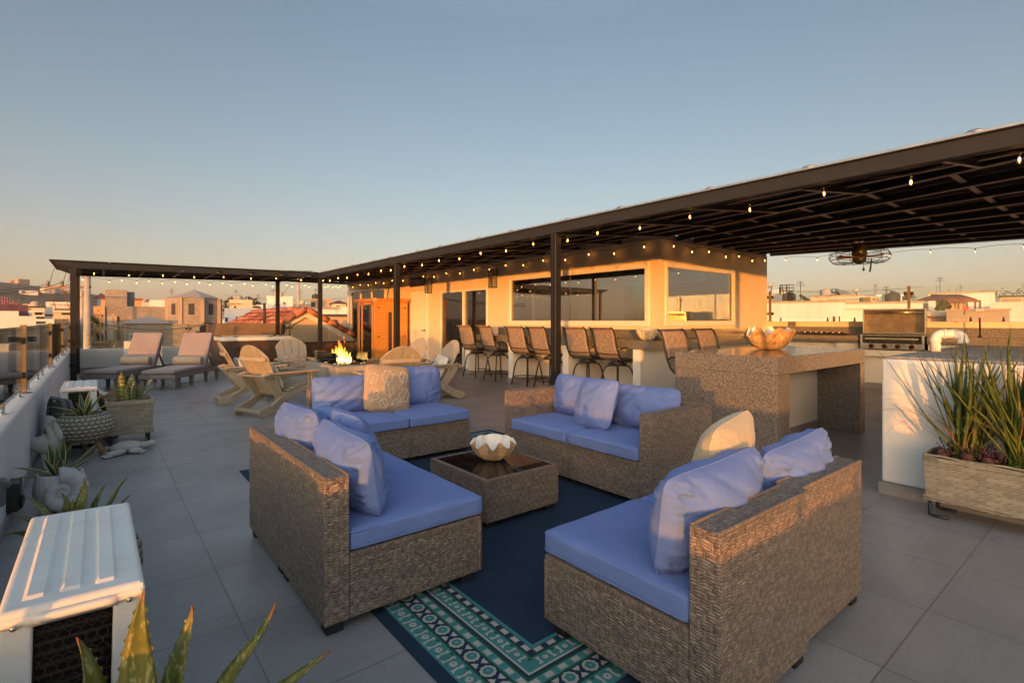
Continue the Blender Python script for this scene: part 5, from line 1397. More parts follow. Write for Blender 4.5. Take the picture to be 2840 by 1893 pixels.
# ---------------------------------------------------------------- air conditioner units
def ac_unit(label, loc, w=.28, d=.80, h=.63, front='coil', rotz=0.):
    """origin: centre of the footprint; coil side faces local -y"""
    r = thing('air_conditioner', label, 'air conditioner', loc, rotz, 'white air conditioner units on the deck')
    A = MAT['ac_paint']
    m = MB(); x0, x1, y0, y1 = -w/2, w/2, -d/2, d/2
    for xa, xb in ((x0+.004, x0+.062), (x1-.062, x1-.004)): m.box(xa, xb, y0+.006, y0+.03, .04, h-.03)
    m.box(x0+.004, x0+.02, y0+.03, y1-.006, .04, h-.03); m.box(x1-.02, x1-.004, y0+.03, y1-.006, .04, h-.03)
    m.box(x0+.02, x1-.02, y1-.02, y1-.006, .04, h-.03); m.box(x0+.062, x1-.062, y0+.006, y0+.03, .04, .075)
    m.build('casing', A, r, bevel=.008, seg=3)
    m = MB(); m.box(x0+.03, x0+.07, y0+.05, y1-.05, .001, .04); m.box(x1-.07, x1-.03, y0+.05, y1-.05, .001, .04); m.build('foot', MAT['rubber'], r)
    # pressed lid with three raised panels
    def hgt(x, y):
        z = h; 
        for k in range(3):
            xa = x0+.035 + k*(w-.07)/3+.004; xb = xa + (w-.07)/3-.022
            f = min(max(0, min((x-xa)/.008, (xb-x)/.008, 1)), max(0, min((y-y0-.05)/.01, (y1-.045-y)/.01, 1)))
            z += .0065*max(0, f)
        e = min(x-x0, x1-x, y-y0, y1-y)
        if e < .014: z -= .014 - math.sqrt(max(0, .014**2-(.014-e)**2))
        return z
    xs = sorted(set([x0, x0+.004, x0+.009, x0+.014, x1-.014, x1-.009, x1-.004, x1] + [v for k in range(3) for xa in (x0+.035+k*(w-.07)/3+.004,) for xb in (xa+(w-.07)/3-.022,) for v in (xa, xa+.008, xb-.008, xb)]))
    ys = sorted(set([y0, y0+.004, y0+.009, y0+.014, y0+.05, y0+.06, y1-.055, y1-.045, y1-.014, y1-.009, y1-.004, y1] + [y0+.1+i*(d-.2)/6 for i in range(7)]))
    m = MB(); m.grid([[(x, y, hgt(x, y)) for x in xs] for y in ys], 0, False)
    # lip round the lid, scooped in the middle of the coil side
    ring = [(x, y0) for x in [x0+w*i/24 for i in range(24)]] + [(x1, y0+d*i/10) for i in range(10)] + [(x1-w*i/6, y1) for i in range(6)] + [(x0, y1-d*i/10) for i in range(10)]
    def low(x, y):
        if y == y0 and abs(x) < w*.36: return .032 + (.010 if abs(x) < w*.30 else 0)
        return .036
    lip = [[(x, y, h-.0139) for x, y in ring], [(x, y-(.014 if (y == y0 and abs(x) < w*.27) else 0), h-.024) for x, y in ring], [(x, y, h-low(x, y)) for x, y in ring]]
    m.grid(lip, 0, True, True)
    lid = m.build('lid', A, r, solid=.003)
    for x in (x0+.03, x1-.03):
        s = MB(); s.lathe([(.007,0),(.007,.001),(.004,.004),(.001,.0045)], 10, M=Matrix.Translation((x, y0-.001, h-.036)) @ Matrix.Rotation(PI/2, 4, 'X')); s.build('screw', MAT['chrome'], lid)
    m = MB(); m.box(x0+.062, x1-.062, y0+.05, y0+.06, .075, h-.05); m.build('coil', MAT['coil'], r)
    # honeycomb mesh
    m = MB(); p = .021; nx = int((w-.13)/p)+1; nz = int((h-.14)/(p*.87))+1
    for k in range(nz):
        L = []
        for i in range(nx*2+1):
            x = x0+.063 + i*p/2; z = .08 + k*p*.87 + (p*.2 if (i+k) % 2 else -p*.2)
            if x < x1-.062 and z < h-.052: L.append((x, y0+.022, z))
        if len(L) > 2: m.tube(L, .0016, 4)
        for i in range(nx*2+1):
            if (i+k) % 2:
                x = x0+.063 + i*p/2; z = .08 + k*p*.87 + p*.2
                if x < x1-.062 and z+p*.47 < h-.05: m.tube([(x,y0+.022,z),(x,y0+.022,z+p*.47)], .0016, 4)
    m.build('mesh_grille', MAT['sling_frame'], r)
    m = MB(); m.box(x1-.003, x1+.004, y0+.1, y0+.35, h*.3, h*.75); m.build('valve_cover', A, r, bevel=.003)
    return r
o = ac_unit('large white air conditioner unit in the near left corner with dusty lid', (-.055, 1.985, 0), .27, .78, .635); o.rotation_euler = (rad(-.9), rad(1.2), 0)
ac_unit('white air conditioner unit behind the round planter by the left wall', (-.145, 7.20, 0), .29, .82, .615)
o = ac_unit('white air conditioner unit standing behind the left lounger', (.92, 16.3, 0), .30, .80, .76, rotz=PI/2)

# ---------------------------------------------------------------- plants
class LB(MB):
    def __init__(s): super().__init__(); s.a = []
    def leaf(s, base, az, L, w, e0, e1, th=.006, fold=.35, n=14, prof=None, mat=0, teeth=0., twist=0., wob=0., seed=0):
        """leaf leaving base in direction az, elevation bending e0 -> e1 (radians)"""
        p = Vector(base); st = L/n; side = Vector((-math.sin(az), math.cos(az), 0)); rows = []
        sd = Vector((seed*3.3, seed*1.9, 0))
        for i in range(n+1):
            t = i/n; e = e0 + (e1-e0)*t**1.4
            d = Vector((math.cos(az)*math.cos(e), math.sin(az)*math.cos(e), math.sin(e))); u = Vector((-math.cos(az)*math.sin(e), -math.sin(az)*math.sin(e), math.cos(e)))
            ww = w/2*(prof(t) if prof else (1-t)**.6)
            tw = twist*t; sdv = side*math.cos(tw) + u*math.sin(tw); up_ = u*math.cos(tw) - side*math.sin(tw)
            q = p + (sdv*noise.noise(sd+Vector((t*3,0,0))) + up_*noise.noise(sd+Vector((0,t*3,5))))*wob*t
            h = th*(1-t*.7)
            c = [(-1.,fold*ww),(-.5,fold*ww*.35),(0.,0.),(.5,fold*ww*.35),(1.,fold*ww)]
            rows.append([q + sdv*(a*ww) + up_*b for a, b in c] + [q + sdv*(a*ww*.7) + up_*(b-h) for a, b in ((.6,fold*ww*.5),(0,0),(-.6,fold*ww*.5))])
            s.a += [(-1,t,0),(-.5,t,0),(0,t,0),(.5,t,0),(1,t,0),(.6,t,1),(0,t,1),(-.6,t,1)]
            p = p + d*st
            if teeth and i % 1 == 0 and 0 < i < n-1: pass
        s.grid(rows, mat, True, True)
        if teeth:
            for i in range(1, n-1):
                for j, sg in ((0,-1),(4,1)):
                    a_, b_ = rows[i][j], rows[i+1][j]; mid = (a_+b_)/2; out = (mid - (rows[i][2]+rows[i+1][2])/2).normalized()
                    o = len(s.v); s.v += [a_.lerp(b_,.3), a_.lerp(b_,.7), mid+out*teeth]; s.a += [(sg,i/n,0)]*3
                    s.f.append([o,o+1,o+2]); s.m.append(mat); s.sm.append(False)
        return s
    def build(s, name, mats, parent=None, **kw):
        o = super().build(name, mats, parent, **kw)
        at_ = o.data.attributes.new('leaf', 'FLOAT_VECTOR', 'POINT')
        at_.data.foreach_set('vector', [c for a in s.a for c in a]); return o
AG = lambda t: (.55+.75*t if t < .35 else .81*(1-((t-.35)/.65)**1.7)+.02)
AL = lambda t: (1.-.25*t)*(1-t**3.2)*(1-.25*t)+.015
def plant(name, label, cat, loc, fn, mat, group=None):
    m = LB(); fn(m); o = m.build('leaves', MAT[mat] if isinstance(mat, str) else [MAT[q] for q in mat])
    r = thing(name, label, cat, loc, 0, group); o.parent = r; return r
# round woven planter on three wooden legs
rp = thing('round_planter', 'round woven planter on three splayed wooden legs', 'planter', (-.10, 6.40, 0))
m = MB(); m.lathe([(.04,.145),(.14,.15),(.20,.18),(.235,.24),(.24,.30),(.22,.36),(.17,.405),(.155,.41),(.145,.40),(.145,.37)], 48); m.build('basket', MAT['rope_weave'], rp)
for k in range(3):
    a = rad(-150+120*k); m = MB(); m.tube([(.10*math.cos(a), .10*math.sin(a), .17), (.17*math.cos(a), .17*math.sin(a), .001)], [.024,.014], 10); m.build('leg', MAT['leg_wood'], rp)
m = MB(); m.lathe([(.0,.388),(.07,.392),(.145,.385)], 24, wob=lambda a,z: 1.); m.build('soil', MAT['soil'], rp)
def fa(m):
    rnd.seed(21)
    for k, (az, L, e0, e1, w) in enumerate([(170,.27,.55,.15,.055),(185,.2,.3,.0,.05),(110,.22,1.2,1.25,.06),(60,.24,1.25,1.35,.06),(20,.24,.95,1.1,.05),(-60,.2,.95,1.25,.06),(-20,.30,.5,.6,.045),(-110,.16,.8,.95,.055),(230,.17,.7,.7,.05),(-150,.14,1.2,1.3,.045)]):
        m.leaf((.02*math.cos(rad(az)), .02*math.sin(rad(az)), 0), rad(az), L, w, e0, e1, .008, .4, 12, AG, seed=k)
plant('agave', 'variegated agave growing in the round woven planter', 'plant', (-.10, 6.40, .39), fa, 'leaf_agave')
# square woven planter
sq = thing('square_planter', 'square flat-weave planter basket on a black stand', 'planter', (.27, 6.93, 0))
m = MB(); w_, h0, h1 = .20, .10, .44
m.hexa([(-w_*.95,-w_*.95,h0),(w_*.95,-w_*.95,h0),(w_*.95,w_*.95,h0),(-w_*.95,w_*.95,h0),(-w_,-w_,h1-.03),(w_,-w_,h1-.03),(w_,w_,h1-.03),(-w_,w_,h1-.03)])
for a, b in (((-w_,-w_),(w_,-w_)),((w_,-w_),(w_,w_)),((w_,w_),(-w_,w_)),((-w_,w_),(-w_,-w_))):
    m.bar((a[0],a[1],h1-.008),(b[0],b[1],h1-.008),.022,.045); m.bar((a[0],a[1],h0+.015),(b[0],b[1],h0+.015),.016,.03)
m.build('basket', MAT['planter_weave'], sq, bevel=.006, seg=2)
m = MB()
for x in (-.16,.16):
    for y in (-.16,.16): m.box(x-.012,x+.012,y-.012,y+.012,.001,h0)
m.build('stand', MAT['black_plastic'], sq)
m = MB(); P = [[(x, y, h1-.028+.012*noise.noise(Vector((x*30,y*30,3)))) for x in [-.19+.38*i/14 for i in range(15)]] for y in [-.19+.38*i/14 for i in range(15)]]; m.grid(P); m.build('soil', MAT['soil'], sq)
SN = lambda t: min(1., .6+t*1.4)*(1-max(0,(t-.6)/.4)**2.2)+.02
def fs(m):
    for k, (x, y, az, L, w, e) in enumerate([(-.06,-.03,-110,.34,.085,1.5),(.0,.03,60,.30,.07,1.42),(.03,-.05,-60,.24,.075,1.45),(-.10,.04,160,.22,.07,1.4),(.06,.03,20,.30,.03,1.0),(.05,-.02,-10,.26,.03,.75),(.08,.05,50,.2,.05,1.4),(-.02,-.06,-90,.2,.06,1.5)]):
        m.leaf((x, y, 0), rad(az), L, w, e, e*.97, .01, .25, 14, SN, seed=k, twist=.3)
plant('snake_plant', 'yellow green snake plant in the square woven planter', 'plant', (.27, 6.93, .41), fs, 'leaf_snake')
# shell bowl on a woven stem next to the far unit
cp = thing('shell_planter', 'brown fluted clam planter with white inside beside the far air conditioner', 'planter', (.10, 7.25, 0))
m = MB(); m.lathe([(.09,.001),(.07,.05),(.055,.2),(.07,.33),(.09,.37)], 24); m.build('stem', MAT['rope_weave'], cp)
o = clam_mb(.17,.14,folds=5,amp=.14,zamp=.35).build('bowl', [MAT['shell_out'],MAT['shell_in']], cp, (.0,.0,.36)); o.rotation_euler = (rad(-10),0,rad(-40))
# nautilus shaped pot with agave
np_ = thing('shell_pot', 'white nautilus shell shaped pot near the left wall', 'pot', (-.20, 4.72, 0))
m = MB(); m.lathe([(.08,.001),(.13,.03),(.168,.10),(.178,.17),(.17,.235),(.155,.285),(.148,.30),(.138,.295),(.135,.25),(.11,.24)], 96, wob=lambda a, z: 1+.022*math.sin(a*26+z*26)); m.build('body', MAT['white_pot'], np_)
m = MB(); L = []; R_ = []
for i in range(60):
    t = i/59.; a = rad(100) - t*rad(560); q = .118*(1-t)**.9 + .012
    L.append((q*math.cos(a), -.02*t, q*math.sin(a))); R_.append(.062*(1-t)**.9+.01)
R_ = [r*(1+.10*math.sin(i*2.2)) for i, r in enumerate(R_)]
m.tube(L, R_, 12); o = m.build('spiral', MAT['white_pot'], np_, (.02,-.15,.16), rot=(rad(-8),0,rad(8)))
m = MB(); m.lathe([(0,.255),(.135,.25)], 24); m.build('soil', MAT['soil'], np_)
def fa2(m):
    for k, (az, L, e0, e1, w) in enumerate([(165,.24,.5,.15,.06),(190,.22,.25,.05,.05),(120,.24,1.15,1.2,.07),(70,.26,1.3,1.4,.075),(40,.22,1.2,1.3,.06),(10,.28,.75,.85,.05),(-30,.27,.55,.75,.05),(-80,.18,.95,1.2,.075),(-120,.2,.9,1.1,.06),(100,.2,1.4,1.5,.06)]):
        m.leaf((.02*math.cos(rad(az)), .02*math.sin(rad(az)), 0), rad(az), L, w, e0, e1, .008, .4, 12, AG, seed=k+20)
plant('agave', 'variegated agave growing in the white nautilus pot', 'plant', (-.21, 4.72, .225), fa2, 'leaf_agave')
np_.scale = (.80,.80,.86)
# aloes
bp = thing('woven_pot', 'speckled woven basket pot behind the near air conditioner', 'planter', (-.02, 3.0, 0))
m = MB(); m.lathe([(.10,.001),(.16,.06),(.19,.16),(.185,.25),(.15,.33),(.135,.335),(.13,.31)], 40); m.build('basket', MAT['rope_weave'], bp)
m = MB(); m.lathe([(0,.315),(.13,.31)], 20); m.build('soil', MAT['soil'], bp)
def fal(m, spec, seed):
    for k, (az, L, e0, e1, w) in enumerate(spec):
        m.leaf((.03*math.cos(rad(az)), .03*math.sin(rad(az)), 0), rad(az), L, w, e0, e1, .014, .38, 16, AL, teeth=.0045, seed=k+seed, wob=.02)
plant('aloe', 'spotted aloe behind the near air conditioner', 'plant', (-.085, 3.02, .31), lambda m: fal(m, [(165,.24,.95,.3,.06),(140,.27,1.0,.6,.065),(185,.2,.7,.15,.05),(205,.24,.8,.2,.055),(110,.22,1.25,1.1,.06),(60,.27,1.35,1.4,.085),(35,.24,1.1,1.2,.06),(0,.30,.95,1.08,.06),(-15,.26,.75,.85,.06),(-35,.2,.55,.5,.05),(-80,.2,1.2,1.35,.065),(-130,.18,1.1,1.2,.055),(90,.18,1.4,1.5,.06),(8,.22,.3,-1.0,.025)], 3), 'leaf_aloe')
fpot = thing('terracotta_pot', 'clay pot of the large spotted aloe in the near left corner', 'pot', (.06, 1.26, 0))
m = MB(); m.lathe([(.09,.001),(.13,.28),(.145,.29),(.145,.33),(.13,.33),(.12,.30)], 32); m.build('body', MAT['clay_dark'], fpot)
m = MB(); m.lathe([(0,.305),(.12,.30)], 20); m.build('soil', MAT['soil'], fpot)
plant('aloe', 'large spotted aloe with toothed leaves in the bottom left corner', 'plant', (.055, 1.27, .315), lambda m: fal(m, [(168,.33,1.05,.55,.07),(135,.36,1.35,1.25,.10),(75,.42,1.48,1.5,.11),(40,.36,1.2,1.3,.09),(5,.40,.85,1.05,.09),(-18,.42,.62,.72,.09),(-35,.32,.55,.6,.045),(-80,.24,1.0,1.2,.05),(-140,.25,.9,.9,.05),(200,.34,.75,.35,.05),(-10,.22,1.3,1.45,.04),(100,.26,1.4,1.5,.05)], 9), 'leaf_aloe')

# ---------------------------------------------------------------- statues
pl = thing('pelican_statue', 'grey stone pelican statue between the left wall and the round planter', 'statue', (-.345, 6.08, 0), rad(-35))
S_ = MAT['stone_grey']
m = MB()
m.tube([(-.125,0,.225),(-.10,0,.22),(-.06,0,.205),(0,0,.195),(.05,0,.20),(.068,0,.245),(.045,0,.295),(.022,0,.335),(.02,0,.372),(.04,0,.398),(.062,0,.39),(.07,0,.385)], [.012,.04,.072,.088,.075,.052,.037,.032,.040,.042,.026,.008], 18)
m.ball((.004,0,.418), (.018,.012,.022), 8)
m.build('body', S_, pl)
m = MB(); m.tube([(.062,0,.375),(.082,0,.335),(.105,0,.285),(.122,0,.242),(.127,0,.228)], [.018,.026,.031,.024,.006], 14); o = m.build('beak', S_, pl)
for e in (-1, 1):
    m = MB(); m.ball((0,0,0), (.08,.02,.052), 14, M=Matrix.Translation((-.045,e*.072,.215)) @ Matrix.Rotation(.5, 4, 'Y'))
    for i in range(3): m.ball((0,0,0), (.035,.022,.012), 8, M=Matrix.Translation((-.085,e*.066,.20+.016*i)) @ Matrix.Rotation(.6, 4, 'Y'))
    m.build('wing', S_, pl)
    m = MB(); m.tube([(.0,e*.035,.13),(.005,e*.035,.06),(.01,e*.035,.012)], [.022,.016,.016], 10); m.ball((.03,e*.035,.012), (.04,.024,.012), 10); m.build('leg', S_, pl)
    m = MB(); m.ball((.045,e*.038,.388), (.011,.006,.011), 10); m.build('eye', S_, pl)
pl.scale = (.92,.92,1.06)
tt = thing('turtle_statue', 'grey stone sea turtle statue lying on the deck below the planters', 'statue', (.22, 6.33, 0), rad(5))
m = MB(); m.ball((0,0,.055), (.135,.10,.055), 18); m.tube([(.10,0,.045),(.15,.005,.05),(.185,.01,.05)], [.04,.032,.03], 12); m.ball((.205,.012,.055), (.042,.034,.032), 12); m.ball((-.14,.0,.02), (.04,.02,.012), 8)
m.build('body', S_, tt)
for k, (x, y, a, L, w_) in enumerate(((-.05,-.115,200,.15,.05),(.03,-.12,-20,.10,.045),(.10,.10,35,.13,.045),(-.10,.09,150,.10,.04))):
    m = MB(); A = rad(a); m.ball((0,0,0), (L*.62, w_*.75, .03), 12, M=Matrix.Translation((x+L*.3*math.cos(A), y+L*.3*math.sin(A), .032)) @ Matrix.Rotation(A, 4, 'Z')); 
    for i in range(4): m.ball((0,0,0), (L*.3, .011, .014), 8, M=Matrix.Translation((x+L*.8*math.cos(A)+.02*(i-1.5)*-math.sin(A), y+L*.8*math.sin(A)+.02*(i-1.5)*math.cos(A), .018)) @ Matrix.Rotation(A+.12*(i-1.5), 4, 'Z'))
    m.build('flipper', S_, tt)
# folded grey chair leaning on the parapet
fc_ = thing('folded_chair', 'folded grey sling chair leaning on the left wall behind the pelican', 'chair', (-.34, 6.78, 0), rad(20))
for k in range(2):
    m = MB(); x = .0+.055*k; h_ = .52-.02*k
    m.tube([(x,-.2,.02),(x+.02,-.2,.3),(x+.03,-.19,h_-.06),(x+.03,-.13,h_),(x+.03,.13,h_),(x+.03,.19,h_-.06),(x+.02,.2,.3),(x,.2,.02)], .02, 8); m.build('frame', MAT['grey_plastic'], fc_)
m = MB(); m.box(.03,.075,-.17,.17,.1,.48); m.build('seat', MAT['grey_plastic'], fc_, bevel=.015, seg=2)
m = MB(); m.tube([(-.02,-.2,.30),(-.1,-.24,.24),(-.13,-.26,.20)], .016, 8); m.build('armrest', MAT['grey_plastic'], fc_)
# boxes on the left parapet wall
p_ = at(24, 1302, 3.02); o = MB(); o.box(-.001,.03,-.05,.05,-.075,.075); o.box(.012,.05,-.03,.03,.02,.06)
q_ = o.build('outlet_box', MAT['grey_plastic'], None, (-.449, p_.y, .30), bevel=.008); tag(q_, 'grey weatherproof outlet box on the left wall', 'outlet')
o = MB(); o.box(-.001,.06,-.09,.09,-.09,.09); o.box(.06,.075,-.08,.08,-.08,-.02)
q_ = o.build('cable_box', MAT['black_plastic'], None, (-.449, 4.62, .17), bevel=.008); tag(q_, 'black cable box low on the left wall', 'box')
o = MB(); o.box(-.03,.03,-.02,.02,-.02,.02); o.tube([(-.03,0,0),(-.06,0,-.03),(-.06,0,-.08)], .007, 6)
q_ = o.build('floodlight', MAT['black_plastic'], None, (-.385, 13.93, .42), bevel=.005); tag(q_, 'small black lamp clipped to the dark post at the left wall', 'lamp')

# ---------------------------------------------------------------- white masonry shaft, pipe, long planter
wb = thing('masonry_shaft', 'white stucco masonry box with raw cement top on the right', 'masonry box', (4.59, 1.28, 0))
m = MB(); m.box(0, 2.75, -3.3, 0, .09, 1.01); m.build('body', MAT['stucco_white'], wb, bevel=.018, seg=3)
m = MB(); m.box(.02, 2.73, -3.28, -.02, 1.011, 1.03); m.build('cap', MAT['cement_cap'], wb, bevel=.008)
m = MB(); m.box(-.014, 2.76, -3.31, .014, .001, .089); m.build('skirting', MAT['skirting'], wb)
pv = thing('vent_pipe', 'white plastic vent pipe bent like a hook on the cement top', 'pipe', (5.64, 1.18, 1.031))
dv = Vector((.6,-.8,0)).normalized()
m = MB(); L = [Vector((0,0,0)), Vector((0,0,.10))]
for i in range(7):
    a = PI/2*i/6; L.append(Vector((0,0,.10)) + dv*(.05*(1-math.cos(a))) + Vector((0,0,.05*math.sin(a))))
for i in range(7):
    a = PI/2*i/6; L.append(dv*.15 + Vector((0,0,.10)) + dv*(.05*math.sin(a)) + Vector((0,0,.05*math.cos(a))))
L.append(dv*.20 + Vector((0,0,.075)))
m.tube(L, .038, 16); m.build('pipe', MAT['pvc'], pv)
m = MB()
for a, b in ((Vector((0,0,.075)),Vector((0,0,.11))),(dv*.05+Vector((0,0,.15)),dv*.075+Vector((0,0,.15))),(dv*.125+Vector((0,0,.15)),dv*.15+Vector((0,0,.15))),(dv*.2+Vector((0,0,.10)),dv*.2+Vector((0,0,.07)))): m.tube([a,b], .043, 16)
m.build('collar', MAT['pvc'], pv)
lpz = thing('long_planter', 'long beige woven planter trough on bent black feet at the white box', 'planter', (4.41, .96, 0))
m = MB(); X_, h0, h1 = .12, .11, .41
m.hexa([(-X_*.94,-1.55,h0),(X_*.94,-1.55,h0),(X_*.94,-.01,h0),(-X_*.94,-.01,h0),(-X_,-1.56,h1-.02),(X_,-1.56,h1-.02),(X_,0,h1-.02),(-X_,0,h1-.02)])
for a, b in (((-X_,-1.56),(-X_,0)),((-X_,0),(X_,0)),((X_,0),(X_,-1.56))):
    for k_ in range(3): m.tube([(a[0]+(b[0]-a[0])*i/16+.003*math.sin(i*2.1+k_), a[1]+(b[1]-a[1])*i/16+.003*math.cos(i*1.7+k_), h1-.034+k_*.015+.004*math.sin(i*1.9+2*k_)) for i in range(17)], .0085, 6)
    for k_ in range(2): m.tube([(a[0]*.95+(b[0]-a[0])*.95*i/16, a[1]+(b[1]-a[1])*i/16, h0+.006+k_*.014+.004*math.sin(i*1.9+2*k_)) for i in range(17)], .0085, 6)
m.build('basket', MAT['planter_weave'], lpz, bevel=.012, seg=2)
m = MB(); P = [[(x, y, h1-.018+.012*noise.noise(Vector((x*30,y*30,3)))) for x in [-.11+.22*i/8 for i in range(9)]] for y in [-1.54+1.53*i/30 for i in range(31)]]; m.grid(P); m.build('soil', MAT['soil'], lpz)
for x in (-.10,.10):
    m = MB(); m.tube([(x,-.03,h0),(x,-.03,.012),(x,-.05,.011),(x,-.13,.011)], .0105, 8); m.build('foot', MAT['black_plastic'], lpz)
rnd.seed(4)
for i in range(60):
    rk = MB()
    y = rnd.uniform(-1.5,-.03); x = rnd.uniform(-.095,.095); r_ = rnd.uniform(.018,.036); o = len(rk.v)
    rk.ball((x, y, h1+.0+rnd.uniform(-.005,.02)), (r_, r_*rnd.uniform(.8,1.3), r_*.8), 7)
    for j in range(o, len(rk.v)): rk.v[j] += Vector((noise.noise(rk.v[j]*50), noise.noise(rk.v[j]*50+Vector((9,0,0))), noise.noise(rk.v[j]*50+Vector((0,9,0)))))*.012
    rk.build('lava_rock', MAT['lava_rock'], lpz)
su = MB()
for cy_ in (-.17,-.30,-.62,-.70,-1.1):
    for i in range(26):
        b = Vector((rnd.uniform(-.09,.09), cy_+rnd.uniform(-.09,.09), h1+.01)); t_ = b + Vector((rnd.uniform(-.04,.04), rnd.uniform(-.04,.04), rnd.uniform(.02,.08)))
        su.tube([b, t_], [.003,.002], 4)
        for q in range(4): su.ball(b.lerp(t_, .4+.2*q)+Vector((rnd.uniform(-.008,.008),)*3), .006, 5)
o = su.build('succulent', MAT['succulent']); o.location = lpz.location; tag(o, 'dark red trailing succulents between the rocks of the long planter', 'succulent', kind='stuff')
def clump(seed, n, hmax, lean=0.):
    def f(m):
        r2 = random.Random(seed)
        for k in range(n):
            az = r2.uniform(0, 2*PI); e = PI/2 - abs(r2.gauss(0, .33)) - .02; L = hmax*r2.uniform(.45,1.0)
            b = (r2.uniform(-.05,.05), r2.uniform(-.06,.06), 0)
            if math.cos(az) > .3: e = max(e, 1.38); L *= .85
            m.leaf(b, az, L, r2.uniform(.014,.030), e, e - r2.uniform(-.05,.22), .002, .55, 12, lambda t: (.75+.5*t if t < .4 else .95)*(1-max(0,(t-.4)/.6)**2.)+.03, 0, twist=r2.uniform(-.6,.6), wob=.03, seed=k+seed)
        for k in range(9):
            az = r2.choice([1.2,1.5,1.8,2.3,3.3,3.9,4.5,5.0]) + r2.uniform(-.3,.3)
            m.leaf((0,0,0), az, r2.uniform(.5,.95), .007, 1.15, -1.0 - r2.random()*.4, .001, .3, 18, None, 1, seed=k, wob=.05)
        for k in range(10):
            az = r2.uniform(1., 5.3); m.leaf((r2.uniform(-.04,.04),r2.uniform(-.04,.04),0), az, r2.uniform(.45,.8), .006, r2.uniform(.7,1.2), r2.uniform(.3,.9), .001, .3, 10, None, k % 2, seed=k+7, wob=.05)
    return f
plant('iris_plant', 'tall strap-leaved iris clump in front of the white box, left one', 'plant', (4.41, .76, .40), clump(1, 85, .86), ('leaf_grass','leaf_dry'), 'iris clumps in the long planter')
plant('iris_plant', 'tall strap-leaved iris clump at the right edge of the picture', 'plant', (4.41, .50, .40), clump(2, 85, .90), ('leaf_grass','leaf_dry'), 'iris clumps in the long planter')
plant('iris_plant', 'strap-leaved iris clump at the far right end of the trough', 'plant', (4.41, .08, .40), clump(3, 30, .8), ('leaf_grass','leaf_dry'), 'iris clumps in the long planter')
# ---------------------------------------------------------------- terrain and town
GZ = -7.0
def vx(p): return Vector((p[0],p[1],0))
FWD = Vector((CF[0], CF[1], 0)); RGT = Vector((CR[0], CR[1], 0))
def hill(d, a):
    """ground height at distance d and bearing a (radians right of the view axis)"""
    z = GZ
    z += 9*math.exp(-((d-330)/120)**2)*(.4+.6*max(0,math.sin(a*2.1+2.0)))
    lf = math.exp(-((a+.82)/.25)**2)
    z += 46*math.exp(-((d-850)/230)**2)*lf
    z += 30*math.exp(-((d-950)/260)**2)*(math.exp(-((a-.55)/.55)**2)*.75 + .25)
    z += 22*math.exp(-((d-1500)/300)**2)*(.5+.5*math.sin(a*5))
    z += noise.noise(Vector((math.cos(a)*d*.008, math.sin(a)*d*.008, 0)))*min(6, d*.012)*(1 if d > 120 else d/120)
    return z
P = []
ds = [3+i*9 for i in range(12)] + [120+i*25 for i in range(40)] + [1150+i*120 for i in range(18)] + [3400, 4200, 6000]
for d in ds:
    row = []
    for k in range(121):
        a = rad(-75) + rad(150)*k/120; p = FWD*(d*math.cos(a)) + RGT*(d*math.sin(a)); row.append((p.x, p.y, hill(d, a) if d > 20 else GZ))
    P.append(row)
m = MB(); m.grid(P)
m.add([(-6000,-6000,GZ-.4),(6000,-6000,GZ-.4),(6000,6000,GZ-.4),(-6000,6000,GZ-.4)], [(0,1,2,3)])
tag(m.build('ground', MAT['terrain']), kind='structure')
# far mountain
m = MB(); prof = []
MD = 3600.
for i in range(70):
    px = 2060 + i*6.5
    y = 862.
    for c, w_, h_ in ((2320,75,70),(2338,40,12),(2285,70,40),(2385,60,45),(2212,30,34),(2180,60,14),(2430,60,22)):
        y = min(y, 868 - h_*max(0., 1-abs((px-c)/w_/1.6)**1.35))
    y += 3.*noise.noise(Vector((px*.035,0,0)))+1.6*noise.noise(Vector((px*.11,5,0)))
    prof.append((px, y))
rows = []
for f, s in ((0., 0.), (.35, .42), (.7, .8), (1., 1.), (1.25, .7), (1.6, .0)):
    row = []
    for px, y in prof:
        base = 872.; yy = base + (y-base)*s
        t = MD*(1+.22*f); p = at(px, yy, t); p.z += noise.noise(Vector((px*.02, f*3, 1)))*18*(s*(1-s)*4)
        row.append(p)
    rows.append(row)
m.grid(rows); tag(m.build('mountain', MAT['mountain']), kind='structure')

def rect_pts(px0, px1, t0, t1=None):
    """footprint corners seen between two pixel columns at the given depths"""
    return
def block(px0, px1, ytop, t, depth, name, label, cat, mat, group=None, zb=GZ, t2=None, trim=None, roofmat=None):
    """building whose front runs from column px0 to px1 at t..t2 metres; returns (root, axes)"""
    dc = Vector(ray((px0+px1)/2.)); d0 = Vector(ray(px0)); d1 = Vector(ray(px1)); q = t*dc.dot(dc)
    z1 = EYE + t*(887-ytop)/1430.; a = (d0*(q/d0.dot(dc))).to_3d(); b = (d1*(q/d1.dot(dc))).to_3d()
    u = Vector((b.x-a.x, b.y-a.y, 0)); L = u.length; u.normalize(); nrm = Vector((-u.y, u.x, 0))
    if nrm.dot(FWD) < 0: nrm = -nrm
    r = thing(name, label, cat, (a.x, a.y, zb), math.atan2(u.y, u.x), group)
    s = 1 if (Matrix.Rotation(-math.atan2(u.y,u.x),4,'Z') @ nrm).y > 0 else -1
    H_ = z1 - zb
    m = MB(); m.box(0, L, min(0,s*depth), max(0,s*depth), -1.5, H_); m.build('wall', MAT[mat], r)
    if trim:
        c = MB(); c.box(-.12, L+.12, min(-s*.12,s*(depth+.12)), max(-s*.12,s*(depth+.12)), H_+.003, H_+.18); c.build('roof_edge', MAT[trim], r)
    r['L'] = L
    return r, L, H_, s, t, px0, px1
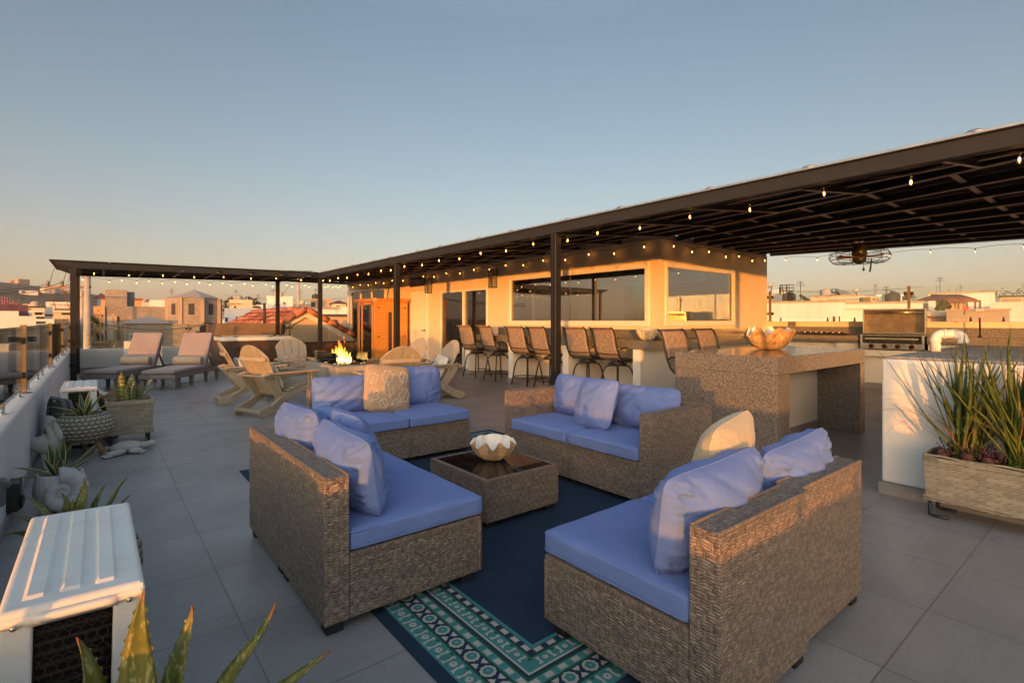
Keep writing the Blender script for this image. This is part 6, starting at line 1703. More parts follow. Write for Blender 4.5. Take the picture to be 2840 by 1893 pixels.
def feat(bl, px0, px1, y0, y1, name, mat, out=.06, inset=None):
    """flat feature (window, door, sign ...) on the front of a block, given by its photo rectangle"""
    r, L, H_, s, t, a, b = bl
    x0, x1 = L*(px0-a)/(b-a), L*(px1-a)/(b-a); zb = r.location.z
    z0 = EYE + t*(887-y1)/1430. - zb; z1 = EYE + t*(887-y0)/1430. - zb
    m = MB(); y_ = sorted((-s*out, s*.02)); m.box(x0, x1, y_[0], y_[1], z0, z1)
    o = m.build(name, MAT[mat], r)
    if inset:
        q = MB(); e = min(.12, (x1-x0)*.12); y_ = sorted((-s*(out+.01), -s*(out-.001))); q.box(x0+e, x1-e, y_[0], y_[1], z0+e, z1-e); q.build('pane', MAT[inset], o)
    return o
def hip(bl, rise, over=.4, mat='clay_tile', name='roof', ridge=.0):
    r, L, H_, s, t, a, b = bl
    dp = abs(r.children[0].dimensions.y) if False else bl_depth[r.name]
    y0, y1 = sorted((0, s*dp)); y0 -= over; y1 += over; x0, x1 = -over, L+over; cy_ = (y0+y1)/2
    k = min((x1-x0)/2, (y1-y0)/2)
    ra, rb = (x0+k, x1-k)
    m = MB(); z = H_+.01
    m.add([(x0,y0,z),(x1,y0,z),(x1,y1,z),(x0,y1,z),(ra,cy_,z+rise),(rb+.01,cy_,z+rise)], [(0,1,5,4),(1,2,5),(2,3,4,5),(3,0,4),(3,2,1,0)])
    return m.build(name, MAT[mat], r)
bl_depth = {}
def B(*a, **k):
    r = block(*a, **k); bl_depth[r[0].name] = a[4]; ro, L, H_, s, t = r[:5]; r2 = random.Random(len(bl_depth)*7+3)
    if a[5] == 'town_house' and L > 2.2 and t < 85:
        e = MB(); e.box(-.06, L+.06, min(-s*.06,s*.14), max(-s*.06,s*.14), H_+.002, H_+.12); e.build('coping', MAT['town_tan' if r2.random() < .5 else a[8]], ro)
        if r2.random() < .6:
            x = r2.uniform(.2,.8)*L; y = s*r2.uniform(1.5,3.5); g = MB(); g.lathe([(.0,0),(.42,.02),(.45,.1),(.45,.62),(.40,.72),(.14,.80),(.14,.86),(0,.87)], 14, (x,y,H_)); g.build('roof_tank', MAT[r2.choice(['town_dark','town_cream','town_grey'])], ro)
        if r2.random() < .7:
            x = r2.uniform(.1,.9)*L; y = s*r2.uniform(.5,3); hh_ = r2.uniform(.8,1.7); g = MB(); g.tube([(x,y,H_),(x,y,H_+hh_)], .02, 4)
            for q in range(3): g.tube([(x-.3+.06*q,y,H_+hh_*(.8+.09*q)),(x+.3-.06*q,y,H_+hh_*(.8+.09*q))], .012, 4)
            g.build('aerial', MAT['wire'], ro)
    return r
TG = 'houses of the town beyond the deck'
# ---- left of the post
b = B(-60, 100, 876, 24, 8, 'town_house', 'pale stepped wall of the nearest white house at the far left edge', 'house', 'town_white', TG, t2=26)
b = B(-40, 52, 862, 38, 9, 'town_house', 'white house with dark red tile roof at the far left edge', 'house', 'town_white', TG)
m = MB(); r, L, H_, s, t, a_, b_ = b; y_ = sorted((-s*.5, s*9.4)); m.add([(-.5,-s*.5,H_-1.1),(L+.6,-s*.5,H_-1.1),(L+.6,s*4.5,H_+.5),(-.5,s*4.5,H_+.5)], [(0,1,2,3)]); m.build('roof', MAT['clay_dark'], r, solid=.15)
feat(b, 34, 49, 882, 905, 'door', 'pole_wood')
b = B(-30, 50, 850, 70, 12, 'town_house', 'cream house with red hipped roof under the dark hill', 'house', 'town_cream', TG); hip(b, 1.6, .8)
feat(b, 20, 26, 850, 862, 'window', 'town_glass'); feat(b, 34, 46, 853, 861, 'window', 'town_glass')
b = B(50, 90, 861, 44, 8, 'town_house', 'white cube house with two small tall windows', 'house', 'town_white', TG, t2=44)
feat(b, 62.5, 70, 868, 884, 'window', 'white_frame', .05, 'town_glass'); feat(b, 74, 80.5, 868, 884, 'window', 'white_frame', .05, 'town_glass'); feat(b, 53, 84, 897, 901, 'ledge', 'town_dark', .3)
b = B(50, 124, 853, 62, 12, 'town_house', 'modern cream house with dark stacked balconies', 'house', 'town_cream', TG, trim='town_dark')
for y in (862, 874, 886): feat(b, 92, 124, y, y+3.5, 'balcony', 'town_white', 1.2)
feat(b, 96, 116, 865, 873, 'window', 'town_glass'); feat(b, 97, 122, 878, 885, 'window', 'town_glass'); feat(b, 70, 85, 856, 859, 'window', 'town_glass')
b = B(112, 146, 850, 78, 10, 'town_house', 'plain white block house below the hotel sign', 'house', 'town_white', TG); feat(b, 124, 148, 871, 876, 'window', 'town_glass')
b = B(98, 150, 884, 40, 8, 'town_house', 'low white house with terrace below the glass railing', 'house', 'town_white', TG); feat(b, 99, 126, 891, 896, 'window', 'town_glass')
b = B(133, 205, 853, 95, 14, 'hotel_building', 'hotel with a cream rooftop name board left of the dark post', 'hotel', 'town_cream', TG)
feat(b, 150, 200, 856, 860, 'window', 'town_glass'); feat(b, 170, 200, 867, 873, 'window', 'town_glass'); feat(b, 133, 205, 862, 865, 'ledge', 'town_white', .5)
r, L, H_, s, t, a_, b_ = b
m = MB(); m.box(-.3, L+.3, -.15, .15, .02+H_, 1.05+H_); bo = m.build('name_board', MAT['town_white'], r)
text('Bellafer Hotel Boutique', .70, bo, (L*.5, -s*.17, H_+.53), (PI/2, 0, 0), MAT['town_tan'], ext=.02, sx=(L-.5)/7.0)
b = B(60, 112, 843, 190, 10, 'town_house', 'small row of pale far houses on the dark hill', 'house', 'town_cream', TG)
b = B(222, 246, 818, 150, 10, 'town_house', 'white house on the hill just right of the dark post', 'house', 'town_white', TG)
b = B(270, 292, 825, 160, 10, 'town_house', 'white hill house with dark tiled roof behind the block tower', 'house', 'town_white', TG); hip(b, 1.6, 1., 'clay_dark')
b = B(150, 192, 884, 30, 5, 'lean_to', 'rough wooden lean-to roof below the hotel', 'shed', 'plank', None); 
# orange house and block buildings
b = B(259, 300, 849, 47, 9, 'town_house', 'orange plastered house behind the block building', 'house', 'town_orange', TG)
feat(b, 273, 287, 872, 877, 'window', 'town_glass'); feat(b, 270, 274, 860, 863, 'vent', 'town_dark')
m = MB(); r, L, H_, s, t, a_, b_ = b; m.box(L*.52, L*3.4, s*.5, s*6, H_, H_+.66) if s > 0 else m.box(L*.52, L*3.4, -6, -.5, H_, H_+.66); m.build('upper_wall', MAT['town_orange'], r)
m = MB(); m.box(L*.50, L*3.5, min(s*.3,s*6.2), max(s*.3,s*6.2), H_+.67, H_+.8); m.build('eave', MAT['clay_dark'], r)
b = B(287, 460, 849, 38, 8, 'block_building', 'unfinished grey concrete block building with a square tower', 'building', 'blockwork', None)
r, L, H_, s, t, a_, b_ = b
m = MB(); m.box(L*(291-287)/173, L*(350-287)/173, min(s*.2,s*3.2), max(s*.2,s*3.2), H_, H_+1.18); m.box(L*(350-287)/173+.01, L*(371-287)/173, min(s*1.2,s*3.1), max(s*1.2,s*3.1), H_, H_+1.1); m.build('tower', MAT['blockwork'], r)
feat(b, 297, 321, 877, 941, 'opening', 'town_grey', .02); feat(b, 323, 329, 877, 890, 'opening', 'town_dark', .02)
feat(b, 287, 291, 851, 945, 'column', 'town_tan', .12); feat(b, 321, 323, 877, 945, 'column', 'town_tan', .12)
m = MB()
rnd.seed(8)
for x0, y0, x1, y1 in ((252,912,330,910),(262,896,262,950),(278,868,279,960),(318,890,319,960),(340,890,341,960),(250,958,345,955),(255,948,340,948),(312,870,326,960)):
    p0 = at(x0, y0, 33); p1 = at(x1, y1, 33); m.bar(p0, p1, .14, .12)
for i in range(14): p0 = at(rnd.uniform(240,320), rnd.uniform(945,965), 31); p1 = p0+RGT*rnd.uniform(.8,2.2)+Vector((0,0,rnd.uniform(-.1,.1))); m.bar(p0, p1, .12, .05)
tag(m.build('scaffold', MAT['plank']), 'wooden scaffold planks in front of the unfinished building', 'scaffold')
# low hipped block house with octagonal turret
b = B(345, 625, 897, 33, 9, 'turret_house', 'grey block house with an octagonal turret and pyramid roof', 'house', 'blockwork', None)
r, L, H_, s, t, a_, b_ = b
feat(b, 356, 428, 922, 945, 'window', 'town_grey', .04, 'town_glass'); feat(b, 437, 443, 920, 935, 'window', 'town_dark'); feat(b, 538, 560, 918, 945, 'opening', 'town_dark')
m = MB(); x0, x1 = -.2, L*(470-345)/280; m.add([(x0,-s*.2,H_+.01),(x1,-s*.2,H_+.01),(x1,s*6,H_+.01),(x0,s*6,H_+.01),((x0+x1)*.52,s*2.8,H_+.55)], [(0,1,4),(1,2,4),(2,3,4),(3,0,4)]); m.build('roof', MAT['town_grey'], r)
cx = L*(536-345)/280.; R_ = L*83/280.; cy_ = s*R_*.9
hz0, hz1 = H_-.05, EYE + t*(887-824)/1430. - r.location.z
def octa(R, z, a0=22.5-8): return [(cx+R*math.cos(rad(a0+45*k)), cy_+R*math.sin(rad(a0+45*k)), z) for k in range(8)]
m = MB(); A0, A1 = octa(R_, hz0), octa(R_, hz1); m.add(A0+A1, [(k,(k+1)%8,8+(k+1)%8,8+k) for k in range(8)]+[tuple(range(8,16))]); tw = m.build('turret', MAT['blockwork'], r)
zap = EYE + t*(887-799)/1430. - r.location.z
m = MB(); A0 = octa(R_*1.03, hz1+.01); m.add(A0+[(cx,cy_,zap)], [(k,(k+1)%8,8) for k in range(8)]+[tuple(range(8))[::-1]]); m.tube([(cx,cy_,zap),(cx,cy_,zap+.35)], .02, 5); m.build('turret_roof', MAT['town_grey'], r)
for k in range(8):
    a0 = rad(22.5-8+45*k); a1 = a0+rad(45); p0 = Vector((cx+R_*math.cos(a0), cy_+R_*math.sin(a0), 0)); p1 = Vector((cx+R_*math.cos(a1), cy_+R_*math.sin(a1), 0)); mid = (p0+p1)/2; nrm = (mid-Vector((cx,cy_,0))).normalized()
    uu = (p1-p0).normalized(); zz = (hz0+hz1)/2+.12; q = .17; hh_ = .36
    m = MB(); c = [mid+uu*e+nrm*.015+Vector((0,0,zz+f)) for e, f in ((-q,-hh_),(q,-hh_),(q,hh_),(-q,hh_))]; d_ = [p-nrm*.2 for p in c]; m.hexa([c[0],c[1],d_[1],d_[0],c[3],c[2],d_[2],d_[3]]); m.build('window', MAT['town_dark'], tw)
    m = MB(); m.bar(p0+Vector((0,0,hz0)), p0+Vector((0,0,hz1)), .2,.2); m.build('corner_post', MAT['town_tan'], tw)
b = B(414, 460, 832, 70, 10, 'town_house', 'plain white house behind the block building and turret', 'house', 'town_white', TG)
b = B(636, 700, 834, 60, 9, 'town_house', 'white two-storey house with a corner window right of the turret', 'house', 'town_cream', TG); feat(b, 646, 656, 847, 862, 'window', 'white_frame', .05, 'town_glass'); feat(b, 630, 662, 840, 843, 'canopy', 'town_tan', .6)
b = B(622, 740, 858, 52, 7, 'town_house', 'lower grey white house right of the turret', 'house', 'town_white', TG); feat(b, 624, 632, 879, 893, 'window', 'white_frame', .05, 'town_glass'); feat(b, 653, 657, 878, 888, 'window', 'town_glass')
b = B(740, 812, 824, 58, 12, 'town_house', 'tall plain white block behind the clay tile roof', 'house', 'town_white', TG); feat(b, 785, 788, 837, 843, 'wall_lamp', 'town_dark', .3)
b = B(700, 745, 845, 110, 10, 'town_house', 'small white house with dark roof between turret and white block', 'house', 'town_white', TG); feat(b, 700, 722, 850, 858, 'window', 'town_dark', .3)
b = B(846, 950, 857, 48, 8, 'town_house', 'long low white wall behind the clay roof gable', 'house', 'town_white', TG, trim='town_tan')
b = B(862, 922, 831, 66, 9, 'town_house', 'tan concrete house with deep openings beyond the pole', 'house', 'town_tan', TG); feat(b, 863, 874, 838, 854, 'opening', 'town_dark', .02); feat(b, 896, 914, 840, 854, 'opening', 'town_grey', .02)
b = B(920, 960, 842, 62, 8, 'town_house', 'cream house with brown hipped roof near the rooftop house corner', 'house', 'town_cream', TG); hip(b, .55, .3, 'clay_dark'); feat(b, 928, 946, 845, 853, 'window', 'white_frame', .05, 'town_glass')
b = B(885, 968, 878, 36, 6, 'town_house', 'brown house with wide window under the white wall', 'house', 'town_tan', TG, trim='town_dark'); feat(b, 900, 936, 886, 905, 'window', 'town_dark', .05, 'town_glass')
b = B(946, 1000, 852, 44, 6, 'town_house', 'white house side wall just left of the rooftop house', 'house', 'town_white', TG); feat(b, 948, 955, 886, 901, 'window', 'town_dark')
b = B(832, 850, 839, 90, 8, 'town_house', 'tiny white house with antennas behind the utility pole', 'house', 'town_white', TG)
b = B(812, 866, 846, 75, 8, 'town_house', 'low pale house behind the clay roof ridge', 'house', 'town_cream', TG); feat(b, 820, 838, 850, 855, 'window', 'town_dark')
# neighbour's clay tiled gable roof right behind the railing
nh = thing('gabled_house', 'neighbouring cream house with red clay tile gable roof', 'house', (5.96, 19.6, GZ))
RZ = 1.63-GZ; hw = 2.3; sl_ = .56; Ln = 8.6
m = MB(); m.add([(-hw+.12,0,0),(hw-.12,0,0),(hw-.12,0,RZ-sl_*hw-.16),(0,0,RZ-.2),(-hw+.12,0,RZ-sl_*hw-.16)], [(0,1,2,3,4)]); m.box(-hw+.12,-hw+.3,0.02,Ln,0,RZ-sl_*hw-.2); m.box(hw-.3,hw-.12,0.02,Ln,0,RZ-sl_*hw-.2); m.build('wall', MAT['town_cream'], nh)
for e in (-1, 1):
    m = MB(); P = []
    for i in range(2):
        P.append([])
    n_ = 40
    cols = int((Ln+.3)/.28); rows_ = int(hw*1.15/.36)
    # barrels: rows of half round tiles running down the slope
    for c_ in range(cols):
        y0 = -.25 + c_*.28
        for q in range(rows_):
            x0 = q*.34*.87; x1 = x0+.38*.87; jit = rnd.uniform(-.012,.012)
            if x0 > hw: continue
            A = []
            for (xx, rr_) in ((x0,.105),(min(x1,hw+.15),.13)):
                z = RZ - sl_*xx + (.03 if xx == x0 else .05)
                A.append([(e*xx, y0+.14+jit+rr_*math.cos(PI*k/6), z + rr_*.75*math.sin(PI*k/6)) for k in range(7)])
            m.grid(A)
    m.add([(0,-.2,RZ+.005),(e*(hw+.1),-.2,RZ-sl_*(hw+.1)+.005),(e*(hw+.1),Ln,RZ-sl_*(hw+.1)+.005),(0,Ln,RZ+.005)], [(0,1,2,3)])
    o = m.build('roof', MAT['clay_tile'], nh)
    # verge tiles and white barge board
    v = MB()
    for q in range(int(hw/.36)+1):
        x0, x1 = q*.36, min(q*.36+.42, hw+.15)
        v.tube([(e*x0,-.2,RZ-sl_*x0+.07),(e*x1,-.2,RZ-sl_*x1+.09)], [.10,.12], 8)
    v.build('verge_tiles', MAT['clay_single'] if 'clay_single' in MAT else plain('clay_single', (.50,.20,.11), .8, var=.45, sc=2.2), nh)
    w_ = MB(); w_.hexa([(0,-.12,RZ-.22),(e*hw,-.12,RZ-sl_*hw-.22),(e*hw,-.02,RZ-sl_*hw-.22),(0,-.02,RZ-.22),(0,-.12,RZ-.02),(e*hw,-.12,RZ-sl_*hw-.02),(e*hw,-.02,RZ-sl_*hw-.02),(0,-.02,RZ-.02)]); w_.build('barge_board', MAT['white_frame'], nh)
v = MB()
for q in range(int(Ln/.36)): v.tube([(0,-.2+q*.36,RZ+.06),(0,.22+q*.36,RZ+.075)], [.11,.125], 8)
v.build('ridge_tiles', MAT['clay_single'], nh)
m = MB(); m.lathe([(.05,0),(.05,1.0)], 8, (-1.1,1.2,RZ-.7)); m.build('flue', MAT['wire'], nh)

# ---- poles and wires
def pole(px, y0, t, name, label, r=.15, mat='pole_concrete'):
    p = at(px, y0, t); root = thing(name, label, 'utility pole', (p.x, p.y, GZ))
    m = MB(); m.tube([(0,0,0),(0,0,p.z-GZ)], [r*1.25, r*.85], 12); m.build('shaft', MAT[mat], root); return root, p.z-GZ
vd = RGT
r, h = pole(242, 760, 24, 'utility_pole', 'concrete utility pole with crossarm and insulators behind the dark post')
zc = EYE + 24*(887-796)/1430. - GZ
m = MB(); A = RGT*(24*(130-242)/1430.); Bq = RGT*(24*(250-242)/1430.); m.bar(A+Vector((0,0,zc)), Bq+Vector((0,0,zc)), .12, .11); m.bar(A*.65+Vector((0,0,zc-.05)), Vector((0,0,zc-.62)), .05, .05); m.build('crossarm', MAT['pole_wood'], r)
for px in (133, 172, 205):
    m = MB(); c = RGT*(24*(px-242)/1430.)+Vector((0,0,zc+.06)); m.lathe([(.03,0),(.08,.02),(.05,.05),(.085,.08),(.05,.11),(.085,.14),(.05,.17),(.08,.2),(.03,.23)], 10, c); m.build('insulator', MAT['insulator'], r)
m = MB()
for px in (139, 176, 190):
    c = RGT*(24*(px-242)/1430.)+Vector((0,0,zc+.25)); m.tube([c, c+Vector((.02,0,.45))+RGT*.1, c+RGT*.25+Vector((0,0,.75)), c+RGT*.9+Vector((0,0,.68))], .012, 5)
    m.tube([c+Vector((0,0,-.4)), c+RGT*.1+Vector((0,0,-.8)), c+RGT*.3+Vector((0,0,-1.3))], .012, 5)
m.build('jumper_wire', MAT['clay_dark'], r)
r2, h2 = pole(227, 806, 34, 'utility_pole', 'thinner utility pole with dark crossarm behind the first pole', .11)
m = MB(); zc2 = h2-.2; m.bar(RGT*(34*(170-227)/1430.)+Vector((0,0,zc2)), RGT*(34*(234-227)/1430.)+Vector((0,0,zc2)), .1,.1); m.build('crossarm', MAT['wire'], r2)
r3, h3 = pole(827, 752, 38, 'utility_pole', 'utility pole rising behind the pergola corner with ring of wires', .11)
m = MB(); m.bar(RGT*-.8+Vector((0,0,h3-.35)), RGT*.8+Vector((0,0,h3-.35)), .09,.09); m.build('crossarm', MAT['pole_wood'], r3)
for k in (-.35,-.18,.1,.22):
    m = MB(); m.lathe([(.03,0),(.07,.03),(.045,.06),(.07,.09),(.045,.12),(.07,.15),(.03,.2)], 8, RGT*k+Vector((0,0,h3-.28))); m.build('insulator', MAT['shell_pale'], r3)
m = MB(); m.tube([RGT*(1.05*math.cos(a))+FWD*(.8*math.sin(a))+Vector((0,0,h3+.02+.05*math.sin(a))) for a in [2*PI*i/28 for i in range(28)]], .012, 5, closed=True); m.build('wire_ring', MAT['wire'], r3)
def wire(label, a, b, sag, r=.012, grp='overhead wires'):
    m = MB(); a = Vector(a); b = Vector(b); m.tube([a.lerp(b, i/20.)-Vector((0,0,sag*4*(i/20.)*(1-i/20.))) for i in range(21)], r, 5)
    o = m.build('overhead_wire', MAT['wire']); tag(o, label, 'wire', grp)
wire('top one of three power lines running left from the utility pole', at(133, 786, 24), at(-60, 804, 15), .1)
wire('middle one of three power lines running left from the utility pole', at(172, 783, 24), at(-60, 814, 15), .12)
wire('lowest of three power lines running left from the utility pole', at(205, 785, 24), at(-60, 818, 15), .14)
wire('wire crossing in front of the block building', at(246, 890, 26), at(560, 901, 30), .35, .016)
wire('thin guy wire slanting up to the pergola corner', at(750, 862, 40), at(800, 795, 39), 0, .012)
wire('long power line in front of the far mountain', at(2190, 807, 60), at(2560, 794, 60), .3, .02)
wire('faint far power line right of the turret', at(620, 818, 120), at(960, 826, 120), .8, .03)

# ---- right side, seen beyond the kitchen railing
b = B(2100, 2345, 839, 34, 10, 'town_house', 'long plain white house wall beyond the kitchen railing', 'house', 'town_white', TG, t2=31)
feat(b, 2310, 2320, 876, 892, 'window', 'white_frame', .04, 'town_glass'); feat(b, 2327, 2332, 876, 892, 'window', 'white_frame', .04, 'town_glass'); feat(b, 2302, 2306, 862, 864, 'lamp', 'white_frame', .2)
b = B(2340, 2560, 841, 33, 10, 'town_house', 'white house wall with a pipe right of the long white wall', 'house', 'town_white', TG)
feat(b, 2341, 2428, 855.5, 857, 'pipe', 'town_tan', .08)
b = B(2249, 2440, 821, 46, 9, 'town_house', 'cream flat-roofed house with water tank and dish on its roof', 'house', 'town_cream', TG, t2=42)
feat(b, 2298, 2303.5, 831, 836, 'window', 'town_glass'); feat(b, 2304.5, 2310, 831, 836, 'window', 'town_glass'); feat(b, 2383, 2398, 823, 844, 'window', 'white_frame', .05, 'town_glass')
rt = at(2148, 806, 40); tw_ = thing('round_tower', 'round white stair tower beside the spiral staircase', 'tower', (rt.x, rt.y, GZ))
m = MB(); m.lathe([(.95,0),(.95,rt.z-GZ-.3),(1.02,rt.z-GZ-.28),(1.02,rt.z-GZ)], 28, (-.35,0,0)); m.build('wall', MAT['town_white'], tw_)
m = MB(); p = at(2158, 826, 39); m.box(-.08,.08,-.08,.08,-.2,.2); o = m.build('window', MAT['town_glass'], tw_, p-Vector(tw_.location))
def dish(px, y, t, d, label, mat='dish', tz=0, stand=.5):
    p = at(px, y, t); r = thing('satellite_dish', label, 'satellite dish', p, tz)
    m = MB(); Mx = Matrix.Rotation(rad(62), 4, 'X'); m.lathe([(.01,0),(d*.2,.01),(d*.4,.05),(d*.5,.09)], 20, M=Mx); m.build('reflector', MAT[mat], r, solid=.01)
    m = MB(); m.tube([(0,0,0),(0,.08,-stand)], .025, 6); m.tube([Mx@Vector((0,-d*.3,.05)), Mx@Vector((0,-d*.1,.4))], .012, 5); m.build('arm', MAT['wire'], r)
dish(2139, 792, 38, .42, 'grey satellite dish on the round white tower', 'dish', rad(150), .4)
dish(2375, 808, 42, .40, 'pale satellite dish on the cream flat roof', 'dish', rad(120), .35)
dish(2676, 856, 27, .30, 'red satellite dish on the tan wall', 'dish_red', rad(-60), .3)
sp = thing('spiral_staircase', 'black metal spiral staircase on the white roof', 'staircase', at(2181, 838, 36)); zt = 36*(838-790)/1430.
m = MB(); m.tube([(0,0,0),(0,0,zt)], .04, 8); m.build('column', MAT['wire'], sp)
m = MB(); T_ = []
for i in range(34):
    a = rad(200 + 330*i/33.); z = zt*.62*i/33.
    T_.append((.43*math.cos(a), .43*math.sin(a), z+.42))
    if i % 3 == 0: m.add([(0,0,z),(.43*math.cos(a-.14),.43*math.sin(a-.14),z),(.43*math.cos(a+.14),.43*math.sin(a+.14),z)], [(0,1,2)]); m.tube([(.43*math.cos(a),.43*math.sin(a),z),(.43*math.cos(a),.43*math.sin(a),z+.42)], .012, 4)
m.build('steps', MAT['wire'], sp, solid=.03)
m = MB(); m.tube(T_, .016, 5)
for z in (zt*.66, zt*.83, zt): m.tube([(.44*math.cos(a), .44*math.sin(a), z) for a in [2*PI*i/24 for i in range(24)]], .014, 5, closed=True)
for k in range(5): a = 2*PI*k/5; m.tube([(.44*math.cos(a),.44*math.sin(a),zt*.6),(.44*math.cos(a),.44*math.sin(a),zt)], .016, 5)
m.build('handrail', MAT['wire'], sp)
tk = thing('water_heater', 'solar water heater tank on the cream flat roof', 'water tank', at(2315, 806, 43))
m = MB(); m.lathe([(.0,-.3),(.12,-.29),(.15,-.25),(.15,.25),(.12,.29),(0,.3)], 16, M=Matrix.Rotation(PI/2, 4, 'Y') @ Matrix.Rotation(.3, 4, 'X')); m.build('tank', MAT['stainless'], tk)
m = MB()
for x in (-.2,.2): m.tube([(x,0,-.1),(x,0,-.42)], .02, 5)
m.bar((.2,0,-.02),(.62,-.1,-.32),.3,.05); m.build('stand', MAT['wire'], tk)
pg = thing('roof_pergola', 'small white pergola with wooden doors on the roof terrace', 'pergola', at(2430, 842, 40))
u = RGT; Lp = 40*(2500-2430)/1430.
m = MB()
for k in range(4): c = u*(Lp*k/3.); m.bar(c, c+Vector((0,0,.62)), .08,.08)
m.bar(u*-.1+Vector((0,0,.62)), u*(Lp+.15)+Vector((0,0,.66)), .1,.1)
for k in range(7): c = u*(Lp*k/6.)+Vector((0,0,.7)); m.bar(c-FWD*.1, c+FWD*1.6, .05,.08)
m.build('frame', MAT['white_frame'], pg)
m = MB(); m.bar(u*.1+FWD*1.2+Vector((0,0,0)), u*.1+FWD*1.2+Vector((0,0,.55)), .5,.04); m.bar(u*.8+FWD*1.2, u*.8+FWD*1.2+Vector((0,0,.5)), .5,.04); m.build('door', MAT['cedar'], pg)
b = B(2425, 2545, 840, 36, 7, 'town_house', 'tan roof terrace wall behind the open grill', 'house', 'town_cream', TG, trim='town_white')
b = B(2575, 2760, 813, 40, 8, 'town_house', 'white house wall behind the red tiled porch', 'house', 'town_white', TG); 
b2 = B(2625, 2800, 862, 28, 6, 'town_house', 'tan walled house in front of the red tiled porch', 'house', 'town_tan', TG)
b3 = B(2570, 2628, 861, 30, 6, 'town_house', 'low cream house with a brown beam beside the grill', 'house', 'town_cream', TG); feat(b3, 2572, 2626, 876, 880, 'beam', 'clay_dark', .3)
po = thing('tiled_porch', 'porch with red tile roof on dark posts on a rooftop', 'porch', at(2635, 858, 32)); Lq = 32*(2725-2635)/1430.; hq = 32*(858-832)/1430.; rz = 32*(858-816)/1430.
m = MB(); A0 = [u*-.3+Vector((0,0,hq)), u*(Lq-.4)+Vector((0,0,hq)), u*Lq+FWD*1.6+Vector((0,0,rz)), u*.15+FWD*1.6+Vector((0,0,rz))]
m.add(A0, [(0,1,2,3)]); m.add([u*-1.4+FWD*1.2+Vector((0,0,hq-.05)), A0[0], A0[3]], [(0,1,2)])
for k in range(13):
    f = k/12.; m.tube([A0[0].lerp(A0[1], f)+Vector((0,0,.02)), A0[3].lerp(A0[2], f)+Vector((0,0,.02))], .055, 6)
m.build('roof', MAT['clay_dark'], po, solid=.03)
m = MB()
for f in (0,.28,.56,.84,1.): c = u*(Lq*f*.92); m.bar(c+Vector((0,0,-.2)), c+Vector((0,0,hq)), .09,.09)
m.bar(u*-.2+Vector((0,0,hq-.06)), u*(Lq*.93)+Vector((0,0,hq-.06)), .1,.12); m.build('posts', MAT['clay_dark'], po)
m = MB(); c = FWD*1.0; m.hexa([c+Vector((0,0,-.2)), c+u*Lq*.95+Vector((0,0,-.2)), c+u*Lq*.95+FWD*.1+Vector((0,0,-.2)), c+FWD*.1+Vector((0,0,-.2)), c+Vector((0,0,rz-.3)), c+u*Lq*.95+Vector((0,0,rz-.3)), c+u*Lq*.95+FWD*.1+Vector((0,0,rz-.3)), c+FWD*.1+Vector((0,0,rz-.3))]); m.build('wall', MAT['town_cream'], po)
b = B(2745, 2900, 842, 34, 8, 'town_house', 'plain white house at the right edge of the picture', 'house', 'town_white', TG)
b = B(2775, 2900, 823, 60, 8, 'town_house', 'cream house with dark roof at the right edge on the slope', 'house', 'town_cream', TG, trim='town_dark'); feat(b, 2778, 2830, 827, 838, 'opening', 'town_tan', .02)
b = B(2718, 2760, 812, 42, 5, 'town_house', 'white stair head with dark coping right of the red porch', 'house', 'town_white', TG, trim='town_dark')
fe = thing('roof_fence', 'white picket railing with plants on the tan house', 'fence', at(2708, 862, 27.8)); m = MB()
for k in range(22): c = u*(k*.075); m.bar(c, c+Vector((0,0,.09)), .03,.03)
m.build('pickets', MAT['white_frame'], fe)
# pylons, antennas, far small houses
def pylon(px, y0, y1, t, label):
    p = at(px, y1, t); h = t*(y1-y0)/1430.; r = thing('power_pylon', label, 'pylon', p); m = MB(); w_ = h*.10; rr_ = max(.05, t*.00035)
    for e in (-1, 1): m.tube([u*(e*w_), u*(e*w_*.25)+Vector((0,0,h))], rr_, 4)
    for k in range(6): z = h*k/6.; m.tube([u*(-w_*(1-.12*k))+Vector((0,0,z)), u*(w_*(1-.12*(k+1)))+Vector((0,0,z+h/6.))], rr_*.8, 4)
    for f, q in ((.72,2.6),(.86,2.2),(.98,1.6)): m.tube([u*(-w_*q)+Vector((0,0,h*f)), u*(w_*q)+Vector((0,0,h*f))], rr_*.9, 4)
    m.build('lattice', MAT['lattice'], r)
pylon(476, 801, 838, 420, 'lattice pylon left of the turret roof'); pylon(832, 803, 842, 300, 'lattice pylon beside the utility pole')
pylon(2428, 788, 826, 500, 'larger lattice pylon right of the far mountain'); pylon(2458, 803, 822, 700, 'smaller far lattice pylon right of the mountain'); pylon(2664, 790, 815, 600, 'far lattice pylon above the white house')
for px, y0, y1, t, l in ((2597,792,815,40,'thin rooftop antenna mast left of the porch'),(2631,803,815,41,'short antenna mast on the white house'),(2653,801,815,39,'antenna with small head above the red porch'),(2830,804,842,45,'pale street lamp at the right edge')):
    p = at(px, y1, t); r = thing('antenna_mast', l, 'antenna', p); m = MB(); hh_ = t*(y1-y0)/1430.; m.tube([(0,0,-.3),(0,0,hh_)], .022, 5); m.tube([u*-.12+Vector((0,0,hh_*.9)), u*.12+Vector((0,0,hh_*.9))], .014, 4); m.build('mast', MAT['lattice'], r)
rnd.seed(17)
fh = MB()
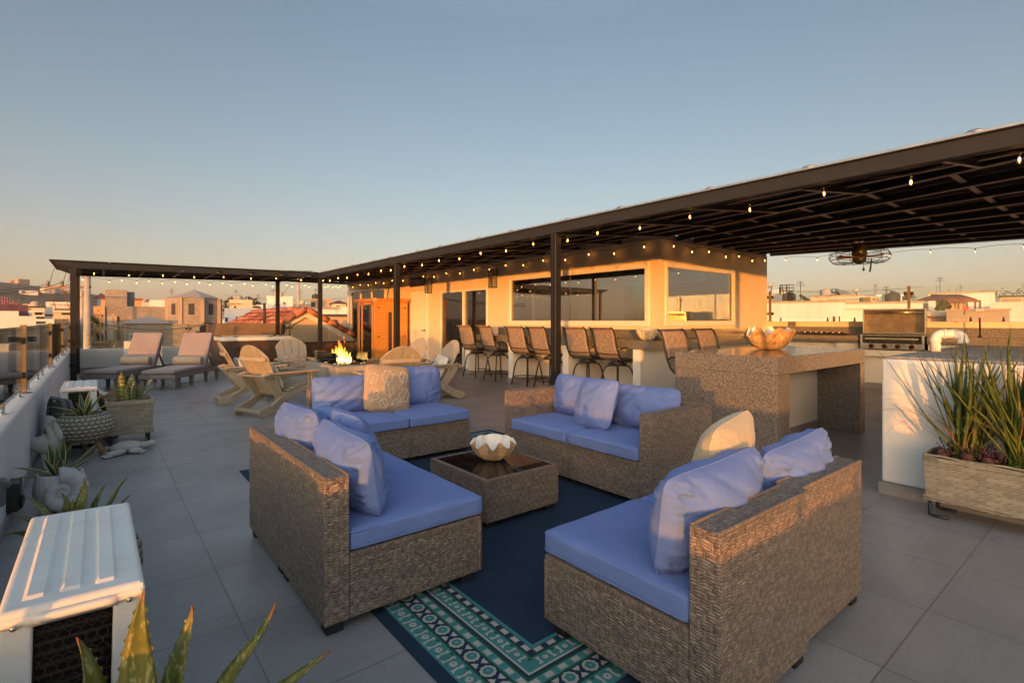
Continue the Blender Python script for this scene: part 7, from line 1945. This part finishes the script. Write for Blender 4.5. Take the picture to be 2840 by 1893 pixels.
for i in range(240):
    a = rad(rnd.uniform(-50, 50)); d = rnd.uniform(150, 900); p = FWD*(d*math.cos(a))+RGT*(d*math.sin(a)); z = hill(d, a)
    w_, l_, h_ = rnd.uniform(6,14), rnd.uniform(6,14), rnd.uniform(3.5,7)
    if d < 260: h_ = min(h_, 7.5)
    fh.box(-w_/2, w_/2, -l_/2, l_/2, -1, h_, rnd.choice((0,0,0,1,2)), Matrix.Translation((p.x,p.y,z)) @ Matrix.Rotation(rnd.choice((.0,.25,.5))+rad(10), 4, 'Z'))
    if rnd.random() < .5: fh.box(-w_*.4, -w_*.2, -l_/2-.05, l_/2+.05, h_*.35, h_*.7, 3, Matrix.Translation((p.x,p.y,z)) @ Matrix.Rotation(rad(10), 4, 'Z'))
o = fh.build('distant_town', [MAT['town_white'],MAT['town_cream'],MAT['town_tan'],MAT['town_glass']]); tag(o, 'distant scatter of pale town houses on the slopes', 'town', kind='stuff')
# trees
def tree(px, ytop, t, w_, label, seed):
    p = at(px, ytop, t); zt_ = p.z; base = max(GZ, zt_-5.5); r = thing('tree', label, 'tree', (p.x, p.y, base), 0, 'dark trees among the far houses'); H_ = zt_-base; r2 = random.Random(seed)
    m = MB(); m.tube([(0,0,0),(.1,0,H_*.4),(0,.1,H_*.75)], [.18,.13,.06], 7)
    for k in range(4): a = r2.uniform(0,6.3); m.tube([(0.05,0,H_*.4),(w_*.3*math.cos(a),w_*.3*math.sin(a),H_*.75)], [.08,.03], 5)
    m.build('trunk', MAT['pole_wood'], r)
    m = MB()
    for k in range(420):
        a = r2.uniform(0,6.3); e = r2.uniform(-1,1); q = w_*.5*(r2.random()**.4); c = Vector((q*math.cos(a)*math.sqrt(max(0,1-e*e)), q*math.sin(a)*math.sqrt(max(0,1-e*e)), H_*.7+e*H_*.30))
        c += Vector((noise.noise(c*.9), noise.noise(c*.9+Vector((7,0,0))), noise.noise(c*.9+Vector((0,7,0)))))*w_*.22
        sz = r2.uniform(.12,.3); v1 = Vector((r2.gauss(0,1), r2.gauss(0,1), r2.gauss(0,1))).normalized()*sz; v2 = v1.cross(Vector((r2.gauss(0,1), r2.gauss(0,1), r2.gauss(0,1)))).normalized()*sz*.7
        m.add([c-v1, c+v2, c+v1, c-v2], [(0,1,2,3)])
    m.build('crown', MAT['foliage_far'], r)
for px, y, t, w_, l, sd in ((643,829,95,3.4,'dark bushy tree just right of the turret',1),(690,826,120,4.,'dark tree on the skyline left of the white block',2),(704,832,110,3.,'small dark tree left of the tall white block',3),(90,905,40,2.6,'low dark tree in front of the two-window house',4),(252,880,42,1.6,'narrow dark cypress-like tree beside the orange house',5),
                            (160,829,230,7.,'palm-like dark tree left of the dark post on the ridge',6),(2232,824,80,3.,'palm-like dark tree beyond the long white wall',7),(2482,810,140,5.,'dark tree on the ridge above the grill',8),(2520,812,150,4.,'small dark tree on the ridge right of the grill',9),(2616,838,31,.9,'small green shrub at the red tiled porch',10),(2805,812,120,14.,'dark mound of trees at the right edge',11)):
    tree(px, y, t, w_, l, sd)
SUN_E = 1.75; SUN_C = (1., .35, .055)
SKY_EL = 8.0; SKY_AIR = 1.0; SKY_DUST = 1.0; SKY_OZ = 1.6; SKY_S = .070; GLOW = (2.6, 2.3, 2.05)
SKY_TINT = [(0., (.93,.82,.82)), (.05, (.94,.82,.80)), (.12, (1.0,.84,.78)), (.24, (1.03,.93,.83)), (.5, (1.07,1.02,.92)), (.62, (1.6,1.42,1.26)), (1., (1.9,1.68,1.46))]
EXPO = 1.45
HAZE_D = .00017
# ---------------------------------------------------------------- evening haze: one closed box of even air
k = N('haze_air'); k.n.remove(k.b); pv_ = k.node('ShaderNodeVolumePrincipled')
pv_.inputs['Color'].default_value = (.86,.80,.78,1); pv_.inputs['Density'].default_value = HAZE_D; pv_.inputs['Anisotropy'].default_value = .0
k.l.new(pv_.outputs[0], k.out.inputs['Volume'])
m = MB(); 
c0 = -FWD*14 - RGT*4200; HL = 4700.
pts_ = [c0, c0+RGT*8400, c0+RGT*8400+FWD*HL, c0+FWD*HL]
m.hexa([p+Vector((0,0,GZ-1.6)) for p in pts_]+[p+Vector((0,0,230)) for p in pts_])
tag(m.build('haze', k.mat), kind='stuff')
# ---------------------------------------------------------------- camera, light, world, render settings
SUN_DIR = Vector((.727, .687, 0)).normalized()      # the way the light travels, seen from above
SUN_EL = rad(1.15)
sc = bpy.context.scene
cd = bpy.data.cameras.new('camera'); cam = bpy.data.objects.new('camera', cd); C.objects.link(cam)
cam.location = (0, 0, EYE); cam.rotation_euler = (rad(90), 0, rad(51.2 - 90))
cd.sensor_width = 36.; cd.lens = 36. * 1430. / 2840.; cd.shift_y = -59.5 / 2840.; cd.clip_start = .05; cd.clip_end = 20000.
sc.camera = cam
ld = bpy.data.lights.new('sun', 'SUN'); sun = bpy.data.objects.new('sun', ld); C.objects.link(sun)
ld.energy = SUN_E; ld.angle = rad(.55); ld.color = SUN_C
d = Vector((SUN_DIR.x*math.cos(SUN_EL), SUN_DIR.y*math.cos(SUN_EL), -math.sin(SUN_EL)))
sun.rotation_euler = d.to_track_quat('-Z', 'Y').to_euler(); sun.location = (-20, -20, 15)
w = bpy.data.worlds.new('World'); sc.world = w; w.use_nodes = True
nt = w.node_tree; bg = nt.nodes['Background']; sky = nt.nodes.new('ShaderNodeTexSky'); sky.sky_type = 'NISHITA'
sky.sun_disc = False; sky.sun_elevation = rad(SKY_EL); sky.sun_rotation = math.atan2(-SUN_DIR.x, -SUN_DIR.y)
sky.altitude = 0; sky.air_density = SKY_AIR; sky.dust_density = SKY_DUST; sky.ozone_density = SKY_OZ
tc = nt.nodes.new('ShaderNodeTexCoord'); sx = nt.nodes.new('ShaderNodeSeparateXYZ'); nt.links.new(tc.outputs['Generated'], sx.inputs[0])
rp_ = nt.nodes.new('ShaderNodeValToRGB'); nt.links.new(sx.outputs[2], rp_.inputs[0])
while len(rp_.color_ramp.elements) < len(SKY_TINT): rp_.color_ramp.elements.new(.5)
for e_, (p_, c_) in zip(rp_.color_ramp.elements, SKY_TINT): e_.position = p_; e_.color = c_ + (1,)
m1 = nt.nodes.new('ShaderNodeMix'); m1.data_type = 'RGBA'; m1.blend_type = 'MULTIPLY'; m1.inputs[0].default_value = 1.
nt.links.new(sky.outputs[0], m1.inputs[6]); nt.links.new(rp_.outputs[0], m1.inputs[7])
# evening glow: the sky round the low sun is brighter than the sky opposite
dt = nt.nodes.new('ShaderNodeVectorMath'); dt.operation = 'DOT_PRODUCT'; nt.links.new(tc.outputs['Generated'], dt.inputs[0]); dt.inputs[1].default_value = (-SUN_DIR.x, -SUN_DIR.y, .12)
mr = nt.nodes.new('ShaderNodeMapRange'); nt.links.new(dt.outputs['Value'], mr.inputs[0]); mr.inputs[1].default_value = -.25; mr.inputs[2].default_value = .9; mr.inputs[3].default_value = 0.; mr.inputs[4].default_value = 1.
m2 = nt.nodes.new('ShaderNodeMix'); m2.data_type = 'RGBA'; m2.blend_type = 'MULTIPLY'; m2.clamp_factor = True; m2.inputs[7].default_value = GLOW + (1,); nt.links.new(m1.outputs[2], m2.inputs[6]); nt.links.new(mr.outputs[0], m2.inputs[0])
nt.links.new(m2.outputs[2], bg.inputs[0]); bg.inputs[1].default_value = SKY_S
sc.view_settings.view_transform = 'Standard'; sc.view_settings.look = 'None'; sc.view_settings.gamma = 1.
sc.view_settings.exposure = EXPO; sc.view_settings.use_curve_mapping = False
sc.render.engine = 'CYCLES'
cy = sc.cycles; cy.use_denoising = True; cy.max_bounces = 8; cy.diffuse_bounces = 4; cy.glossy_bounces = 4
cy.transparent_max_bounces = 16; cy.transmission_bounces = 4; cy.volume_bounces = 0
cy.sample_clamp_indirect = 6.; cy.caustics_reflective = False; cy.caustics_refractive = False
cy.use_adaptive_sampling = True; cy.adaptive_threshold = .015
